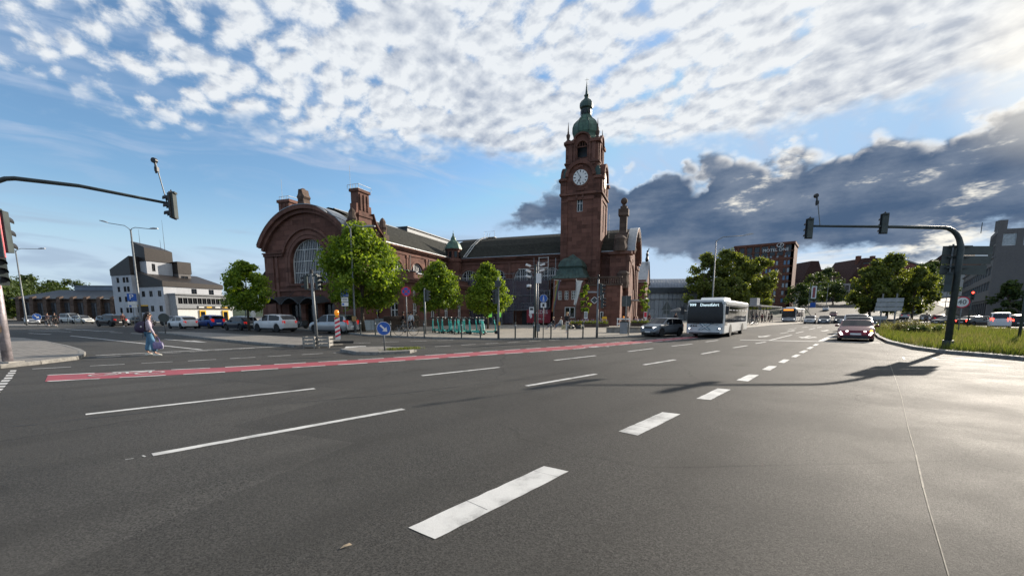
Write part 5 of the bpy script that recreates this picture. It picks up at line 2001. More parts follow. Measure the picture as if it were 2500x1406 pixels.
ob_block('wall', -11.2, -6.9, 1, 6.4, 0, f4(13.6), 'white_wall', (), [(2.4, 11.4)], .35, 1.7)
ob_block('roof_cladding', -11.35, -6.75, .8, 6.6, 13.62, (18.2, 16.6, 16.2, 17.6), 'roof_brown')
ob_block('wall', -8, -5.2, 6.6, 9.4, 6, f4(11.2), 'beige_wall', (), [(7.9, 9.6)], .8, 1.1)
ob_block('roof_cladding', -8.1, -5.1, 6.5, 9.6, 11.22, f4(14.0), 'roof_brown')
ob_block('wall', -9.2, 0, 0, 13.2, 0, f4(7.7), 'white_wall', [(c, z) for c in (-7.4, -4.6, -1.5) for z in (2.2, 5.5)], [(6.5, 6.2), (10.5, 6.2)], .62, 1.3)
ob_block('roof_cladding', -9.3, .2, -.2, 13.4, 7.72, (11.4, 8.9, 8.7, 11.2), 'roof_brown')
ob_block('wall', .05, 2.6, .8, 13.6, 0, f4(5.9), 'grey_wall', (), [(1.7 + 1.05 * i, 3.9) for i in range(12)], .47, 1.35)
m = MB()
m.span((0, .6, 5.9), (2.9, 13.8, 6.2))
m.span((2.6, .6, 2.9), (3.1, 13.8, 3.5))
obj('parapet', m, M['grey_wall'], OB)
m = MB()
m.span((2.6, .9, .2), (2.68, 13.5, 2.85))
obj('shop_front', m, M['white_frame'], OB)
for yy in (6.2, 11.6):
    m = MB()
    m.span((2.7, yy - .7, .1), (2.9, yy + .7, 2.5))
    obj('shop_door_frame', m, M['yellow'], OB)
    m = MB()
    m.span((2.905, yy - .48, .1), (2.93, yy + .48, 2.2))
    obj('shop_door', m, M['glass'], OB)
m = MB()
m.span((3.11, 4.9, 2.95), (3.17, 12.6, 3.5))
obj('shop_sign', m, M['black'], OB)
for k, yy in enumerate((5.8, 7.6, 9.6, 11.4)):
    m = MB()
    m.span((3.175, yy - .6, 3.08), (3.19, yy + .6, 3.36))
    obj('shop_sign_panel', m, M['yellow'] if k % 2 else M['sign_white'], OB)
for xx, yy, z0_, hh in ((-10.2, 2, 17.3, 3.6), (-7.6, 5.6, 15.9, 7.6), (-8.0, 5.0, 15.9, 3.0)):
    m = MB()
    m.tube([(xx, yy, z0_), (xx, yy, z0_ + hh)], [.06, .02], 5)
    obj('antenna', m, M['pole_grey'], OB)
# long goods hall with brick fins on the left
GH = thing('goods_hall', 'long dark hall with brown brick fins and grey metal roof', 'building', (-114, 116, .12), R(3))
m = MB()
m.span((-16, 0, 0), (17, 22, 5.6))
obj('wall', m, M['hall_brick'], GH)
m = MB()
m.add([(-17, -.8, 5.6), (17.5, -.8, 5.6), (17.5, 6, 8.2), (-10, 6, 8.2), (17.5, 22, 8.4), (-10, 22, 8.4), (-17, 22, 5.6)], [(0, 1, 2, 3), (3, 2, 4, 5), (0, 3, 5, 6)])
obj('lower_roof', m, M['roof_metal'], GH)
m = MB()
m.span((-7, 7, 8.2), (17.5, 20, 9.3))
m.span((-7.4, 6.6, 9.3), (17.5, 20.5, 9.5))
obj('roof_lantern', m, M['roof_blue'], GH)
for i in range(10):
    xx = -14.5 + 3.35 * i
    m = MB()
    m.prism([(-1.3, 0), (-.9, 5.9), (-.1, 6.3), (.2, 6.3), (.2, 0)], xx - .45, xx + .45, 'x')
    obj('brick_fin', m, M['hall_brick'], GH)
    if i < 9:
        for k in range(3):
            window(GH, plane_y(-.05), opening(xx + .95 + .72 * k, .3, 1.0, 4.6), .03, bw=.05, frame='roof_metal', glass='glass_grey')

# hotel slab
p0, p1 = Vector((110.4, 175)), Vector((94.6, 187))
HB = thing('hotel_tower', 'tall red brown hotel slab with rows of windows and white roof sign', 'building', (p1.x, p1.y, hill(p1.x, p1.y)), math.atan2(p0.y - p1.y, p0.x - p1.x))
HWD = (p0 - p1).length
HZ = 30.0 - hill(p1.x, p1.y)
mf = plane_y(0)
cols, pat = [], []
xx = HWD - 2.2
seq = ['p', 's', 'p', 'p', 'p', 's', 'p', 'p', 'p']
ops = []
for s_ in seq:
    cs_ = [xx - .62, xx + .62] if s_ == 'p' else [xx]
    ops += [(c) for c in cs_]
    xx -= 3.35 if s_ == 'p' else 2.9
rows = [2.0 + 2.95 * i for i in range(8)]
allops = [opening(c, .45, z, z + 1.75) for c in ops for z in rows if c > -.8]
w = MB()
holed_wall(w, mf, -1.5, HWD, 0, HZ, allops, .25)
w.add([(HWD, 0, 0), (HWD, 14, 0), (HWD, 14, HZ), (HWD, 0, HZ)], [(0, 1, 2, 3)])
w.add([(-1.5, 0, HZ), (HWD, 0, HZ), (HWD, 14, HZ), (-1.5, 14, HZ)], [(0, 1, 2, 3)])
w.add([(-1.5, 14, 0), (-1.5, 14, HZ), (HWD, 14, HZ), (HWD, 14, 0)], [(0, 1, 2, 3)])
w.add([(-1.5, 0, 0), (-1.5, 0, HZ), (-1.5, 14, HZ), (-1.5, 14, 0)], [(0, 1, 2, 3)])
obj('wall', w, M['brown_brick'], HB)
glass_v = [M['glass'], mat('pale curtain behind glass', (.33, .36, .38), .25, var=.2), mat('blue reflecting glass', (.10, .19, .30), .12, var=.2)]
hr = random.Random(5)
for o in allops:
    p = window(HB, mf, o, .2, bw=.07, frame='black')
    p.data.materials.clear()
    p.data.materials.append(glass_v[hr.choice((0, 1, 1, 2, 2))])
m = MB()
for z in [r_ - .55 for r_ in rows] + [rows[-1] + 2.1]:
    m.span((-1.5, -.12, z - .12), (HWD + .1, .02, z + .12))
obj('string_course', m, stone_mat('pale brick band', (.20, .095, .062), .2, .5), HB)
for i in range(7):
    xx = HWD - 1.9 - 2.75 * i
    m = MB()
    m.span((xx - .85, -.06, HZ - 5.0), (xx + .85, -.02, HZ - 1.3))
    obj('top_panel', m, M['roof_metal'], HB)
    m = MB()
    m.span((xx - 1.65, -.3, HZ - 5.2), (xx - 1.1, 0, HZ - .9))
    obj('top_pier', m, M['brown_brick'], HB)
m = MB()
m.span((-1.7, -.4, HZ - .9), (HWD + .3, 14.2, HZ))
obj('roof_band', m, M['brown_brick'], HB)
sx_ = HWD - 6.3
text('sign_lettering', 'MOTEL ONE', 1.65, M['sign_white'], HB, (sx_, -.5, HZ - 2.9), sx=.98)
m = MB()
for k in range(20):
    a0_, a1_ = R(18 * k), R(18 * k + 18)
    m.tube([(sx_ + 1.5 + 1.15 * math.cos(a0_), -.5, HZ - 1.1 + .75 * math.sin(a0_)), (sx_ + 1.5 + 1.15 * math.cos(a1_), -.5, HZ - 1.1 + .75 * math.sin(a1_))], .12, 5)
m.tube([(sx_ + 1.3, -.5, HZ - 1.7), (sx_ + 1.7, -.5, HZ - .6), (sx_ + 2.1, -.5, HZ - .75), (sx_ + 1.5, -.5, HZ - 1.2)], .12, 5)
obj('sign_emblem', m, M['sign_white'], HB)

# low grey hall with a curved ribbed metal roof
RH = thing('ribbed_hall', 'grey panelled hall with curved ribbed metal roof beside the portal', 'building', (36.5, 120, .12), R(-6))
m = MB()
m.span((0, .2, 0), (30, 25, 7.3))
obj('wall', m, M['grey_wall'], RH)
for i in range(26):
    for z0_, z1_, d in ((.1, 3.0, 0), (3.05, 5.5, .04), (5.7, 7.3, -.25)):
        m = MB()
        m.span((.05 + 1.15 * i, -.05 + d, z0_), (1.12 + 1.15 * i, .19, z1_))
        obj('cladding_panel', m, M['sign_back_light'] if (i * 7 + int(z0_)) % 5 else M['grey_wall'], RH)
m = MB()
arc = [(-.6 + 12 * (1 - math.cos(R(80) * i / 10)), 7.3 + 4.4 * math.sin(R(90) * i / 10)) for i in range(11)]
m.loft([[(xx, yy, z) for yy, z in arc] for xx in (-.4, 15, 30.2)], closed=False)
obj('curved_roof', m, M['roof_blue'], RH, 40)
for i in range(40):
    m = MB()
    m.tube([(-.2 + .77 * i, yy - .02, z + .03) for yy, z in arc[:8]], .05, 4)
    obj('roof_rib', m, M['roof_blue'], RH)
m = MB()
m.span((-.5, -.75, 7.2), (30.3, -.3, 8.7))
obj('eaves_band', m, M['roof_metal'], RH)

# small brown building behind it
m = MB()
m.span((-6, 0, 0), (6, 8, 12.5))
bb = thing('brown_building', 'flat brown building glimpsed behind the ribbed hall', 'building', (48, 152, .1), R(-8))
obj('wall', m, M['brown_brick'], bb)
m = MB()
m.span((-6.2, -.2, 12.5), (6.2, 8.2, 13.0))
obj('roof_edge', m, M['roof_brown'], bb)

# long old building with steep tiled roof on the hill
def at_h(px, py, Y):
    p = at(px, py, Y)
    return p
LB = thing('hill_office', 'long old building with steep tiled roof and dormers on the hill', 'building', (0, 0, 0))
Yb = 300
q = lambda px, py, dy=0: at(px, py, Yb + dy)
a, b = q(1940, 768), q(2160, 768)
def hb_box(name, pxl, pxr, pyt, pyb, dy, dep, m):
    l, r_ = q(pxl, pyt, dy), q(pxr, pyt, dy)
    lo = q(pxl, pyb, dy)
    mb = MB()
    mb.span((l.x, Yb + dy, min(lo.z, l.z) - 14), (r_.x, Yb + dy + dep, l.z))
    return obj(name, mb, M[m], LB)
hb_box('wall', 1946, 2150, 698, 735, 0, 26, 'beige_wall')
m = MB()
l0, r0 = q(1940, 699), q(2160, 699)
lt, rt = q(1965, 657, 13), q(2150, 659, 13)
m.add([(l0.x, Yb - 1, l0.z), (r0.x, Yb - 1, r0.z), (r0.x, Yb + 13, rt.z), (l0.x, Yb + 13, lt.z), (r0.x, Yb + 27, l0.z), (l0.x, Yb + 27, l0.z)], [(0, 1, 2, 3), (3, 2, 4, 5), (0, 3, 5), (1, 4, 2)])
obj('roof', m, M['roof_tile'], LB)
m = MB()
c0 = q(1967, 652, 6)
m.prism([(c0.x - 9, l0.z), (c0.x + 9, l0.z), (c0.x + 2.5, c0.z + 3), (c0.x - 2.5, c0.z + 3)], Yb - 3, Yb + 14, 'y')
obj('left_gable_roof', m, M['roof_tile'], LB)
m = MB()
t0, t1 = q(2086, 634, 4), q(2124, 634, 4)
e0, e1 = q(2040, 690, 4), q(2170, 690, 4)
m.prism([(e0.x, e0.z - 2), (e1.x, e1.z - 2), (t1.x, t1.z), (t0.x, t0.z)], Yb - 5, Yb + 22, 'y')
obj('great_roof', m, M['roof_tile'], LB)
for px in (2087, 2121):
    c = q(px, 632, 2)
    m = MB()
    m.span((c.x - 1.2, Yb - 2, c.z - 6), (c.x + 1.2, Yb, c.z + 1.5))
    obj('chimney', m, M['brown_brick'], LB)
for px in (1958, 1974, 2006, 2018, 2030, 2042, 2054, 2066):
    c = q(px, 686, -2)
    m = MB()
    m.span((c.x - 1.1, Yb - 1.2, c.z - 1.4), (c.x + 1.1, Yb + 3, c.z + 1.1))
    d_ = obj('dormer', m, M['roof_tile'], LB)
    m = MB()
    m.span((c.x - .75, Yb - 1.26, c.z - 1.0), (c.x + .75, Yb - 1.21, c.z + .7))
    obj('pane', m, M['white_frame'], d_)

# modern grey office lower on the hill
GO = thing('grey_office', 'pale grey modern office with stepped dark window bays on the hill', 'building', (0, 0, 0))
Yb = 228
l, r_ = q(2006, 742), q(2072, 742)
zg = hill(l.x, Yb) - 3
zt1, zt2 = q(2008, 707).z, q(2040, 692).z
xm = q(2034, 720).x
m = MB()
m.span((l.x, Yb, zg), (xm, Yb + 16, zt1))
m.span((xm, Yb, zg), (r_.x, Yb + 16, zt2))
obj('wall', m, M['sign_back_light'], GO)
for i in range(4):
    for j in range(2):
        xx = l.x + 1.6 + 1.75 * i
        window(GO, plane_y(Yb - .1), opening(xx, .55, zt1 - 2.8 - 3.2 * j - 1, zt1 - 2.8 - 3.2 * j + 1.3), .05, bw=.06, frame='black')
for j in range(3):
    for i, (cx, hw) in enumerate(((xm + 2.8, 2.6), (xm + 6.8, .8))):
        window(GO, plane_y(Yb - .1), opening(cx, hw, zt2 - 3.4 - 4.0 * j, zt2 - .9 - 4.0 * j), .05, mull=[cx], bw=.08, frame='black')
m = MB()
m.span((l.x - 2, Yb - 4, zg + 3), (r_.x + 6, Yb, zg + 3.6))
obj('canopy', m, M['roof_metal'], GO)
# half timbered gable house
HT = thing('gabled_house', 'small white half timbered gable house beside the hotel', 'house', (0, 0, 0))
Yb = 215
c = q(1957, 728)
m = MB()
zr, ze = q(1957, 692).z, q(1957, 708).z
m.prism([(c.x - 3.2, c.z - 4), (c.x + 3.2, c.z - 4), (c.x + 3.2, ze), (c.x, zr), (c.x - 3.2, ze)], Yb, Yb + 10, 'y')
obj('wall', m, M['white_wall'], HT)
m = MB()
for sg in (-1, 1):
    m.add([(c.x, Yb - .6, zr + .5), (c.x + sg * 4.0, Yb - .6, ze - .7), (c.x + sg * 4.0, Yb + 10, ze - .7), (c.x, Yb + 10, zr + .5)], [(0, 1, 2, 3)])
obj('roof', m, M['roof_tile'], HT)
m = MB()
for sg in (-1, 1):
    m.tube([(c.x, Yb - .1, zr - .6), (c.x + sg * 2.6, Yb - .1, ze - .6)], .16, 4)
    m.tube([(c.x + sg * 1.0, Yb - .1, ze - 2.6), (c.x, Yb - .1, ze + .6)], .13, 4)
m.tube([(c.x - 3.1, Yb - .1, ze - .4), (c.x + 3.1, Yb - .1, ze - .4)], .14, 4)
m.tube([(c.x - 3.1, Yb - .1, ze - 2.6), (c.x + 3.1, Yb - .1, ze - 2.6)], .14, 4)
obj('timber_frame', m, M['roof_tile'], HT)
window(HT, plane_y(Yb - .12), opening(c.x, .8, ze - 2.2, ze - .9), .02, mull=[c.x], bw=.1)

# shopping mall on the right
cz = Vector((108.0, 100.0))
fz = Vector((162.7, 160.0))
ML = thing('shopping_mall', 'large beige shopping mall with ribbon windows and glazed top floor', 'building', (cz.x, cz.y, 0), 0)
dl = (fz - cz)
LL = dl.length
dl.normalize()
nl = Vector((-dl.y, dl.x))
def mfl(s, z, d=0.0):
    return (dl.x * s - nl.x * d, dl.y * s - nl.y * d, z)
dr = Vector((math.cos(R(-18)), math.sin(R(-18))))
nr = Vector((dr.y, -dr.x))
def mfr(s, z, d=0.0):
    return (dr.x * s - nr.x * d, dr.y * s - nr.y * d, z)
MH = 14.2
ops = []
for j, z in enumerate((7.2, 10.6)):
    for i in range(14):
        ops.append(opening(4 + 5.4 * i, 2.3, z, z + 2.0))
gops = [opening(3 + 4.05 * i, 1.5, 1.0, 4.4) for i in range(19)]
w = MB()
holed_wall(w, mfl, 0, LL, 0, MH, ops + gops, .3)
obj('left_wall', w, M['beige_wall'], ML)
for o in ops[:8] + ops[14:22]:
    window(ML, mfl, o, .25, mull=[o['c'] - 1.1, o['c'], o['c'] + 1.1], bw=.08, frame='grey_wall', glass='glass_grey')
for o in ops[8:14] + ops[22:]:
    window(ML, mfl, o, .25, bw=.08, frame='grey_wall', glass='glass_grey')
for o in gops:
    window(ML, mfl, o, .28, mull=[o['c']], bw=.1, frame='roof_metal')
w = MB()
gr_ops = [opening(6 + 5.5 * i, 2.3, .1, 4.6) for i in range(9)]
holed_wall(w, mfr, 0, 56, 0, MH + 2.2, gr_ops, .5)
w.add([mfr(0, MH, 0), mfr(56, MH, 0), mfr(56, MH, 60), mfl(LL, MH, 0)], [(0, 1, 2, 3)])
obj('right_wall', w, M['beige_wall'], ML)
for o in gr_ops:
    window(ML, mfr, o, .4, mull=[o['c']], bw=.1, frame='roof_metal')
top_ops = [opening(2.2 + 3.6 * i, 1.2, MH + 2.6, MH + 5.2) for i in range(15)]
w = MB()
holed_wall(w, mfr, 0, 56, MH + 2.2, MH + 6.2, top_ops, .3)
def mft(s, z, d=0.0):
    return mfl(s, z, d)
st_ops = [opening(1.0 + 1.3 * i, .5, MH + .6 + 2.6 * j, MH + 2.8 + 2.6 * j) for i in range(9) for j in range(2)]
holed_wall(w, mft, 0, 13, MH, MH + 6.2, st_ops, .2)
w.add([mfr(0, MH + 6.2), mfr(56, MH + 6.2), mfr(56, MH + 6.2, 20), mfl(13, MH + 6.2)], [(0, 1, 2, 3)])
obj('top_floor_wall', w, M['beige_wall'], ML)
pale = mat('glass with painted sky reflection', (.30, .34, .36), .15, var=.2, spec=.8)  # pale base colour stands in for the reflected sky
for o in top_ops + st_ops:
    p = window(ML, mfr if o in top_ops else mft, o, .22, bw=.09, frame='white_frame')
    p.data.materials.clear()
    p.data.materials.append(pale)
for z, s0_, s1_, mm in ((12.6, 9, 13, mat('orange sign', (.45, .11, .03), .5, var=.1)), (10.2, 8, 13, mat('brown sign', (.16, .08, .05), .5, var=.1)), (7.8, 8, 14, mat('blue sign', (.05, .10, .42), .5, var=.1)), (5.6, 8.5, 10, M['sign_white'])):
    m = MB()
    mbox(m, mfr, s0_, s1_, z - .35, z + .35, -.25, -.02)
    obj('wall_sign', m, mm, ML)
m = MB()
mbox(m, mfr, 1.8, 3.2, MH + 6.2, MH + 8.6, 3, 4.5)
obj('chimney', m, M['beige_wall'], ML)
m = MB()
for k in range(6):
    m.tube([mfr(12 + 5 * k, MH + 6.2, 3), mfr(12 + 5 * k, MH + 7.0, 3)], .1, 5)
m.tube([mfr(-.3, MH + 6.2, 5), mfr(-.3, MH + 8.6, 5)], .08, 5)
obj('roof_vents', m, M['pole_dark'], ML)
m = MB()
mbox(m, mfr, -.3, 56, 4.7, 5.2, -.3, .1)
mbox(m, mfl, 0, LL, 4.9, 5.5, -.25, .1)
mbox(m, mfl, 0, LL, MH, MH + .4, -.2, .2)
obj('string_course', m, M['beige_wall'], ML)
# red brown block further up the road
RB = thing('red_block', 'red brown block up the rising road behind the mall', 'building', (176, 196, 0), R(38))
m = MB()
m.span((-12, 0, 0), (14, 14, 24))
obj('wall', m, stone_mat('brick red facade', (.16, .05, .045), .3, .8), RB)
wins_grid(RB, plane_y(0), [-9 + 3.2 * i for i in range(7)], [8 + 3.4 * j for j in range(4)], .8, 1.8, -.05, True)
m = MB()
m.span((-12.3, -.3, 24), (14.3, 14.3, 24.6))
obj('roof_edge', m, M['roof_metal'], RB)
for i, (px, Y, wd, hh, lab) in enumerate(((2318, 240, 30, 20, 'dark building far up the right road'), (2180, 330, 60, 14, 'long low roofs at the foot of the wooded hill'), (2360, 260, 40, 26, 'dark block behind the mall roof edge'))):
    p = at(px, 768, Y)
    t_ = thing('far_building', lab, 'building', (p.x, Y, hill(p.x, Y) - 1), R(30))
    m = MB()
    m.span((-wd / 2, 0, 0), (wd / 2, 12, hh * .75))
    obj('wall', m, M['brown_brick'] if i else M['grey_wall'], t_)
    m = MB()
    m.prism([(-.8, hh * .75), (12.8, hh * .75), (6, hh)], -wd / 2 - .5, wd / 2 + .5, 'x')
    obj('roof', m, M['roof_tile'], t_)
    wins_grid(t_, plane_y(0), [-wd / 2 + 3 + 4 * k for k in range(int(wd / 4) - 1)], [3 + 3.6 * j for j in range(max(1, int(hh * .75 / 3.6) - 1))], .8, 1.7, -.06, False)

# ------------------------------------------------------------------ vehicles
def wheel_meshes(r, w, spokes=5):
    """Tyre and rim, axis along y, outer face towards -y."""
    k = (round(r, 3), round(w, 3), spokes)
    if k in wheel_meshes.cache:
        return wheel_meshes.cache[k]
    t = MB()
    t.lathe([(r * .62, -w / 2), (r * .9, -w / 2), (r * .985, -w * .36), (r, -w * .2), (r, w * .2), (r * .985, w * .36), (r * .9, w / 2), (r * .62, w / 2)], 20, (0, 0, 0), 'y')
    tm = t.mesh('tyre', 40)
    tm.materials.append(M['rubber'])
    m = MB()
    m.lathe([(r * .66, -w * .46), (r * .60, -w * .50), (r * .56, -w * .40), (r * .54, -w * .1), (r * .10, -w * .1)], 20, (0, 0, 0), 'y')
    for i in range(spokes):
        a = 2 * math.pi * i / spokes
        rot = Matrix.Rotation(a, 3, 'Y')
        m.box(rot @ Vector((0, -w * .40, r * .33)), (r * .15, w * .10, r * .52), rot)
    m.lathe([(r * .16, -w * .48), (r * .16, -w * .30), (.01, -w * .30)], 10, (0, 0, 0), 'y')
    rm = m.mesh('rim', 40)
    rm.materials.append(M['alloy'])
    wheel_meshes.cache[k] = (tm, rm)
    return tm, rm


wheel_meshes.cache = {}


def add_wheel(parent, x, y, r, w, spokes=5, name='wheel'):
    tm, rm = wheel_meshes(r, w, spokes)
    o = obj(name, tm, None, parent, loc=(x, y, r))
    if y > 0:
        o.rotation_euler = (0, 0, math.pi)
    obj('rim', rm, None, o)
    return o


def lerp_tab(tab, x):
    if x <= tab[0][0]:
        return tab[0][1]
    for (a, va), (b, vb) in zip(tab, tab[1:]):
        if x <= b:
            t = (x - a) / (b - a)
            return va + (vb - va) * t
    return tab[-1][1]


STYLES = {
    # rear .. front along +x: length, width, height, wheel radius, sill, belt height, top line (x as share of length), B pillar share, rear glass / windscreen shares
    'hatch': dict(L=4.05, W=1.70, H=1.45, r=.31, sill=.22, belt=.90, top=[(-.5, .55), (-.49, .86), (-.46, 1.02), (-.36, 1.34), (-.28, 1.41), (-.05, 1.46), (.10, 1.41), (.255, .97), (.40, .83), (.475, .70), (.495, .48), (.5, .45)], rg=(-.46, -.35), ws=(.10, .255), b=-.06, ax=.315),
    'suv': dict(L=4.35, W=1.82, H=1.64, r=.36, sill=.30, belt=1.05, top=[(-.5, .62), (-.49, .98), (-.465, 1.15), (-.40, 1.50), (-.30, 1.60), (-.05, 1.64), (.09, 1.60), (.25, 1.13), (.41, 1.00), (.475, .82), (.495, .55), (.5, .52)], rg=(-.465, -.39), ws=(.09, .25), b=-.05, ax=.31),
    'mpv': dict(L=4.40, W=1.80, H=1.64, r=.33, sill=.24, belt=1.00, top=[(-.5, .55), (-.49, .95), (-.475, 1.12), (-.43, 1.50), (-.33, 1.60), (-.05, 1.65), (.10, 1.58), (.33, 1.03), (.43, .90), (.48, .74), (.495, .5), (.5, .47)], rg=(-.475, -.42), ws=(.10, .33), b=-.03, ax=.31),
    'compact': dict(L=3.75, W=1.72, H=1.58, r=.31, sill=.24, belt=.98, top=[(-.5, .55), (-.49, .92), (-.475, 1.08), (-.41, 1.46), (-.30, 1.55), (-.05, 1.58), (.12, 1.52), (.34, 1.0), (.43, .88), (.48, .72), (.495, .5), (.5, .47)], rg=(-.475, -.40), ws=(.12, .34), b=-.02, ax=.32),
    'sedan': dict(L=4.65, W=1.82, H=1.44, r=.33, sill=.22, belt=.90, top=[(-.5, .55), (-.49, .88), (-.46, 1.00), (-.35, 1.05), (-.20, 1.38), (-.05, 1.44), (.06, 1.41), (.225, .96), (.39, .84), (.475, .70), (.495, .48), (.5, .45)], rg=(-.35, -.21), ws=(.06, .225), b=-.05, ax=.31),
    'coupe': dict(L=4.25, W=1.80, H=1.27, r=.33, sill=.17, belt=.82, top=[(-.5, .50), (-.49, .84), (-.46, .93), (-.36, .98), (-.20, 1.20), (-.07, 1.27), (.02, 1.25), (.16, .92), (.34, .82), (.46, .66), (.49, .45), (.5, .40)], rg=(-.36, -.21), ws=(.02, .16), b=-.12, ax=.30),
    'van': dict(L=4.55, W=1.85, H=1.86, r=.33, sill=.25, belt=1.08, top=[(-.5, .55), (-.495, 1.0), (-.485, 1.2), (-.465, 1.72), (-.42, 1.82), (-.05, 1.86), (.13, 1.80), (.30, 1.12), (.42, .98), (.48, .78), (.495, .52), (.5, .48)], rg=(-.487, -.46), ws=(.13, .30), b=.02, ax=.31),
}


def make_car(name, label, cat, style, paint, loc, heading, group=None, lights=None, tail='lamp_red', seed=0, rack=False, mouth=False):
    """Lofted car body; local +x is forward. Glass, lamps, wheels and trim are parts of their own."""
    s = STYLES[style]
    L, W, r = s['L'], s['W'], s['r']
    t = thing(name, label, cat, loc, heading, group)
    xr, xf = -s['ax'] * L, s['ax'] * L * 1.0
    brk = set()
    for q_, _ in s['top']:
        brk.add(round(q_ * L, 4))
    bp_ = s['b'] * L
    side_a, side_b = s['rg'][1] * L - .02, s['ws'][1] * L - .10
    mid_c = (s['rg'][1] * L * .62 + bp_ * .38)
    for v in (bp_ - .05, bp_ + .05, s['rg'][0] * L, s['rg'][1] * L, s['ws'][0] * L, s['ws'][1] * L, side_a, side_b):
        brk.add(round(v, 4))
    for xw in (xr, xf):
        for i in range(13):
            brk.add(round(xw + (r + .055) * math.cos(math.pi * i / 12), 4))
    for i in range(21):
        brk.add(round(-L / 2 + L * i / 20, 4))
    xs = sorted(brk)
    xs = [x for i, x in enumerate(xs) if i == 0 or x - xs[i - 1] > .012 or x in (round(bp_ - .05, 4), round(bp_ + .05, 4))]
    secs = []
    for x in xs:
        u = abs(x) / (L / 2)
        hw = W / 2 * (1 - .20 * max(0, (u - .72) / .28) ** 2.2)
        zt = lerp_tab([(a * L, b) for a, b in s['top']], x)
        z0 = s['sill'] + .10 * max(0, (u - .85) / .15)
        for xw in (xr, xf):
            dx = abs(x - xw)
            if dx < r + .055:
                z0 = max(z0, r + math.sqrt(max(0, (r + .055) ** 2 - dx ** 2)))
        belt = min(s['belt'] + .06 * (-x / L), zt - .02)
        gh = max(0.0, zt - belt - .04)
        hr_ = hw * .93 - .30 * min(1.0, gh / .6) * (W / 2 - .55) * .62
        z0 = min(z0, belt - .08)
        z1 = max(z0 + .02, s['sill'] + .16)
        zm = max(z1 + .02, belt * .68)
        z3 = max(zm + .02, belt - .07)
        secs.append([(x, hw * .93, z0), (x, hw * .99, z1), (x, hw, zm), (x, hw * .985, z3), (x, hw * .935, belt), (x, hr_, max(belt + .005, zt - .07)), (x, hr_ - .09, max(belt + .01, zt - .012)), (x, hr_ * .5, zt + .006), (x, 0, zt + .012)])
    npt = 9
    body = MB()
    panes = {'windscreen': MB(), 'rear_window': MB(), 'side': {}}
    vs, fs = [], []
    full = []
    for sec in secs:
        row = sec + [(x, -y, z) for x, y, z in sec[-2::-1]]
        full.append(row)
    nn = len(full[0])
    def quad(i, k):
        return [full[i][k], full[i][k + 1], full[i + 1][k + 1], full[i + 1][k]]
    for i in range(len(xs) - 1):
        xm = (xs[i] + xs[i + 1]) / 2
        for k in range(nn - 1):
            kk = k if k < npt - 1 else nn - 2 - k
            sd = 'l' if k < npt - 1 else 'r'
            q4 = quad(i, k)
            if kk == 4 and side_a < xm < side_b and abs(xm - bp_) > .045 and (xm < s['ws'][0] * L + .55 * (side_b - s['ws'][0] * L)):
                key = (sd, 'f' if xm > bp_ else 'b')
                panes['side'].setdefault(key, MB()).add(q4, [(0, 1, 2, 3)])
            elif kk >= 6 and s['ws'][0] * L < xm < s['ws'][1] * L:
                panes['windscreen'].add(q4, [(0, 1, 2, 3)])
            elif kk >= 6 and s['rg'][0] * L < xm < s['rg'][1] * L:
                panes['rear_window'].add(q4, [(0, 1, 2, 3)])
            else:
                body.add(q4, [(0, 1, 2, 3)])
    body.add(full[0], [tuple(range(nn))])
    body.add(full[-1], [tuple(range(nn))[::-1]])
    obj('body', body, paint, t, 35)
    obj('windscreen', panes['windscreen'], M['glass'], t, 40)
    obj('rear_window', panes['rear_window'], M['glass'], t, 40)
    for k, mb in panes['side'].items():
        obj('side_window', mb, M['glass'], t, 40)
    m = MB()
    m.span((-L / 2 + .22, -W / 2 + .14, .16), (L / 2 - .22, W / 2 - .14, .62))
    for xw in (xr, xf):
        m.span((xw - r - .03, -W / 2 + .10, .3), (xw + r + .03, W / 2 - .10, r * 2 + .08))
    obj('underbody', m, M['black'], t)
    for xw in (xr, xf):
        for sg in (-1, 1):
            add_wheel(t, xw, sg * (W / 2 - .11), r, .20)
    zl = s['belt'] - .16
    for sg in (-1, 1):
        m = MB()
        xn = L / 2 * .93
        yl = sg * W * .355
        m.prism([(xn - .30, yl + sg * .16), (xn - .05, yl + sg * .10), (xn + .085, yl - sg * .14), (xn + .02, yl - sg * .20), (xn - .25, yl + sg * .05)][::sg], zl - .17, zl - .02)
        obj('headlight', m, M[lights or 'lamp_clear'], t)
        m = MB()
        xn = -L / 2 * .945
        yl = sg * W * .385
        hh = .30 if style in ('mpv', 'compact', 'van') else .15
        m.prism([(xn + .24, yl + sg * .115), (xn - .05, yl + sg * .07), (xn - .125, yl - sg * .15), (xn - .06, yl - sg * .20), (xn + .2, yl)][::-sg], zl - .06, zl + hh)
        obj('tail_light', m, M[tail], t)
        m = MB()
        xm_ = s['ws'][1] * L - .38
        m.ball((xm_, sg * (W / 2 + .10), s['belt'] + .10), (.06, .11, .075), 8, 6)
        m.tube([(xm_, sg * (W / 2 - .08), s['belt'] + .03), (xm_, sg * (W / 2 + .05), s['belt'] + .07)], .025, 5)
        obj('wing_mirror', m, paint if style != 'van' else M['black'], t, True)
        for xh in (bp_ - .25, bp_ + .75 if False else bp_ - 1.05):
            if xh > side_a + .25:
                m = MB()
                m.box((xh, sg * (W / 2 + .004), s['belt'] - .14), (.17, .03, .03))
                obj('door_handle', m, paint, t)
    m = MB()
    m.box((L / 2 - .012, 0, .44 if style != 'coupe' else .46), (.03, .52, .11))
    obj('number_plate', m, M['sign_white'], t)
    m = MB()
    m.box((-L / 2 + .012, 0, .62 if style != 'van' else .8), (.03, .52, .11))
    obj('number_plate', m, M['sign_white'], t)
    m = MB()
    m.box((L / 2 * .985, 0, s['belt'] - .22), (.05, W * .42, .10))
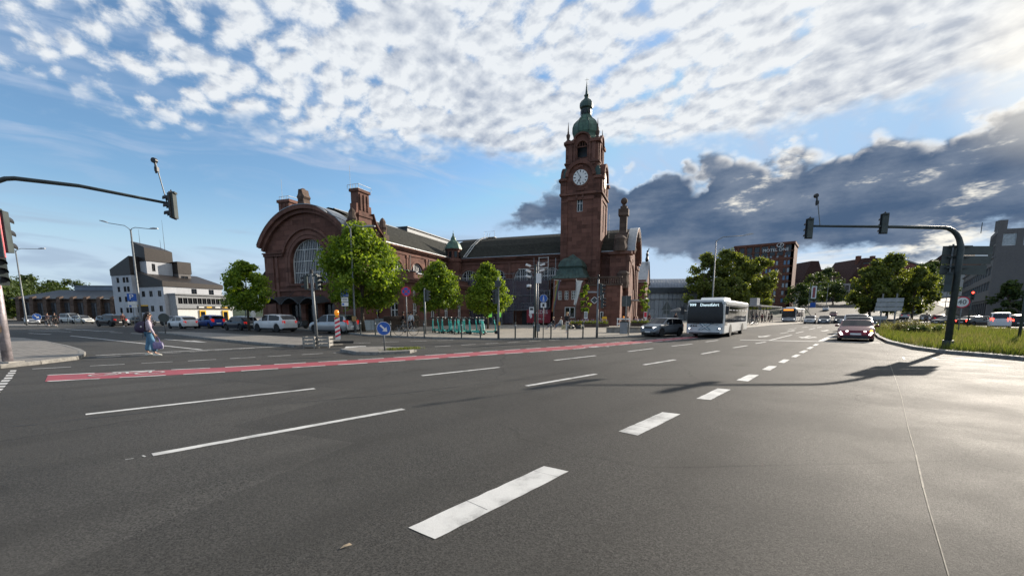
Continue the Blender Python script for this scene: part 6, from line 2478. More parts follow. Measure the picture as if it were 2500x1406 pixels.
    m.box((L / 2 * .99, 0, .30), (.05, W * .66, .13))
    obj('grille', m, M['black'], t)
    m = MB()
    m.box((-L / 2 * .985, 0, .33), (.06, W * .74, .15))
    obj('rear_bumper_trim', m, M['black'], t)
    for sg in (-1, 1):
        m = MB()
        m.box((0, sg * (W / 2 * .97), s['sill'] + .045), (2 * xf - 2 * r - .25, .05, .09))
        obj('sill_trim', m, M['black'], t)
    if rack:
        for sg in (-1, 1):
            m = MB()
            zt = s['H']
            m.tube([(side_a, sg * .58, zt - .06), (side_a + .15, sg * .58, zt + .05), (s['ws'][0] * L - .15, sg * .58, zt + .05), (s['ws'][0] * L, sg * .58, zt - .05)], .022, 6)
            obj('roof_rail', m, M['chrome'], t)
    return t


P_white = car_paint('white car paint', (.62, .62, .62))
P_white2 = car_paint('warm white car paint', (.55, .55, .52))
P_blue = car_paint('blue car paint', (.012, .05, .24))
P_black = car_paint('black car paint', (.010, .010, .012))
P_navy = car_paint('dark blue black car paint', (.014, .017, .028))
P_silver = car_paint('silver car paint', (.40, .40, .40), .55)
P_grey = car_paint('dark grey car paint', (.15, .17, .19), .4)
P_red = car_paint('deep red car paint', (.12, .008, .02), .1)
P_green = car_paint('dark green car paint', (.02, .03, .025))


def road_at(px, py):
    p = ground(px, py)
    z = hill(p.x, p.y)
    if z > 0.02:
        for _ in range(6):
            p = ground(px, py, z)
            z = hill(p.x, p.y)
    return Vector((p.x, p.y, z))


def head_ang(dx, dy):
    return math.atan2(dy, dx)


PARK = head_ang(-.87, .49)
parked = 'cars parked along the station kerb'
# the row at the kerb: surveyed positions of their nearest lower edge, moved in by half the width
def park(px, py, off=.95):
    p = ground(px, py)
    return Vector((p.x + .49 * off, p.y + .87 * off, 0))
make_car('parked_car', 'white hatchback at the left end of the kerb row', 'car', 'hatch', P_white, park(424, 802.5), PARK, parked)
make_car('parked_car', 'bright blue compact car parked behind the white hatchback', 'car', 'compact', P_blue, park(494, 801.5), PARK, parked)
make_car('parked_car', 'black hatchback parked between blue compact and white sport utility car', 'car', 'hatch', P_navy, park(566, 806.5), PARK, parked, tail='lamp_red')
make_car('parked_car', 'white sport utility car parked in front of the arched hall', 'car', 'suv', P_white, park(649, 810.5), PARK + R(4), parked)
make_car('parked_car', 'silver people carrier nearest the leaning signal post', 'car', 'mpv', P_silver, park(793, 814.5), PARK + R(6), parked)
make_car('black_suv', 'black sport utility car driving off at the left crossing', 'car', 'suv', P_black, park(252, 797.5), head_ang(-.93, .36), rack=True)
make_car('dark_hatchback', 'dark hatchback with lit red tail lamps at the left edge', 'car', 'hatch', P_black, Vector((-80.5, 76, 0)), head_ang(-.45, .89), tail='lamp_red_lit')
make_car('waiting_car', 'white hatchback facing right in front of the brick hall', 'car', 'hatch', P_white2, Vector((-78.5, 80, 0)), head_ang(.95, -.3), 'cars by the brick hall')
make_car('waiting_car', 'silver car with lit headlamps beside the small blue arrow sign', 'car', 'sedan', P_silver, Vector((-79.5, 72.5, 0)), head_ang(.75, -.65), 'cars by the brick hall', lights='lamp_lit')
make_car('waiting_car', 'pale silver car behind the black sport utility car', 'car', 'hatch', P_silver, Vector((-73.5, 79.5, 0)), head_ang(.95, -.3), 'cars by the brick hall')
make_car('waiting_car', 'white van roof showing above the cars by the brick hall', 'car', 'van', P_white2, Vector((-86.5, 86, 0)), head_ang(.95, -.3), 'cars by the brick hall')
make_car('waiting_car', 'dark car with white nose neighbour beside the lamp post', 'car', 'sedan', P_black, Vector((-57.0, 67.5, 0)), head_ang(.9, -.42), 'cars by the brick hall')
make_car('waiting_car', 'white car half hidden behind the black sport utility car', 'car', 'hatch', P_white, Vector((-59.5, 66.0, 0)), head_ang(.9, -.42), 'cars by the brick hall')
make_car('waiting_car', 'dark estate car behind the crossing pedestrian', 'car', 'sedan', P_navy, Vector((-51.0, 66.0, 0)), head_ang(-.9, .42), 'cars by the brick hall')

DOWN = head_ang(-.62, -.785)           # traffic coming towards the camera
UP = head_ang(.62, .785)
p = ground(1606, 822.5)
make_car('electric_suv', 'dark grey sport utility car beside the white bus', 'car', 'suv', P_grey, (p.x + .75, p.y + 1.3, 0), head_ang(-.80, -.60), lights='lamp_lit').scale = (.84, .86, .84)
p = ground(2089, 834)
RC = make_car('red_sports_car', 'deep red sports car waiting at the stop line', 'car', 'coupe', P_red, (p.x + 1.25, p.y + 1.65, 0), DOWN)
for ch in list(RC.children):
    if ch.name.startswith('headlight') or ch.name.startswith('grille'):
        bpy.data.objects.remove(ch)
for sg in (-1, 1):
    m = MB()
    m.box((2.06, sg * .70, .47), (.10, .11, .26), Matrix.Rotation(R(-sg * 32), 3, 'X'))
    obj('headlight', m, M['lamp_lit'], RC)
    m = MB()
    m.ball((2.02, sg * .43, .62), (.06, .07, .035), 8, 5)
    obj('day_light', m, M['lamp_lit'], RC)
m = MB()
m.ball((1.96, .72, .63), (.07, .07, .08), 8, 6)
obj('turn_signal', m, mat('lit turn signal', (.9, .4, .02), .3, var=0, emit=(1, .42, .03), estr=3.0), RC)
m = MB()
m.box((2.1, 0, .28), (.06, 1.15, .16))
obj('grille', m, M['black'], RC)
oncoming = 'cars coming down the avenue'
def lane(px, py, lab, style, paint, lights='lamp_clear', hd=DOWN, tail='lamp_red', group=oncoming, nm='oncoming_car', cat='car', **k):
    q_ = road_at(px, py)
    return make_car(nm, lab, cat, style, paint, q_, hd, group, lights, tail, **k)
RX = Vector((RC.location.x, RC.location.y, 0))
UPV = Vector((.62, .785, 0))
SIDE = Vector((.785, -.62, 0))
for d, o, lab, stl, pt, lt in ((6.4, .05, 'dark sedan right behind the red sports car', 'sedan', P_grey, 'lamp_clear'), (13.0, -.1, 'white sport utility car third in the queue at the stop line', 'suv', P_white, 'lamp_clear'), (20.0, -.2, 'grey car fourth in the queue at the stop line', 'hatch', P_silver, 'lamp_clear')):
    make_car('queued_car', lab, 'car', stl, pt, RX + UPV * d + SIDE * o, DOWN, 'cars queued behind the red sports car', lt)
lane(1977, 790.3, 'pale car coming down beside the far bus', 'hatch', P_silver)
lane(2012, 790.5, 'dark car with lit headlamps in the middle lane', 'sedan', P_grey, 'lamp_lit')
lane(2050, 789.5, 'dark sedan with bright headlamps left of the queue', 'sedan', P_navy, 'lamp_lit')
lane(2033, 782.0, 'dark red car further back in the middle lane', 'hatch', P_red)
lane(2014, 780.0, 'white car further back behind the dark car', 'hatch', P_white)
lane(2056, 763.0, 'white car descending the hill, lower of two', 'hatch', P_white)
lane(2063, 759.0, 'yellowish car descending the hill, upper of two', 'hatch', P_white2)

# right-hand carriageway beyond the meadow
across = 'cars on the carriageway beyond the meadow'
AW = head_ang(.80, .60)
lane(2437, 801.5, 'white delivery van with lit tail lamps beyond the meadow', 'van', P_white, hd=head_ang(.72, .69), tail='lamp_red_lit', group=None, nm='delivery_van', cat='van')
lane(2486, 800.5, 'dark sport utility car right of the white van', 'suv', P_black, hd=head_ang(.72, .69), tail='lamp_red_lit', group=across, nm='crossing_car')
lane(2376, 797.0, 'long black sedan crossing behind the right signal mast', 'sedan', P_black, hd=head_ang(.98, .2), tail='lamp_red_lit', group=across, nm='crossing_car')
lane(2312, 793.5, 'dark green car left of the right signal mast', 'sedan', P_green, hd=head_ang(-.98, -.2), tail='lamp_red_lit', group=across, nm='crossing_car')
lane(2404, 794.0, 'black car with red lamp just left of the van', 'hatch', P_black, hd=head_ang(.72, .69), tail='lamp_red_lit', group=across, nm='crossing_car')
lane(2288, 788.0, 'dark red car with lit roof entering the rising road', 'suv', P_red, hd=UP, group=across, nm='crossing_car')
lane(2258, 786.5, 'pale blue car at the end of the meadow', 'hatch', P_silver, hd=DOWN, group=across, nm='crossing_car')
lane(2206, 784.5, 'white car half hidden by the shrub on the meadow', 'hatch', P_white, hd=UP, group=across, nm='crossing_car')
for i, (px, py, pt) in enumerate(((2290, 764, P_white), (2302, 762, P_silver), (2315, 768, P_grey), (2285, 757, P_black), (2262, 752, P_silver), (2298, 753, P_white2))):
    lane(px, py, ('white car parked on the rising road, lowest of the file', 'silver car parked on the rising road behind the lowest white one', 'grey car parked beside the file near the mast', 'black car high on the rising road', 'silver car near the top of the rising road', 'cream car high on the rising road beside the black one')[i], 'hatch', pt, hd=UP if i % 2 else DOWN, group='cars on the rising road', nm='hill_car')


# ------------------------------------------------------------------ buses
def rounded_box_sec(x, hw, z0, z1, rr):
    pts = []
    for sy, sz, a0_ in ((1, 1, 0), (-1, 1, 90), (-1, -1, 180), (1, -1, 270)):
        cyy, czz = sy * (hw - rr), (z1 - rr if sz > 0 else z0 + .06)
        r_ = rr if sz > 0 else .06
        cyy = sy * (hw - r_)
        for k in range(5):
            a = R(a0_ + 22.5 * k)
            pts.append((x, cyy + r_ * math.cos(a), czz + r_ * math.sin(a)))
    return pts


def make_bus(name, label, L, loc, heading, paint, artic=False):
    """Low-floor city bus; local +x forward, origin below the front."""
    t = thing(name, label, 'bus', loc, heading)
    W, H = 2.5, 2.95
    wheels_x = [-2.7, -L + 3.2] if not artic else [-2.7, -8.2, -L + 2.8]
    units = [(-L, 0)] if not artic else [(-L, -11.2), (-10.0, 0)]
    for (a, b) in units:
        m = MB()
        secs = []
        fr = (b == 0)
        for x, k, zz in ((b, .90, .0), (b - .06, .955, .0), (b - .22, .99, .0), (b - .5, 1.0, 0), (a + .25, 1.0, 0), (a + .06, .97, 0), (a, .93, 0)):
            lo = .34
            secs.append(rounded_box_sec(x, W / 2 * k, lo, H - (1 - k) * .9, .20))
        m.loft(secs)
        obj('body', m, paint, t, 35)
    if artic:
        m = MB()
        for k in range(7):
            kk = 1.0 if k % 2 else .93
            m.loft([rounded_box_sec(-10.0 - .2 * k + .0, W / 2 * kk, .4, H - .1 - (1 - kk), .15), rounded_box_sec(-10.0 - .2 * (k + 1), W / 2 * (.93 if k % 2 else 1.0), .4, H - .1, .15)])
        obj('bellows', m, M['black'], t)
    m = MB()
    m.prism([(-1.16, 1.12), (1.16, 1.12), (1.17, 1.6), (1.13, 2.45), (1.02, 2.74), (-1.02, 2.74), (-1.13, 2.45), (-1.17, 1.6)], .004, .05, 'x')
    obj('windscreen', m, M['glass'], t)
    # side glass in separate panes, both sides
    for sg in (-1, 1):
        xx = -.62
        widths = [1.0, 1.55, 1.55, 1.55, 1.55, 1.55, 1.55] if not artic else [1.0] + [1.55] * 5 + [0] + [1.55] * 4
        first = True
        xx = -.35
        for wd in widths:
            if wd == 0:
                xx = -11.4
                continue
            if xx - wd < -L + .3:
                break
            m = MB()
            z0_ = 1.15 if not first else .95
            m.span((xx - wd + .03, sg * (W / 2 - .01), z0_), (xx - .03, sg * (W / 2 + .012), 2.45))
            p_ = obj('side_window', m, M['glass'], t)
            if not first and sg == -1 or sg == 1 and not first:
                m2 = MB()
                m2.span((xx - wd + .25, sg * (W / 2 + .013), 2.12), (xx - .25, sg * (W / 2 + .022), 2.17))
                obj('vent_bar', m2, M['sign_white'], p_)
            first = False
            xx -= wd
        m = MB()
        m.span((-L + .25, sg * (W / 2 - .005), 2.48), (-.5, sg * (W / 2 + .008), 2.56))
        obj('roof_trim', m, M['chrome'], t)
        for xw in wheels_x:
            m = MB()
            pts = [(xw + .62 * math.cos(math.pi * i / 12), .40 + .62 * math.sin(math.pi * i / 12)) for i in range(13)]
            m.prism(pts, sg * (W / 2 - .02), sg * (W / 2 + .012), 'y')
            obj('wheel_arch', m, M['black'], t)
            o = add_wheel(t, xw, sg * (W / 2 - .12), .48, .28, 8)
        m = MB()
        m.tube([(-.1, sg * 1.1, 2.62), (.30, sg * 1.35, 2.60), (.32, sg * 1.42, 2.4)], .03, 6)
        m.box((.30, sg * 1.44, 2.10), (.13, .22, .62))
        obj('wing_mirror', m, M['black'], t)
        m = MB()
        m.prism([(sg * .78, .62), (sg * 1.14, .72), (sg * 1.16, .86), (sg * .80, .76)][::sg], .0, .06, 'x')
        obj('headlight', m, M['lamp_clear'], t)
        m = MB()
        m.ball((.03, sg * .98, .73), (.05, .07, .06), 8, 6)
        obj('head_lamp', m, M['lamp_lit'], t)
        m = MB()
        m.tube([(.06, sg * .35, 1.10), (.075, sg * .9, 1.02)], .015, 5)
        obj('wiper', m, M['black'], t)
    m = MB()
    secs = [[(x, -.85 * k, H - .02), (x, -.8 * k, H + .02 + hgt), (x, .8 * k, H + .02 + hgt), (x, .85 * k, H - .02)] for x, k, hgt in ((-1.9, .9, .02), (-2.4, 1, .20), (-4.8, 1, .22), (-5.4, .9, .03))]
    m.loft(secs)
    obj('roof_unit', m, M['sign_white'], t)
    m = MB()
    m.box((.012, 0, .50), (.03, .55, .12))
    obj('number_plate', m, M['sign_white'], t)
    m = MB()
    m.box((.0, 0, .40), (.03, 2.0, .08))
    obj('bumper_trim', m, M['black'], t)
    m = MB()
    m.span((-L + .5, -1.1, .28), (-.5, 1.1, .5))
    obj('underbody', m, M['black'], t)
    return t


p = ground(1718, 824.5)
bus_paint = car_paint('white bus paint', (.60, .61, .60))
BUS = make_bus('city_bus', 'white city bus with destination display and dark windscreen', 11.9, (p.x, p.y, 0), head_ang(-.574, -.819), bus_paint)
BUS.scale = (1, 1, .90)
text('display_number', '999', .31, M['white_emit'], BUS, (.07, -.82, 2.52), (R(90), 0, R(90)), .95)
text('display_text', 'Dienstfahrt', .31, M['white_emit'], BUS, (.07, .26, 2.52), (R(90), 0, R(90)), .86)
xm_ = mat('teal blue emblem', (.06, .18, .24), .4, var=.05)
m = MB()
def slanted(a, b, wd, d0, d1):
    (ya, za), (yb, zb) = a, b
    m.prism([(ya - wd / 2, za), (ya + wd / 2, za), (yb + wd / 2, zb), (yb - wd / 2, zb)], d0, d1, 'x')
slanted((-.28, .62), (.36, 1.10), .26, .03, .045)
slanted((.30, .62), (-.22, 1.10), .26, .03, .045)
obj('x_emblem', m, xm_, BUS)
m = MB()
slanted((-.25, .645), (.33, 1.075), .13, .046, .055)
slanted((.27, .645), (-.19, 1.075), .13, .046, .055)
obj('x_emblem_fill', m, M['sign_white'], BUS)
for k in range(3):
    m = MB()
    m.lathe([(.055, .03), (.055, .05), (.028, .05), (.028, .03)], 12, (0, -.86 + .16 * k, .92), 'x')
    obj('ring_emblem', m, M['sign_black'], BUS)
p = ground(1924, 787.8)
BUS2 = make_bus('articulated_bus', 'long articulated bus at the far stop with orange display', 17.8, (p.x, p.y, 0), DOWN, car_paint('pale grey bus paint', (.46, .46, .47)), True)
m = MB()
m.box((.075, -.1, 2.56), (.02, 1.7, .26))
obj('display', m, M['orange_emit'], BUS2)
q_ = road_at(2233, 782)
make_bus('queued_bus', 'pale bus waiting at the foot of the rising road', 11, q_, DOWN, car_paint('light blue bus paint', (.40, .44, .48)))
q_ = road_at(2252, 760)
make_bus('climbing_bus', 'bus with red lamps climbing the rising road', 11, q_ , DOWN, bus_paint)

# ------------------------------------------------------------------ signals, lamps, signs
def gp(px, py, z=0.12):
    p = ground(px, py, z)
    return Vector((p.x, p.y, z))


def face(o):
    """Heading that turns a sign's face (-y) towards the camera."""
    return math.atan2(o[1], o[0]) - R(90)


def signal_head(parent, loc, rotz, lenses=3, lit=None, size=1.0, board=False, away=False, name='signal_head'):
    """Housing with hoods; its lenses look along local -y."""
    h = .30 * lenses * size
    e = obj(name, MB().box((0, 0, 0), (.30 * size, .20 * size, h + .06)).box((0, .08, h / 2 + .05), (.22 * size, .1, .06)), M['pole_dark'], parent, loc=loc, rotz=rotz)
    cols = ['lamp_red', 'lamp_amber', 'lamp_green'] if lenses == 3 else ['lamp_red', 'lamp_green']
    for i in range(lenses):
        z = h / 2 - .15 * size - .30 * size * i
        m = MB()
        m.lathe([(.105 * size, -.105 * size), (.10 * size, -.118 * size), (.0, -.125 * size)], 12, (0, 0, z), 'y')
        on = lit == i
        nm_ = 'lens'
        mm = {0: 'lamp_red_lit', 1: 'lamp_amber', 2: 'lamp_green'}[i if lenses == 3 else (0, 2)[i]] if on else 'black'
        obj(nm_, m, M[mm], e)
        m = MB()
        n = 9
        for k in range(n):
            a0_, a1_ = R(-20 + 220 * k / n), R(-20 + 220 * (k + 1) / n)
            rr = .125 * size
            f0, f1 = .30 * size, .30 * size
            m.add([(rr * math.cos(a0_), -.10 * size, z + rr * math.sin(a0_)), (rr * math.cos(a1_), -.10 * size, z + rr * math.sin(a1_)),
                   (rr * math.cos(a1_), -f1, z + rr * math.sin(a1_) - .03), (rr * math.cos(a0_), -f0, z + rr * math.sin(a0_) - .03)], [(0, 1, 2, 3)])
        obj('hood', m, M['black'], e)
    if board:
        m = MB()
        hb = h / 2 + .06
        m.prism([(-.17, -hb), (.17, -hb), (.17, hb), (.06, hb + .03), (0, hb + .10), (-.06, hb + .03), (-.17, hb)], -.02, .0, 'y')
        obj('backing_board', m, M['black'], e)
    return e


def whip_camera(parent, base, top):
    """Detector on a thin rod."""
    m = MB()
    m.tube([base, top], .018, 6)
    o = obj('detector_rod', m, M['pole_grey'], parent)
    t = Vector(top)
    m = MB()
    m.lathe([(.02, -.05), (.085, -.04), (.09, .06), (.05, .10), (.01, .11)], 10, (t.x - .03, t.y, t.z), 'y')
    m.box((t.x + .03, t.y, t.z - .28), (.09, .10, .14))
    m.tube([(t.x, t.y, t.z - .4), (t.x, t.y, t.z)], .03, 6)
    obj('detector', m, M['black'], parent, 40)


# --- left mast with arm reaching over the road
b = gp(20, 885)
LM = thing('signal_mast', 'stickered signal mast with long arm on the left corner', 'traffic light', b)
m = MB()
m.tube([(0, 0, 0), (0, 0, 2.8)], .125, 14)
obj('mast_foot', m, mat('stickered grey mast', (.34, .30, .31), .5, .3, var=.45, vscale=4), LM, True)
m = MB()
A1 = at(412, 497, 15.3) - b
arm0 = Vector((0, 0, 4.85))
dirh = Vector((A1.x, A1.y, 0))
pts = [(0, 0, 2.8), (0, 0, 4.6)]
for k in range(1, 7):
    a = R(15 * k)
    pts.append((dirh.normalized().x * .8 * (1 - math.cos(a)), dirh.normalized().y * .8 * (1 - math.cos(a)), 4.6 + .95 * math.sin(a)))
pts += [(A1.x * .5, A1.y * .5, 5.5), (A1.x, A1.y, A1.z)]
m.tube(pts, [.10, .09, .085, .08, .075, .07, .068, .066, .055, .042], 12)
obj('mast_arm', m, M['pole_dark'], LM, True)
signal_head(LM, (A1.x + .13, A1.y, A1.z - .08), R(-78), 3, None, .82, True)
whip_camera(LM, (A1.x - .05, A1.y, A1.z), tuple(at(378, 392, 15.2) - b))
h1, h2 = at(0, 566, b.y - .25) - b, at(2, 662, b.y - .3) - b
signal_head(LM, h1, R(200), 3, None, 1.25)
m = MB().box((h1.x + .02, h1.y - .12, h1.z), (.34, .03, 1.5))
obj('red_rim', m, M['sign_red'], LM)
m = MB().box((h1.x + .02, h1.y - .14, h1.z), (.325, .02, 1.48))
obj('rim_cover', m, M['pole_dark'], LM)
signal_head(LM, h2, R(62), 3, None, .85)
m = MB()
m.box((-.02, -.17, 1.05), (.12, .10, .22))
obj('push_button_box', m, M['yellow'], LM)
m = MB()
m.box((0, 0, .02), (.55, .45, .05))
obj('base_plate', m, M['concrete'], LM)
for k in range(5):
    m = MB()
    a = R(-110 + 22 * k + 15 * (k % 2))
    m.box((.127 * math.cos(a), .127 * math.sin(a), 1.45 + .22 * k), (.01, .10, .13), Matrix.Rotation(a, 3, 'Z'))
    obj('sticker', m, (M['sign_white'], M['sign_blue'], M['sign_black'], M['sign_white'], M['sign_red'])[k], LM)

# --- right mast with arm, sign boards seen from behind
b = gp(2312, 850, .13)
RM = thing('signal_mast', 'dark signal mast with arm and sign boards in the meadow', 'traffic light', b)
m = MB()
pts = [(0, 0, 0), (0, 0, 4.25)]
for k in range(1, 7):
    a = R(15 * k)
    pts.append((-.85 * (1 - math.cos(a)), .03, 4.25 + .9 * math.sin(a)))
E1 = at(1985, 552, b.y + .1) - b
pts += [(E1.x * .5, E1.y * .5, (5.15 + E1.z) / 2), (E1.x, E1.y, E1.z)]
m.tube(pts, [.135, .12, .112, .105, .098, .09, .083, .076, .06, .042], 12)
obj('mast_arm', m, M['pole_dark'], RM, True)
signal_head(RM, (E1.x - .15, E1.y, E1.z - .12), R(180), 3, None, .78, True)
mid = at(2157, 552, b.y + .05) - b
signal_head(RM, (mid.x, mid.y - .02, mid.z + .08), R(172), 3, None, .78, True)
whip_camera(RM, (E1.x + .3, E1.y, E1.z), tuple(at(1995, 478, b.y + .1) - b))
for i, (xl, xr, yt, yb_) in enumerate(((2303, 2421, 601, 623), (2300, 2417, 624.5, 645), (2297, 2405, 647, 671))):
    a, c = at(xl, yt, b.y + .24) - b, at(xr, yb_, b.y + .24) - b
    m = MB()
    m.span((a.x, .22, c.z), (c.x, .26, a.z))
    obj('sign_board', m, M['sign_back'], RM)
for px in (2328, 2352):
    a, c = at(px, 596, b.y + .17) - b, at(px - 8, 672, b.y + .17) - b
    m = MB()
    m.tube([(a.x, .17, c.z - .1), (a.x, .17, a.z)], .035, 8)
    obj('board_post', m, M['pole_grey'], RM)
for z in (3.5, 3.95, 4.4):
    m = MB()
    m.box((.12, .14, z), (1.0, .05, .06))
    obj('clamp_bar', m, M['pole_dark'], RM)
signal_head(RM, (-.30, .05, 2.85), R(140), 3, None, .8)
m = MB()
m.tube([(0, 0, 0), (0, 0, .35)], .19, 12)
obj('mast_foot', m, M['pole_dark'], RM)

# --- far signal with red light, green signal at the right edge
for (px, py, Y, lit, lab, ph) in ((2366, 800, 47, 0, 'signal with lit red lamp beyond the meadow', 722), (2497, 842, 25.5, 2, 'signal with lit green lamp at the right edge', 700)):
    p = at(px, 768, Y)
    q_ = thing('pole_signal', lab, 'traffic light', (p.x, Y, .12))
    top = at(px, ph, Y).z
    m = MB()
    m.tube([(0, 0, 0), (0, 0, top + .3)], .07, 10)
    obj('pole', m, M['pole_dark'], q_, True)
    signal_head(q_, (-.1, -.18, top - .35 if lit == 2 else top - .1), face((p.x, Y)), 3, lit, 1.0)

# --- leaning temporary signal with crate ballast
b = gp(775, 848, 0)
TS = thing('temporary_signal', 'leaning temporary traffic signal standing in grey ballast crates', 'traffic light', (b.x, b.y, 0))
top = at(760, 668, b.y + .1) - b
m = MB()
m.tube([(0, 0, .1), (top.x, top.y, top.z + .1)], [.075, .065], 10)
obj('pole', m, M['pole_grey'], TS, True)
m = MB()
m.tube([(top.x, top.y, top.z + .02), (top.x, top.y, top.z + .18)], .09, 10)
obj('pole_cap', m, M['black'], TS)
for dx, rz in ((-.32, R(-75)), (.33, R(75))):
    signal_head(TS, (top.x + dx * .9, top.y, top.z - .42), rz, 3, None, .70)
m = MB()
m.box((top.x, top.y, top.z - .1), (.7, .06, .06))
m.box((top.x + .05, top.y, top.z - .75), (.7, .06, .06))
obj('bracket', m, M['pole_dark'], TS)
for cx_b, cy_b in ((-.22, -.18), (.38, .06)):
    for zz in (.13, .31, .49):
        for sx, sy, ww, dd in ((0, -.25, .56, .05), (0, .25, .56, .05), (-.26, 0, .05, .5), (.26, 0, .05, .5)):
            m = MB()
            m.box((cx_b + sx, cy_b + sy, zz), (ww, dd, .10))
            obj('crate_slat', m, M['concrete'], TS)
    for sx in (-.26, .26):
        m = MB()
        m.box((cx_b + sx, cy_b - .22, .28), (.07, .07, .56))
        obj('crate_post', m, M['concrete'], TS)

# --- double and single lamp posts
def lamp_post(label, base, H, arms, group='street lamps around the square', r=.075):
    t = thing('street_lamp', label, 'street lamp', base, 0, group)
    m = MB()
    m.tube([(0, 0, 0), (0, 0, 1.2), (0, 0, H)], [r * 1.25, r * 1.1, r * .7], 10)
    obj('post', m, M['pole_grey'], t, True)
    for (dx, dy, dz) in arms:
        m = MB()
        m.tube([(0, 0, H - .15), (dx * .08, dy * .08, H + .1), (dx * .25, dy * .25, H + .2 + dz * .3), (dx, dy, H + dz)], .035, 8)
        obj('arm', m, M['pole_grey'], t, True)
        d = Vector((dx, dy, dz)).normalized()
        m = MB()
        p_ = Vector((dx, dy, H + dz))
        secs = []
        sd = Vector((-d.y, d.x, 0)).normalized()
        for f_, w_, h_ in ((0, .05, .05), (.15, .14, .10), (.5, .19, .13), (.95, .13, .07)):
            c_ = p_ + d * f_
            secs.append([c_ + sd * w_ + Vector((0, 0, -.02)), c_ + sd * w_ * .6 + Vector((0, 0, h_)), c_ - sd * w_ * .6 + Vector((0, 0, h_)), c_ - sd * w_ + Vector((0, 0, -.02))])
        m.loft(secs)
        obj('lamp_head', m, M['sign_back_light'], t, 50)
    return t


b = gp(868, 811)
lamp_post('tall double lamp post in front of the large maple', b, 8.6, ((-1.9, .1, 1.2), (1.1, .0, .05)))
m = MB()
m.box((-.02, -.12, 1.15), (.32, .18, .42))
obj('junction_box', m, mat('ochre notice box', (.35, .22, .08), .6, var=.2), bpy.data.objects['street_lamp'])
b = gp(347, 799, .12)
lamp_post('double lamp post in front of the white office building', b, 11.2, ((-2.7, .2, .75), (2.2, 0, .05)), r=.12)
b = at(62, 768, 62)
lamp_post('far left lamp post with arm towards the hall', Vector((b.x, 62, 0)), 10.4, ((3.2, 0, .2), (-1.8, 0, -.1)), r=.1)
b = at(1737, 768, 46)
lamp_post('single arm lamp post rising behind the white bus', Vector((b.x, 46, .12)), 9.0, ((3.0, .3, .55),), r=.07)
for px, Y, H, lab in ((2015, 150, 9, 'slim lamp post beside the avenue near the far bus'), (2240, 150, 12, 'slim lamp post at the foot of the rising road'), (2305, 130, 11, 'lamp post with pale head above the crossing cars')):
    p = at(px, 768, Y)
    lamp_post(lab, Vector((p.x, Y, hill(p.x, Y))), H, ((-2.4, 0, .3),), r=.09)


# --- flat signs on posts
def sign_post(name, label, base, H, rotz, r=.03, group=None, mm='pole_grey', cat='sign'):
    t = thing(name, label, cat, base, rotz, group)
    m = MB()
    m.tube([(0, .03, 0), (0, .03, H)], r, 8)
    obj('post', m, M[mm], t, True)
    return t


def disc(parent, name, z, rad, mm, y=-.012, th=.012, n=28):
    m = MB()
    m.lathe([(.001, y + th), (rad, y + th), (rad, y), (.001, y)], n, (0, 0, z), 'y')
    return obj(name, m, M[mm], parent)


def arrow_sign(label, px, py, zs, rad, py_top):
    b = gp(px, py)
    t = sign_post('keep_right_sign', label, b, zs + rad * .9, face(b), .032, 'blue arrow signs')
    disc(t, 'sign_rim', zs, rad * 1.06, 'sign_white', -.014)
    disc(t, 'sign_face', zs, rad, 'sign_blue', -.018, .003)
    m = MB()
    rot = Matrix.Rotation(R(45), 3, 'Y')
    def P(u, v):
        q_ = rot @ Vector((u, 0, v))
        return (q_.x * rad, q_.z * rad + zs)
    m.prism([P(-.72, -.13), (P(.12, -.13)), P(.12, -.46), P(.72, 0), P(.12, .46), P(.12, .13), P(-.72, .13)][::-1], -.023, -.019, 'y')
    obj('arrow', m, M['sign_white'], t)
    return t


arrow_sign('round blue arrow sign on the small traffic island', 939, 856, .92, .265, 0)
b_ = gp(93, 795)
arrow_sign('round blue arrow sign by the queue at the left', 93, 795, 1.2, .43, 0)
# parking signs
b = gp(846, 812)
t = sign_post('parking_sign', 'blue parking sign with two white plates by the silver car', b, 3.55, face(b))
m = MB().box((0, -.01, 3.25), (.56, .02, .56)); obj('sign_face', m, M['sign_blue'], t)
m = MB().box((0, .002, 3.25), (.60, .01, .60)); obj('sign_rim', m, M['sign_white'], t)
text('letter', 'P', .52, M['sign_white'], t, (-.04, -.024, 3.27))
m = MB().box((.16, -.024, 3.1), (.16, .006, .03)); obj('small_arrow', m, M['sign_white'], t)
m = MB().box((0, -.01, 2.72), (.52, .02, .36)); obj('plate', m, M['sign_white'], t)
m = MB().box((0, -.01, 2.34), (.52, .02, .30)); pl = obj('plate', m, M['sign_white'], t)
m = MB().box((-.14, -.023, 2.34), (.14, .006, .16)); obj('pictogram', m, M['sign_blue'], pl)
for k in range(2):
    m = MB().box((0, -.023, 2.78 - .12 * k), (.36, .006, .04)); obj('text_bar', m, M['sign_black'], t)
b = gp(338, 799)
t = thing('parking_sign', 'blue parking sign on the far double lamp post', 'sign', (b.x - .1, b.y - .3, 0), face(b))
hz = at(337, 726, b.y).z
m = MB().box((0, -.01, hz), (.85, .02, .85)); obj('sign_face', m, M['sign_blue'], t)
text('letter', 'P', .8, M['sign_white'], t, (-.05, -.03, hz + .03))
m = MB().box((0, -.01, hz - .66), (.85, .02, .30)); obj('plate', m, M['sign_white'], t)
m = MB().box((0, -.01, hz - 1.02), (.85, .02, .32)); pl = obj('plate', m, M['sign_white'], t)
m = MB().box((-.22, -.025, hz - 1.02), (.22, .006, .2)); obj('pictogram', m, M['sign_blue'], pl)
m = MB(); m.tube([(0, .05, 0), (0, .05, hz + .4)], .04, 8); obj('post', m, M['pole_grey'], t)
m = MB().box((.9, -.05, 2.3), (1.0, .06, .9)); bo = obj('notice_board', m, M['black'], t)
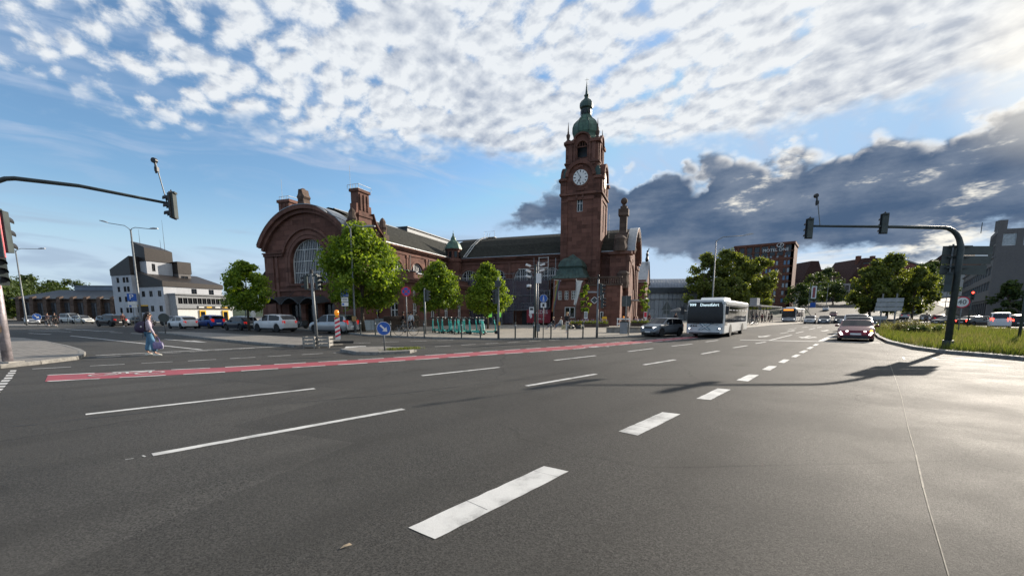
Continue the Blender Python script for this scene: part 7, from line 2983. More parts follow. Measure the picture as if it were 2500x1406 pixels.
m = MB().box((.9, -.09, 2.68), (.96, .02, .14)); obj('notice_header', m, M['yellow'], bo)
# back of a round sign on the long island
b = gp(404, 815)
t = sign_post('round_sign', 'grey back of a round sign behind the pedestrian', b, 1.45, face(b))
disc(t, 'sign_disc', 1.25, .34, 'sign_back', .0, .015)
# no stopping sign
b = gp(995, 822)
t = sign_post('no_stopping_sign', 'round red and blue no stopping sign by the bicycle', b, 3.3, face(b), .033)
disc(t, 'sign_rim', 3.02, .32, 'sign_red', -.014)
disc(t, 'sign_face', 3.02, .25, 'sign_blue', -.018, .003)
m = MB()
for a in (45, -45):
    m.box((0, -.0215 - (.001 if a > 0 else 0), 3.02), (.055, .004, .50), Matrix.Rotation(R(a), 3, 'Y'))
obj('cross', m, M['sign_red'], t)
# striped beacon with amber lamp
b = gp(826, 838)
t = thing('warning_beacon', 'red and white striped beacon with amber lamp on the island', 'beacon', b, face(b))
m = MB().box((0, 0, .78), (.25, .04, 1.15)); obj('panel', m, M['sign_white'], t)
for k in range(5):
    z = .32 + .23 * k
    m = MB()
    m.prism([(-.12, z - .02), (.12, z + .10), (.12, z + .20), (-.12, z + .08)], -.028, -.022, 'y')
    obj('stripe', m, M['sign_red'], t)
m = MB().lathe([(.02, 0), (.10, .02), (.115, .14), (.09, .25), (.03, .28)], 12, (0, 0, 1.45)); obj('lamp', m, M['lamp_amber'], t, True)
m = MB().box((0, 0, 1.40), (.16, .12, .10)); obj('lamp_battery', m, M['yellow'], t)
m = MB().box((.25, 0, .06), (1.0, .4, .12)); obj('rubber_foot', m, M['black'], t)
# signal posts along the kerb of the square
def kerb_signal(label, px, py, H, zs, rot, lenses=3, box=True, lit=None):
    b = gp(px, py)
    t = thing('pole_signal', label, 'traffic light', b)
    m = MB(); m.tube([(0, 0, 0), (0, 0, 1.5), (0, 0, H)], [.075, .07, .055], 10); obj('pole', m, M['pole_grey'], t, True)
    signal_head(t, (math.sin(rot) * .2, -.16 * math.cos(rot), zs), rot, lenses, lit, .85)
    return t, b
t, b = kerb_signal('signal post with square grey box beside the scooters', 1217, 828, 3.7, 2.55, R(-60), 3)
m = MB().box((-.02, -.08, 3.3), (.36, .16, .36)); obj('detector_box', m, M['sign_back'], t)
m = MB().box((.06, -.02, .95), (.10, .12, .2)); obj('push_button_box', m, M['yellow'], t)
t, b = kerb_signal('signal post seen from behind left of the scooters', 1039, 815, 3.5, 2.95, R(120), 3)
t, b = kerb_signal('tall signal post with diamond sign back by the flower bed', 1457, 825, 4.2, 3.45, R(75), 3)
signal_head(t, (.28, .0, 2.55), R(75), 3, None, .8)
m = MB().box((-.22, -.02, 2.72), (.34, .02, .34), Matrix.Rotation(R(45), 3, 'Y')); pr = obj('priority_sign', m, M['sign_back'], t)
m = MB()
for a in (0, 90, 180, 270):
    rr_ = Matrix.Rotation(R(45 + a), 3, 'Y')
    m.box(Vector((-.22, -.035, 2.72)) + rr_ @ Vector((0, 0, .17)), (.37, .012, .035), rr_)
obj('sign_rim', m, M['sign_white'], pr)
m = MB().box((-.34, 0, 3.3), (.62, .02, .10)); obj('street_name_plate', m, M['sign_back_light'], t)
m = MB(); m.ball((0, 0, 4.45), .08, 8, 6); m.tube([(0, 0, 4.2), (0, 0, 4.4)], .03, 6); obj('detector', m, M['black'], t)
t.scale = (1, 1, .88)
# camera pole
b = gp(1306, 824)
t = thing('camera_pole', 'dark pole crowded with security cameras on the square', 'camera pole', b)
m = MB(); m.tube([(0, 0, 0), (0, 0, 5.4)], .085, 10); obj('pole', m, M['pole_dark'], t, True)
m = MB(); m.tube([(.16, -.06, 0), (.16, -.06, 5.6)], .045, 8); obj('conduit', m, M['pole_grey'], t, True)
for i, (dx, z, rz) in enumerate(((-.45, 5.35, 20), (-.45, 4.95, 25), (-.45, 4.55, 15), (.42, 5.4, -160), (.40, 5.0, -150))):
    m = MB()
    m.box((0, 0, 0), (.30, .12, .13))
    m.box((-.15, 0, .0), (.04, .14, .15))
    o = obj('camera', m, M['sign_white'], t, loc=(dx, -.05, z))
    o.rotation_euler = (0, R(18), R(rz))
    m = MB(); m.tube([(0, 0, z - .05), (dx, -.05, z - .05)], .025, 6); obj('camera_bracket', m, M['pole_grey'], t)
m = MB(); m.box((.20, -.14, 4.4), (.34, .2, .72)); obj('cabinet', m, M['sign_white'], t)
m = MB(); m.lathe([(.02, .15), (.12, .12), (.14, -.02), (.1, -.14), (.02, -.18)], 12, (-.42, -.05, 3.75)); obj('dome_camera', m, M['black'], t, True)
m = MB(); m.lathe([(.14, 0), (.15, .18), (.05, .22)], 12, (-.42, -.05, 3.74)); obj('dome_cap', m, M['sign_white'], t, True)
m = MB(); m.box((-.24, -.13, 2.05), (.30, .02, .48)); pl = obj('camera_notice', m, M['sign_white'], t)
m = MB(); m.box((-.24, -.145, 2.14), (.2, .006, .16)); obj('pictogram', m, M['sign_black'], pl)
m = MB(); m.box((.2, -.1, .75), (.22, .18, .55)); obj('meter_box', m, M['pole_grey'], t)
m = MB(); m.tube([(.2, 0, 5.05), (1.3, 0.1, 5.05)], .03, 6); m.tube([(1.3, .1, 4.6), (1.3, .1, 5.9)], .03, 6); m.tube([(-.1, 0, 5.4), (-.1, 0, 5.9)], .02, 6); obj('antenna', m, M['pole_grey'], t)
t.scale = (1, 1, .86)
# foot and cycle path sign
b = gp(1326, 825)
t = sign_post('path_sign', 'round blue footpath sign beside the camera pole', b, 2.75, face(b))
disc(t, 'sign_rim', 2.5, .25, 'sign_white', -.014)
disc(t, 'sign_face', 2.5, .235, 'sign_blue', -.018, .003)
m = MB(); m.ball((0, -.022, 2.62), (.03, .004, .03), 8, 6); m.box((0, -.022, 2.5), (.06, .005, .16)); m.box((-.03, -.022, 2.38), (.03, .005, .14)); m.box((.035, -.022, 2.38), (.03, .005, .14)); obj('pictogram', m, M['sign_white'], t)
m = MB().box((0, -.01, 2.08), (.36, .02, .30)); pl = obj('plate', m, M['sign_white'], t)
m = MB().box((0, -.023, 2.08), (.14, .006, .18)); obj('plate_mark', m, M['sign_black'], pl)
# warning triangle seen from behind
b = at(1627, 768, 46)
t = thing('triangle_sign', 'back of a warning triangle beside the bus', 'sign', (b.x, 46, .12), face((b.x, 46)))
m = MB(); m.tube([(0, 0, 0), (0, 0, 2.9)], .035, 8); obj('post', m, M['pole_grey'], t)
zz = 2.0
m = MB(); m.prism([(-.52, zz), (.52, zz), (0, zz + .95)], .03, .045, 'y'); obj('triangle', m, M['sign_back'], t)
m = MB(); m.box((0, .04, 1.75), (.6, .015, .4)); obj('plate', m, M['sign_back'], t)
# speed limit sign
b = at(2345, 768, 33)
t = sign_post('speed_limit_sign', 'round speed limit sign reading 40 on the meadow', (b.x, 33, .13), 2.75, face((b.x, 33)), .035)
disc(t, 'sign_rim', 2.4, .42, 'sign_red', -.014)
disc(t, 'sign_face', 2.4, .345, 'sign_white', -.018, .003)
text('number', '40', .46, M['sign_black'], t, (0, -.025, 2.4))
# direction boards seen from behind on the meadow tip
b = at(2160, 768, 45)
t = thing('direction_boards', 'grey backs of stacked direction boards on the meadow tip', 'sign', (b.x, 45, .13), face((b.x, 45)) + R(6))
for xx in (-.3, .8):
    m = MB(); m.tube([(xx, .05, 0), (xx, .05, 3.6)], .07, 8); obj('post', m, M['pole_grey'], t)
for i, (z, xa, xb) in enumerate(((2.95, -.75, 1.35), (2.5, -.8, 1.35), (2.05, -.85, 1.30), (1.15, -1.6, .2))):
    m = MB(); m.span((xa, -.02, z - .2), (xb, .01, z + .2)); obj('board', m, M['sign_back_light'], t)
# round traffic mirror-like disc behind the white car
b = at(618, 768, 41)
t = sign_post('round_sign', 'tilted round disc sign above the white sport utility car', (b.x, 41, .12), 1.6, face((b.x, 41)) + R(50), .03)
disc(t, 'sign_disc', 1.55, .32, 'sign_white', -.014)
b = at(600, 768, 46)
t = sign_post('narrow_sign', 'narrow dark sign post in the left maple', (b.x, 46, .12), 3.4, face((b.x, 46)), .05)
m = MB(); m.box((0, -.03, 3.05), (.30, .05, .8)); obj('panel', m, M['pole_dark'], t)

# ------------------------------------------------------------------ bollards
bpx = [(881, 815.5), (917, 818), (954, 819), (1036, 822), (1127, 826), (1173, 827), (1258, 827.6), (1303, 827.2), (1345, 826.8), (1386, 826.2), (1423, 825.4)]
where = ['by the young stem next to the double lamp post', 'left of the round stone tub', 'between the blue arrow sign and the bicycle', 'beside the signal post seen from behind', 'in front of the middle of the scooters', 'in front of the right end of the scooters',
         'right of the signal post with the grey box', 'at the foot of the camera pole', 'right of the footpath sign', 'in front of the walking woman', 'left of the tall signal post with the diamond']
m = MB()
m.lathe([(.06, 0), (.06, .06), (.045, .07), (.045, .93), (.05, .95), (.05, 1.0), (.02, 1.03)], 10)
bol_mesh = m.mesh('bollard_tube', 40)
for (px, py), wh in zip(bpx, where):
    b = gp(px, py)
    t = thing('bollard', 'slim dark bollard ' + wh, 'bollard', b, 0, 'bollards along the kerb')
    obj('tube', bol_mesh, M['pole_dark'], t)
    m = MB(); m.lathe([(.052, .80), (.052, .88)], 10); obj('reflector_band', m, M['sign_back_light'], t)
for i, px in enumerate((167, 184, 200, 306, 322)):
    b = gp(px, 793.5 + (i > 2) * 1.0)
    t = thing('bollard', ('pale railing post left of three by the brick hall', 'pale railing post in the middle of three by the brick hall', 'pale railing post right of three by the brick hall', 'left pale post behind the black sport utility car', 'right pale post behind the black sport utility car')[i], 'bollard', b, 0, 'pale posts at the left crossing')
    obj('tube', bol_mesh, M['pole_grey'], t)

# ------------------------------------------------------------------ things on the square
# round dark stone tub and cabinets
b = gp(955, 806)
t = thing('stone_tub', 'round dark stone tub with thick rim beside the station annex', 'tub', (b.x, b.y + 1.2, .12))
m = MB(); m.lathe([(1.05, 0), (1.1, .08), (1.1, .2), (.98, .3), (1.0, 1.0)], 20); obj('drum', m, M['dark_stone'], t, 40)
m = MB(); m.lathe([(.95, 1.0), (1.05, 1.05), (1.05, 1.3), (.9, 1.34), (.2, 1.3)], 20); obj('rim', m, M['dark_stone'], t, 40)
for i, (px, w_, lab) in enumerate(((900, 1.3, 'wide white cabinet by the station wall'), (921, .8, 'narrow grey cabinet beside the white cabinet'))):
    b = gp(px, 806)
    t = thing('utility_cabinet', lab, 'cabinet', (b.x, b.y + .8, .12), face(b))
    m = MB(); m.span((-w_ / 2, -.22, 0), (w_ / 2, .22, .95 + .12 * i)); obj('box', m, M['sign_white'] if i == 0 else M['sign_back_light'], t)
    m = MB(); m.span((-w_ / 2 - .03, -.25, .95 + .12 * i), (w_ / 2 + .03, .25, 1.0 + .12 * i)); obj('lid', m, M['grey_wall'], t)
    m = MB(); m.span((-.01, -.235, .1), (.01, -.222, .9)); obj('door_gap', m, M['black'], t)


def planter(label, l, w, loc, rot, n, seed):
    t = thing('flower_bed', label, 'planter', loc, rot, 'raised flower beds')
    m = MB(); m.span((-l / 2, -w / 2, 0), (l / 2, w / 2, .42)); obj('kerb_box', m, M['dark_stone'], t)
    r = random.Random(seed)
    sp = [(r.uniform(-l / 2 + .1, l / 2 - .1), r.uniform(-w / 2 + .1, w / 2 - .1), .40) for _ in range(n)]
    o = obj('plants', blades_mesh('plants', sp, .15, .55, .022, seed, .6), M['grass'], t)
    o['kind'] = 'stuff'
    m = MB()
    for _ in range(60):
        m.ball((r.uniform(-l / 2, l / 2), r.uniform(-w / 2, w / 2), r.uniform(.6, .9)), (.05, .05, .07), 5, 3)
    o = obj('blossoms', m, mat('violet blossoms', (.22, .14, .34), .6, var=.4), t)
    o['kind'] = 'stuff'
    return t
planter('long flower bed with young tree in front of the pavilion', 4.8, 2.0, (9.3, 53.2, .12), R(-8), 1600, 41)
planter('flower bed with young tree in front of the portal', 4.2, 2.2, (17.6, 57.0, .12), R(-15), 1500, 42)
for (x_, y_, lab, mm) in ((9.0, 53.4, 'green notice tied to the young tree stem by the pavilion', M['sign_back_light']), (17.4, 57.2, 'red notice tied to the young tree stem by the portal', M['sign_red'])):
    t = thing('tree_notice', lab, 'notice', (x_, y_, .5), face((x_, y_)))
    m = MB(); m.box((0, 0, 1.05), (.42, .03, .85)); obj('plate', m, M['sign_white'], t)
    m = MB(); m.box((0, -.02, 1.1), (.34, .01, .62)); obj('print', m, mm, t)
    m = MB(); m.tube([(0, .05, 0), (0, .05, 1.5)], .03, 6); obj('stake', m, M['sign_white'], t)
# seat blocks
b = gp(1405, 803)
for i, (dx, lab) in enumerate(((0, 'dark bag on the paving left of its neighbour by the flower bed'), (1.05, 'dark bag on the paving right of its neighbour by the flower bed'))):
    t = thing('luggage', lab, 'bag', (b.x + dx - .6, b.y, .12), R(10 + 8 * i), 'bags by the flower bed')
    m = MB()
    m.loft([[(x_, -.22 * k, .02), (x_, -.24 * k, .22 * k), (x_, -.12, .40 * k), (x_, .12, .40 * k), (x_, .24 * k, .22 * k), (x_, .22 * k, .02)] for x_, k in ((-.42, .8), (-.36, 1), (.36, 1), (.42, .8))])
    obj('bag_body', m, M['black'], t, 50)
    m = MB(); m.tube([(-.2, 0, .38), (-.12, 0, .52), (.12, 0, .52), (.2, 0, .38)], .018, 6); obj('handle', m, M['yellow'], t)
    m = MB(); m.box((.05, -.245, .2), (.14, .02, .2)); obj('pocket_patch', m, mat('pale patch %d' % i, (.5, .45, .3), .7, var=.1), t)
# concrete bench wall and bin
b = gp(1521, 812)
t = thing('bench_wall', 'low concrete seat wall with light top at the kerb', 'bench', (b.x + .1, b.y + .2, .12), R(4))
m = MB(); m.prism([(-1.35, 0), (1.35, 0), (1.35, .40), (-1.35, .40)], -.45, .45, 'y'); obj('seat_base', m, M['concrete'], t)
m = MB(); m.span((-1.42, -.5, .40), (1.42, .5, .48)); obj('seat_slab', m, M['paving'], t)
b = gp(1522, 817)
t = thing('litter_bin', 'grey slatted litter bin in front of the concrete seat wall', 'bin', b, face(b))
m = MB(); m.span((-.28, -.22, .06), (.28, .22, .95)); obj('bin_body', m, M['sign_back'], t)
for k in range(7):
    m = MB(); m.span((-.26 + .078 * k, -.245, .08), (-.20 + .078 * k, -.222, .92)); obj('slat', m, M['sign_back_light'], t)
m = MB(); m.span((-.31, -.26, .95), (.31, .25, 1.0)); obj('lid', m, M['pole_dark'], t)
m = MB(); m.tube([(.36, 0, 0), (.36, 0, 1.0)], .06, 8); obj('post', m, M['concrete'], t)
# yellow post box, white barrier
p = at(1476, 768, 56)
t = thing('post_box', 'yellow post box by the flower bed', 'post box', (p.x, 56, .12), face((p.x, 56)))
m = MB(); m.span((-.30, -.22, .15), (.30, .22, 1.15)); m.prism([(-.30, 1.15), (.30, 1.15), (.24, 1.25), (-.24, 1.25)], -.22, .22, 'y'); obj('box', m, M['yellow'], t)
m = MB(); m.span((-.2, -.235, .85), (.2, -.222, .92)); obj('slot', m, M['black'], t)
m = MB(); m.span((-.22, -.16, 0), (.22, .16, .15)); obj('foot', m, M['pole_dark'], t)
p = at(1523, 768, 50)
t = thing('barrier', 'white road works barrier with amber lamp before the portal', 'barrier', (p.x, 50, .12), face((p.x, 50)))
for z in (.45, 1.0):
    m = MB(); m.box((0, 0, z), (1.5, .04, .16)); obj('rail', m, M['sign_white'], t)
for xx in (-.68, .68):
    m = MB(); m.box((xx, 0, .55), (.08, .05, 1.1)); obj('stand', m, M['sign_white'], t)
m = MB(); m.ball((0, 0, 1.22), (.10, .08, .12), 10, 6); obj('lamp', m, M['lamp_amber'], t, True)
p = at(1528, 768, 49)
t = thing('sign_stand', 'pair of dark sign backs on a post before the portal', 'sign', (p.x, 49, .12), face((p.x, 49)))
m = MB(); m.tube([(0, 0, 0), (0, 0, 3.6)], .05, 8); obj('post', m, M['pole_grey'], t)
for xx in (-.26, .26):
    m = MB(); m.span((xx - .24, -.03, 2.4), (xx + .24, .0, 3.55)); obj('panel', m, M['sign_back'], t)


def flag(label, px, Y, ztop, zbot, pole_top, cols, wd):
    p = at(px, 768, Y)
    t = thing('flagpole', label, 'flag', (p.x, Y, .12), face((p.x, Y)))
    m = MB(); m.tube([(0, 0, 0), (0, 0, pole_top)], [.06, .04], 8); obj('pole', m, M['pole_grey'], t, True)
    m = MB(); m.tube([(0, 0, ztop), (wd + .15, 0, ztop - .08)], .025, 6); m.tube([(wd + .15, 0, ztop - .08), (0, 0, ztop - .9)], .015, 5); obj('crossbar', m, M['sign_white'], t)
    n = len(cols)
    for i, c in enumerate(cols):
        m = MB()
        k = 9
        secs = []
        for j in range(k):
            f_ = j / (k - 1)
            z = ztop - .05 + (zbot - ztop) * f_
            w_ = wd * (1 - .55 * f_)
            off = -.35 * f_ * (1 if n > 1 else .9)
            x0_, x1_ = .06 + off + w_ * i / n, .06 + off + w_ * (i + 1) / n
            yy = .06 * math.sin(5 * f_ + i)
            yy1 = .06 * math.sin(5 * f_ + i + 1)
            secs.append([(x0_, yy, z), (x1_, yy1, z)])
        m.loft(secs, closed=False)
        obj('flag_stripe' if n > 1 else 'flag_cloth', m, c, t, True)
    return t
cl = lambda nm_, c: mat(nm_ + ' flag cloth', c, .8, var=.08)
flag('rainbow striped flag hanging before the netted annex', 1352, 55, 5.75, 1.9, 5.85, [cl('red', (.22, .05, .04)), cl('orange', (.26, .12, .04)), cl('yellow', (.26, .22, .07)), cl('green', (.06, .12, .07)), cl('violet', (.09, .05, .13))], .7)
flag('white flag hanging before the pavilion', 1405, 55, 5.7, 2.75, 5.9, [cl('white', (.6, .6, .58))], .7)
p = at(1340, 768, 52)

# bus shelter by the far stop and parasols
p = at(1868, 768, 92)
t = thing('bus_shelter', 'long glazed bus shelter with flat roof beside the far bus', 'shelter', (p.x, 92, .12), R(50))
m = MB(); m.span((-12, -1.2, 3.1), (12, 1.6, 3.3)); obj('roof', m, M['zinc'], t)
for k in range(7):
    m = MB(); m.tube([(-11 + 3.6 * k, 1.0, 0), (-11 + 3.6 * k, 1.0, 3.1)], .08, 8); obj('post', m, M['pole_dark'], t)
    if k < 6:
        m = MB(); m.span((-10.8 + 3.6 * k, .98, .3), (-7.6 + 3.6 * k, 1.02, 2.5)); obj('glass_panel', m, M['glass_grey'], t)
m = MB(); m.span((-12, -.6, 3.3), (-9.5, .6, 4.6)); obj('sign_box', m, M['sign_back_light'], t)
p = at(1655, 768, 80)
for k, (dx, lab) in enumerate(((0, 'dark parasol left of the bus on the square'), (3.6, 'dark parasol half hidden behind the bus on the square'))):
    t = thing('parasol', lab, 'parasol', (p.x + dx, 80 + k, .12), 0, 'parasols before the ribbed hall')
    m = MB(); m.lathe([(1.8, 2.1), (1.75, 2.16), (.9, 2.45), (.05, 2.75)], 8); obj('canopy', m, M['roof_metal'], t)
    m = MB(); m.tube([(0, 0, 0), (0, 0, 2.7)], .04, 6); obj('pole', m, M['pole_dark'], t)
# road side banner and stair walls on the right of the far bus
p = at(1982, 768, 150)
t = thing('roadside_banner', 'tall white and red advertising banner above the avenue', 'banner', (p.x, 150, hill(p.x, 150)), R(-25))
m = MB(); m.box((0, 0, 6.2), (1.5, .1, 4.2)); obj('banner_sheet', m, M['sign_white'], t)
m = MB(); m.box((0, -.08, 6.2), (.7, .04, 3.4)); obj('print', m, mat('dull red print', (.30, .08, .08), .6, var=.1), t)
m = MB(); m.tube([(-1.2, 0, 0), (-1.2, 0, 9.4)], .1, 6); obj('post', m, M['pole_grey'], t)
m = MB(); m.box((0, -.1, 2.0), (1.6, .1, 1.6)); obj('lower_panel', m, M['sign_blue'], t)

# shrubs on the meadow
def shrub(label, x_, y_, rx, h, seed, leaf='weed'):
    t = thing('shrub', label, 'shrub', (x_, y_, .13))
    r = random.Random(seed)
    cs = [(r.gauss(0, rx * .45), r.gauss(0, rx * .35), h * r.uniform(.2, .75)) for _ in range(26)]
    obj('foliage', leaf_cloud('foliage', cs, [rx * .32] * 26, 2600, .06, seed, .7), M[leaf], t)
    m = MB()
    for c_ in cs[:8]:
        m.tube([(0, 0, 0), c_], [.02, .008], 5)
    obj('stems', m, M['bark'], t)
p = at(2218, 768, 36)
shrub('pale grassy shrub on the near tip of the meadow', p.x, 36, 1.6, 1.1, 61)
p = at(2250, 768, 33)
shrub('low dark green shrub in front of the pale grassy shrub', p.x, 33, .9, .7, 62, 'leaf_c')

# ------------------------------------------------------------------ e-scooters and bicycle
def make_scooter():
    t = thing('electric_scooter', '', 'scooter')
    m = MB()
    m.loft([[(x, -w, .14), (x, w, .14), (x, w, .21), (x, -w, .21)] for x, w in ((-.48, .05), (-.38, .09), (.30, .09), (.40, .05))])
    obj('deck', m, M['teal'], t)
    m = MB(); m.tube([(.40, 0, .17), (.52, 0, .30), (.45, 0, .75), (.40, 0, 1.08)], [.05, .05, .04, .032], 8); obj('stem', m, M['teal'], t, True)
    m = MB(); m.tube([(.40, -.29, 1.10), (.38, -.1, 1.14), (.38, .1, 1.14), (.40, .29, 1.10)], .03, 8); m.box((.40, 0, 1.13), (.12, .16, .12)); obj('handlebar', m, M['black'], t, True)
    for x in (.56, -.56):
        m = MB(); m.lathe([(.05, -.03), (.10, -.032), (.125, -.015), (.125, .015), (.10, .032), (.05, .03)], 14, (x, 0, .125), 'y'); obj('wheel', m, M['rubber'], t, 40)
        m = MB()
        for k in range(7):
            a0_, a1_ = R(20 + 20 * k), R(40 + 20 * k)
            m.add([(x + .15 * math.cos(a0_), -.045, .125 + .15 * math.sin(a0_)), (x + .15 * math.cos(a1_), -.045, .125 + .15 * math.sin(a1_)), (x + .15 * math.cos(a1_), .045, .125 + .15 * math.sin(a1_)), (x + .15 * math.cos(a0_), .045, .125 + .15 * math.sin(a0_))], [(0, 1, 2, 3)])
        obj('mudguard', m, M['teal_deep'], t)
    m = MB(); m.box((.505, 0, .55), (.07, .085, .40), Matrix.Rotation(R(-9), 3, 'Y')); obj('battery_cover', m, M['teal'], t)
    m = MB(); m.box((.47, 0, .98), (.05, .08, .06)); obj('lamp', m, M['lamp_clear'], t)
    m = MB(); m.tube([(-.05, .09, .14), (-.12, .2, .02)], .015, 5); obj('kick_stand', m, M['black'], t)
    return t


sc0 = make_scooter()
sr = random.Random(9)
N = 22
ords = ['first', 'second', 'third', 'fourth', 'fifth', 'sixth', 'seventh', 'eighth', 'ninth', 'tenth', 'eleventh', 'twelfth', 'thirteenth', 'fourteenth', 'fifteenth', 'sixteenth', 'seventeenth', 'eighteenth', 'nineteenth', 'twentieth', 'twenty-first']
for i in range(N):
    if i < N - 1:
        px = 1060 + (1178 - 1060) * i / (N - 2) + sr.uniform(-1.5, 1.5)
        py = 812 + 4.0 * (i / (N - 2)) + sr.uniform(-2.2, 2.6)
        lab = '%s teal electric scooter from the left in the parked row' % ords[i]
    else:
        px, py, lab = 1192, 815.5, 'teal electric scooter standing alone right of the parked row'
    b = gp(px, py)
    rz = R(-62 + sr.uniform(-38, 40)) if i < N - 1 else R(5)
    if i == 0:
        sc0.location = b
        sc0.rotation_euler = (0, 0, rz)
        sc0.scale = (1.1, 1.1, 1.1)
        sc0['label'] = lab
        sc0['group'] = 'teal scooters parked on the square'
    else:
        c = dup(sc0, b, rz, lab, 'teal scooters parked on the square')
        c.rotation_euler = (R(sr.uniform(-7, 7)), 0, rz)


def bicycle(label, loc, rz, group=None):
    t = thing('bicycle', label, 'bicycle', loc, rz, group)
    for x in (-.53, .53):
        m = MB()
        n = 28
        m.tube([(x + .335 * math.cos(2 * math.pi * k / n), 0, .35 + .335 * math.sin(2 * math.pi * k / n)) for k in range(n + 1)], .018, 6, False)
        w_ = obj('wheel', m, M['rubber'], t, True)
        m = MB()
        for k in range(14):
            a = 2 * math.pi * k / 14
            m.tube([(x, 0, .35), (x + .32 * math.cos(a), 0, .35 + .32 * math.sin(a))], .004, 4)
        m.tube([(x, -.04, .35), (x, .04, .35)], .03, 8)
        obj('spokes', m, M['chrome'], w_)
        m = MB()
        m.tube([(x + .37 * math.cos(R(20 + 16 * k)), 0, .35 + .37 * math.sin(R(20 + 16 * k))) for k in range(9)], .015, 5)
        obj('mudguard', m, M['black'], t)
    m = MB()
    for a, b_ in (((-.53, 0, .35), (-.08, 0, .30)), ((-.08, 0, .30), (-.22, 0, .88)), ((-.22, 0, .80), (-.53, 0, .35)), ((-.08, 0, .30), (.36, 0, .82)), ((-.17, 0, .66), (.34, 0, .88)), ((.53, 0, .35), (.33, 0, 1.0))):
        m.tube([a, b_], .02, 6)
    obj('frame', m, M['pole_grey'], t)
    m = MB(); m.ball((-.24, 0, .95), (.14, .08, .04), 10, 6); obj('saddle', m, M['black'], t, True)
    m = MB(); m.tube([(.22, -.28, 1.06), (.33, -.12, 1.06), (.33, .12, 1.06), (.22, .28, 1.06)], .014, 6); obj('handlebar', m, M['black'], t, True)
    m = MB(); m.lathe([(.09, -.01), (.09, .01)], 14, (-.08, .05, .30), 'y'); m.box((-.08, .12, .14), (.09, .07, .02)); m.box((-.08, -.12, .46), (.09, .07, .02)); obj('crank', m, M['black'], t)
    m = MB(); m.box((-.56, 0, .76), (.34, .14, .02)); m.tube([(-.53, .07, .35), (-.62, .07, .75)], .008, 4); m.tube([(-.53, -.07, .35), (-.62, -.07, .75)], .008, 4); obj('luggage_rack', m, M['black'], t)
    return t


b = gp(991, 819.5)
bicycle('grey city bicycle leaning by the no stopping sign', (b.x, b.y + .1, .12), R(4))
for i, px in enumerate((1559, 1568, 1577)):
    p = at(px, 768, 60)
    bicycle(('bicycle furthest left at the rack before the portal', 'bicycle in the middle at the rack before the portal', 'bicycle furthest right at the rack before the portal')[i], (p.x, 60, .12), R(60), 'bicycles before the portal')
for i, px in enumerate((1833, 1842)):
    p = at(px, 768, 62)
    bicycle(('bicycle left of two behind the bus', 'bicycle right of two behind the bus')[i], (p.x, 62, .12), R(20), 'bicycles behind the bus')


# motor scooters between the parked cars
def moped(label, loc, rz, paint):
    t = thing('motor_scooter', label, 'motor scooter', loc, rz, 'motor scooters by the arched hall')
    for x in (-.55, .62):
        m = MB(); m.lathe([(.10, -.06), (.20, -.065), (.25, -.03), (.25, .03), (.20, .065), (.10, .06)], 16, (x, 0, .25), 'y'); obj('wheel', m, M['rubber'], t, 40)
    m = MB()
    m.loft([[(x, -w, z0_), (x, -w * .9, z1_), (x, w * .9, z1_), (x, w, z0_)] for x, w, z0_, z1_ in ((-.85, .08, .6, .72), (-.6, .2, .35, .8), (-.2, .22, .25, .78), (-.05, .2, .22, .4), (.3, .2, .22, .36), (.42, .22, .3, .8), (.55, .14, .5, 1.0))])
    obj('body', m, paint, t, 40)
    m = MB(); m.loft([[(x, -w, .80), (x, -w, .88), (x, w, .88), (x, w, .80)] for x, w in ((-.8, .1), (-.5, .17), (-.1, .14))]); obj('seat', m, M['black'], t)
    m = MB(); m.tube([(.62, 0, .25), (.5, 0, 1.0)], .04, 8); m.tube([(.45, -.34, 1.08), (.5, 0, 1.02), (.45, .34, 1.08)], .02, 6); obj('handlebar', m, M['black'], t)
    for sg in (-1, 1):
        m = MB(); m.tube([(.5, sg * .2, 1.05), (.52, sg * .32, 1.28)], .01, 5); m.ball((.52, sg * .34, 1.30), (.02, .06, .04), 8, 5); obj('mirror', m, M['black'], t)
    m = MB(); m.ball((.58, 0, .92), (.06, .1, .08), 8, 6); obj('headlight', m, M['lamp_clear'], t, True)
    return t


for px, py, rz, lab, pt in ((706, 801.5, 200, 'black and white motor scooter next to the white car', P_white), (733, 802.5, 215, 'black motor scooter between white car and silver carrier', P_black), (715, 800.5, 190, 'dark motor scooter behind the black and white one', P_grey), (861, 808.5, 195, 'black motor scooter behind the silver people carrier', P_black)):
    b = gp(px, py)
    moped(lab, b, R(rz), pt)


# ------------------------------------------------------------------ people
WORK = bpy.data.scenes.new('workbench')


def skin_mesh(name, joints, bones, levels=2):
    """Grow one continuous surface over a skeleton: joints {key: (pos, radius)}, bones [(a, b)]."""
    keys = list(joints)
    me = bpy.data.meshes.new(name)
    me.from_pydata([joints[k][0] for k in keys], [(keys.index(a), keys.index(b)) for a, b in bones], [])
    o = bpy.data.objects.new(name, me)
    WORK.collection.objects.link(o)
    md = o.modifiers.new('skin', 'SKIN')
    md.use_smooth_shade = True
    for k, sv in zip(keys, me.skin_vertices[0].data):
        rr = joints[k][1]
        sv.radius = rr if isinstance(rr, tuple) else (rr, rr)
        sv.use_root = False
    me.skin_vertices[0].data[0].use_root = True
    sb = o.modifiers.new('subsurf', 'SUBSURF')
    sb.levels = sb.render_levels = levels
    WORK.view_layers[0].update()
    dg = WORK.view_layers[0].depsgraph
    out = bpy.data.meshes.new_from_object(o.evaluated_get(dg))
    bpy.data.objects.remove(o)
    return out


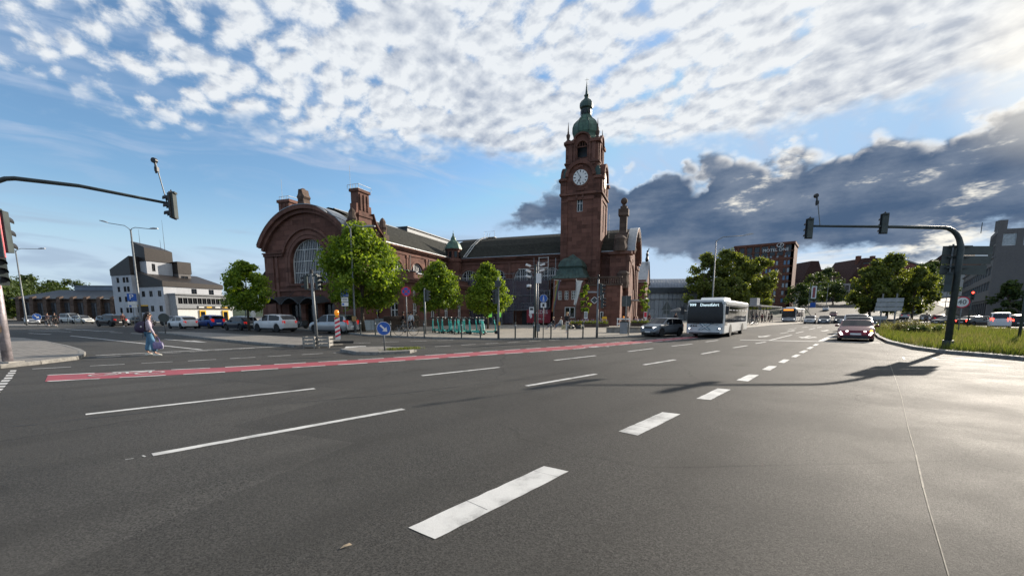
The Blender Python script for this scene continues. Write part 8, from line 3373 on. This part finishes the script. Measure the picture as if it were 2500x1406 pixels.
def person(label, loc, rz, H=1.7, stride=.18, top=(.5, .5, .5), legs=(.05, .05, .06), hair='hair_brown', long_hair=False, near_arm=None, far_arm=None, wide=1.0, shoes=(.6, .6, .58), group=None, sit=False, detail=2, cat='person'):
    """Figure facing local +x. Arms are (elbow, hand) offsets from the shoulder; y < 0 is its right side."""
    t = thing('person', label, cat, loc, rz, group)
    s = H / 1.7
    V = lambda x, y, z: (x * s, y * s, z * s)
    hip_z = .92 if not sit else .50
    lean = .02 if not sit else -.05
    sh_z = hip_z + .47
    J, B = {}, []
    J['pelvis'] = (V(0, 0, hip_z), (.125 * s, .10 * s))
    J['waist'] = (V(lean * .5, 0, hip_z + .17), (.115 * s, .085 * s))
    J['chest'] = (V(lean, 0, hip_z + .36), (.135 * s, .095 * s))
    J['neck'] = (V(lean + .01, 0, sh_z + .05), .052 * s)
    J['jaw'] = (V(lean + .03, 0, sh_z + .14), .066 * s)
    J['head'] = (V(lean + .03, 0, sh_z + .22), (.080 * s, .092 * s))
    J['crown'] = (V(lean + .01, 0, sh_z + .29), .060 * s)
    B += [('pelvis', 'waist'), ('waist', 'chest'), ('chest', 'neck'), ('neck', 'jaw'), ('jaw', 'head'), ('head', 'crown')]
    TJ = {'pelvis': (V(0, 0, hip_z + .02), (.145 * s, .118 * s))}
    TB = []
    for sg, nm_ in ((-1, 'r'), (1, 'l')):
        st = stride * (1 if sg < 0 else -1)
        if sit:
            hipp, knee, ank, toe = V(0, sg * .09, hip_z - .03), V(.42, sg * .10, .50), V(.62, sg * .10, .12), V(.80, sg * .11, .05)
        else:
            hipp, knee, ank, toe = V(0, sg * .085, hip_z - .05), V(st * .55 + .03, sg * .09, .50), V(st, sg * .09, .09 + (.04 if st < 0 else 0)), V(st + .15, sg * .10, .035 + (.02 if st < 0 else 0))
        J['hip' + nm_], J['knee' + nm_], J['ank' + nm_], J['toe' + nm_] = (hipp, .085 * s), (knee, .056 * s), (ank, .038 * s), (toe, .032 * s)
        B += [('pelvis', 'hip' + nm_), ('hip' + nm_, 'knee' + nm_), ('knee' + nm_, 'ank' + nm_), ('ank' + nm_, 'toe' + nm_)]
        TJ['hip' + nm_], TJ['knee' + nm_] = (hipp, .098 * s), (knee, .075 * s * wide)
        lo = tuple(a * .12 + b_ * .88 for a, b_ in zip(knee, ank))
        TJ['hem' + nm_] = (lo, .072 * s * wide)
        TB += [('pelvis', 'hip' + nm_), ('hip' + nm_, 'knee' + nm_), ('knee' + nm_, 'hem' + nm_)]
    AJ = {'chest': (V(lean, 0, hip_z + .34), (.155 * s, .115 * s)), 'waist': (V(lean * .5, 0, hip_z + .14), (.140 * s, .112 * s)), 'hem': (V(0, 0, hip_z - .03), (.150 * s, .118 * s)), 'collar': (V(lean, 0, sh_z + .01), (.085 * s, .07 * s))}
    AB = [('waist', 'chest'), ('waist', 'hem'), ('chest', 'collar')]
    hands = []
    for sg, nm_, arm in ((-1, 'r', near_arm), (1, 'l', far_arm)):
        sh = V(lean, sg * .175, sh_z - .03)
        e_, h_ = arm or ((-.04 * sg, sg * .05, -.28), (.06 * -sg + .02, sg * .06, -.52))
        el = tuple(a + b_ * s for a, b_ in zip(sh, e_))
        hd = tuple(a + b_ * s for a, b_ in zip(sh, h_))
        J['sh' + nm_], J['el' + nm_], J['wr' + nm_] = (sh, .052 * s), (el, .040 * s), (hd, .030 * s)
        d = (Vector(hd) - Vector(el)).normalized()
        palm = Vector(hd) + d * .07 * s
        J['palm' + nm_] = (tuple(palm), (.042 * s, .022 * s))
        B += [('chest', 'sh' + nm_), ('sh' + nm_, 'el' + nm_), ('el' + nm_, 'wr' + nm_), ('wr' + nm_, 'palm' + nm_)]
        AJ['sh' + nm_], AJ['el' + nm_] = (sh, .070 * s), (el, .058 * s)
        cuff = Vector(el) + (Vector(hd) - Vector(el)) * .93
        AJ['cuff' + nm_] = (tuple(cuff), .046 * s)
        AB += [('chest', 'sh' + nm_), ('sh' + nm_, 'el' + nm_), ('el' + nm_, 'cuff' + nm_)]
        hands.append((palm, d, sg))
    bm_ = skin_mesh('body', J, B, detail)
    # fingers, nose and ears join the body mesh
    ex = MB()
    for palm, d, sg in hands:
        fwd = Vector((1, 0, 0)) - d * d.x
        fwd.normalize()
        side = d.cross(fwd)
        for i, (off, ln) in enumerate(((.030, .075), (.010, .085), (-.010, .080), (-.030, .062))):
            r0_ = palm + fwd * off * s + d * .01 * s
            k1 = r0_ + d * ln * .55 * s + side * .006 * sg
            k2 = k1 + (d * .6 - side * .55 * sg).normalized() * ln * .5 * s
            ex.tube([r0_, k1, k2], [.0095 * s, .0085 * s, .0065 * s], 6)
        th0 = palm - d * .04 * s + fwd * .03 * s
        ex.tube([th0, th0 + (fwd * .7 + d * .5).normalized() * .035 * s, th0 + (fwd * .35 + d * .9).normalized() * .065 * s], [.011 * s, .0095 * s, .007 * s], 6)
    hz = sh_z + .20
    ex.tube([V(lean + .105, 0, hz + .03), V(lean + .135, 0, hz - .01), V(lean + .108, 0, hz - .02)], [.008 * s, .014 * s, .010 * s], 6)
    for sg in (-1, 1):
        ex.ball(V(lean + .015, sg * .088, hz), (.018 * s, .010 * s, .028 * s), 6, 5)
    bm2 = bmesh.new()
    bm2.from_mesh(bm_)
    tmp = ex.mesh('extra', True)
    bm2.from_mesh(tmp)
    bm2.to_mesh(bm_)
    bm2.free()
    bm_.shade_smooth()
    bm_.materials.clear()
    obj('body', bm_, M['skin'], t)
    tm = skin_mesh('trousers', TJ, TB, detail)
    tm.materials.clear()
    obj('trousers', tm, mat(label[:20] + ' trousers', legs, .85, var=.15, vscale=8), t)
    am = skin_mesh('jacket', AJ, AB, detail)
    am.materials.clear()
    obj('jacket', am, mat(label[:20] + ' jacket', top, .85, var=.12, vscale=8), t)
    hm = MB()
    hx = lean + .03
    hm.ball(V(hx - .022, 0, hz + .045), (.105 * s, .098 * s, .105 * s), 12, 8)
    if long_hair:
        hm.loft([[V(hx - .10 + f_ * -.12 + .05 * math.cos(a) * (1.2 - f_ * .3), .085 * math.sin(a) * (1 - f_ * .25), hz + .06 - f_ * .42) for a in [R(45 * k) for k in range(8)]] for f_ in (0, .25, .5, .75, 1.0)])
    obj('hair', hm, M[hair], t, True)
    fm_ = MB()
    for sg in (-1, 1):
        fm_.ball(V(hx + .083, sg * .032, hz + .022), (.010 * s, .013 * s, .008 * s), 6, 4)
    obj('eyes', fm_, M['sign_black'], t)
    m_ = MB()
    m_.ball(V(hx + .088, 0, hz - .055), (.008 * s, .024 * s, .007 * s), 6, 4)
    obj('mouth', m_, mat(label[:20] + ' lips', (.35, .10, .09), .5, var=0), t)
    for nm_ in ('r', 'l'):
        a, b_ = Vector(J['ank' + nm_][0]), Vector(J['toe' + nm_][0])
        m_ = MB()
        d = Vector((b_.x - a.x, b_.y - a.y, 0)).normalized()
        sd = Vector((-d.y, d.x, 0))
        heel = a - d * .07 * s
        base = max(0.0, min(a.z, b_.z) - .035 * s) if not sit else max(0, b_.z - .05)
        secs = []
        for f_, w_, h_ in ((0, .032, .085), (.06, .042, .105), (.14, .046, .085), (.22, .05, .06), (.28, .035, .035)):
            c_ = heel + d * f_ * s
            z0_ = base
            secs.append([Vector((c_.x, c_.y, z0_)) + sd * w_ * s, Vector((c_.x, c_.y, z0_ + h_ * s * .6)) + sd * w_ * s, Vector((c_.x, c_.y, z0_ + h_ * s)) + sd * w_ * .4 * s,
                         Vector((c_.x, c_.y, z0_ + h_ * s)) - sd * w_ * .4 * s, Vector((c_.x, c_.y, z0_ + h_ * s * .6)) - sd * w_ * s, Vector((c_.x, c_.y, z0_)) - sd * w_ * s])
        m_.loft(secs)
        obj('shoe', m_, mat(label[:20] + ' shoes', shoes, .6, var=.1), t, 50)
    t['hand'] = 0
    del t['hand']
    return t, hands, s


# the woman crossing in the foreground, walking to the right
b = ground(370, 867.5)
W1, hands, s = person('woman in pale jacket and wide jeans walking with a backpack', (b.x, b.y, 0), R(34), 1.68, .13, (.44, .38, .44), (.09, .20, .31), 'hair_brown', True,
                      near_arm=((.06, -.04, -.28), (.16, -.03, -.52)), far_arm=((-.02, .05, -.28), (.10, .05, -.52)), wide=1.45, shoes=(.62, .60, .52))
hp = W1.matrix_basis @ hands[0][0]
t = thing('handbag', 'soft lilac bag with long handles in the walking woman\'s hand', 'bag', hp + Vector((.05, .02, -.40)), R(34))
m = MB()
m.loft([[(x * .15 * k, y * .085 * k, z) for x, y in ((-1, -1), (1, -1), (1.08, 0), (1, 1), (-1, 1), (-1.08, 0))] for z, k in ((-.11, .8), (-.09, 1), (.06, 1.05), (.14, .95), (.16, .8))])
obj('bag_body', m, mat('lilac leather', (.22, .18, .34), .5, var=.25, vscale=9), t, 50)
for sg in (-1, 1):
    m = MB()
    m.tube([(-.08, sg * .06, .13), (-.07, sg * .03, .28), (-.01, 0, .385), (.05, sg * .03, .28), (.08, sg * .06, .13)], .010, 6)
    obj('handle', m, mat('violet handle', (.16, .11, .30), .5, var=.1), t)
m = MB()
m.tube([(.13, -.08, .12), (.17, -.1, -.02), (.14, -.09, -.10), (.06, -.1, -.12)], .008, 5)
obj('strap', m, M['sign_white'], t)
t = thing('backpack', 'dark purple backpack on the walking woman\'s back', 'backpack', W1.matrix_basis @ Vector((-.10, 0, 1.12)), R(34))
m = MB()
m.loft([[(x * k - .16 * (k - .75), y * k2, z) for x, y in ((.05, -.15), (-.12, -.16), (-.20, -.08), (-.20, .08), (-.12, .16), (.05, .15))] for z, k, k2 in ((-.22, .8, .75), (-.17, 1.15, 1.0), (-.02, 1.25, 1.05), (.15, 1.05, 1.0), (.23, .7, .7))])
pack_m = mat('dark purple nylon', (.030, .018, .050), .6, var=.2)
obj('pack', m, pack_m, t, 50)
m = MB(); m.loft([[(-.25 - x, y, z) for x, y in ((0, -.11), (.06, -.1), (.06, .1), (0, .11))] for z in (-.15, .02)]); obj('front_pocket', m, pack_m, t)
for sg in (-1, 1):
    m = MB(); m.tube([(.02, sg * .11, .20), (.10, sg * .13, .30), (.22, sg * .12, .24), (.26, sg * .13, .08), (.18, sg * .16, -.10), (.02, sg * .15, -.16)], .016, 6); obj('strap', m, pack_m, t, True)
m = MB(); m.tube([(-.06, -.15, -.2), (-.09, -.16, -.42)], .01, 5); obj('loose_strap', m, M['black'], t)
m = MB(); m.ball((-.10, -.18, .02), .03, 8, 6); obj('charm', m, M['sign_white'], t)

# other people around the square
def walker(px, py, lab, heading, H=1.7, z=.12, **k):
    b_ = gp(px, py, z)
    return person(lab, b_, R(heading), H, detail=1, **k)


walker(1384, 812.0, 'blond woman in black jacket and pale trousers on the square', -70, 1.68, stride=.1, top=(.012, .012, .014), legs=(.42, .42, .42), hair='hair_blond', long_hair=True)
t = thing('shopping_bag', 'pale shopping bag in the blond woman\'s hand', 'bag', gp(1375.5, 811) + Vector((0, -.05, .25)), R(20))
m = MB(); m.loft([[(x * .16, y * .07, z) for x, y in ((-1, -1), (1, -1), (1, 1), (-1, 1))] for z in (0, .38)]); obj('bag_body', m, mat('olive white bag', (.36, .33, .20), .7, var=.3, vscale=7), t)
m = MB(); m.tube([(-.08, 0, .38), (-.04, 0, .52), (.04, 0, .52), (.08, 0, .38)], .01, 5); obj('handle', m, M['sign_black'], t)
p_, _, _ = walker(1359, 803.5, 'seated woman in white top beside the flower bed', 200, 1.65, sit=True, top=(.55, .55, .53), legs=(.10, .14, .19), hair='hair_brown', near_arm=((.10, -.03, -.26), (.30, 0, -.36)))
p_.location.x += .4
p_, _, _ = walker(1350, 803.0, 'seated person in dark top beside the flower bed', 190, 1.65, sit=True, top=(.02, .02, .025), legs=(.12, .13, .15), hair='hair_blond')
walker(1004, 807.5, 'man in white shirt near the bicycle', 80, 1.74, top=(.50, .54, .58), legs=(.014, .014, .016))
walker(1018, 806.5, 'man in brown jacket right of the white shirt near the bicycle', 100, 1.7, top=(.10, .075, .05), legs=(.11, .09, .065))
walker(997, 806.0, 'person in black jacket left of the white shirt', 70, 1.72, top=(.012, .012, .014), legs=(.03, .03, .04))
walker(985, 805.5, 'person in dark jacket behind the bicycle', 20, 1.75, top=(.015, .012, .02), legs=(.16, .15, .14))
walker(302, 797.0, 'man in dark red top leaning on the railing post', -20, 1.72, z=.12, top=(.06, .015, .015), legs=(.012, .012, .014))
walker(118, 795.0, 'man in dark jacket with a pale bicycle at the left', -15, 1.75, top=(.03, .02, .03), legs=(.03, .03, .035), stride=.15)
walker(136, 795.0, 'person in black coat right of the man with the bicycle', -30, 1.75, top=(.012, .012, .014), legs=(.012, .012, .014))
b = gp(125, 795)
bicycle('pale bicycle pushed across the left crossing', (b.x, b.y - .3, .12), R(-15))
stop = 'people waiting at the far bus stop'
for i, (px, Y, c1, c2, lab) in enumerate(((1838, 78, (.015, .015, .02), (.03, .03, .04), 'person in black at the left end of the bus stop'), (1848, 82, (.03, .03, .05), (.02, .02, .02), 'person in navy coat second at the bus stop'), (1861, 80, (.10, .03, .03), (.02, .02, .025), 'person in dark red coat third at the bus stop'),
                                         (1868, 84, (.02, .02, .02), (.05, .05, .07), 'person in black coat fourth at the bus stop'), (1877, 82, (.12, .11, .10), (.02, .02, .02), 'person in grey coat fifth at the bus stop'), (1884, 86, (.02, .02, .03), (.02, .02, .02), 'person in black at the right end of the bus stop'),
                                         (1650, 62, (.02, .015, .02), (.02, .02, .03), 'person in dark coat walking behind the grey car'), (1585, 66, (.10, .02, .02), (.02, .02, .02), 'person in red top by the bicycles at the portal'), (1990, 88, (.012, .012, .014), (.012, .012, .014), 'cyclist in black riding behind the pale oncoming car'),
                                         (2262, 60, (.10, .10, .11), (.03, .03, .04), 'person in grey crossing beyond the meadow'))):
    p = at(px, 768, Y)
    person(lab, (p.x, Y, .12), R(40 * i), 1.72, detail=1, top=c1, legs=c2, group=stop if i < 6 else None)

bpy.data.scenes.remove(WORK)
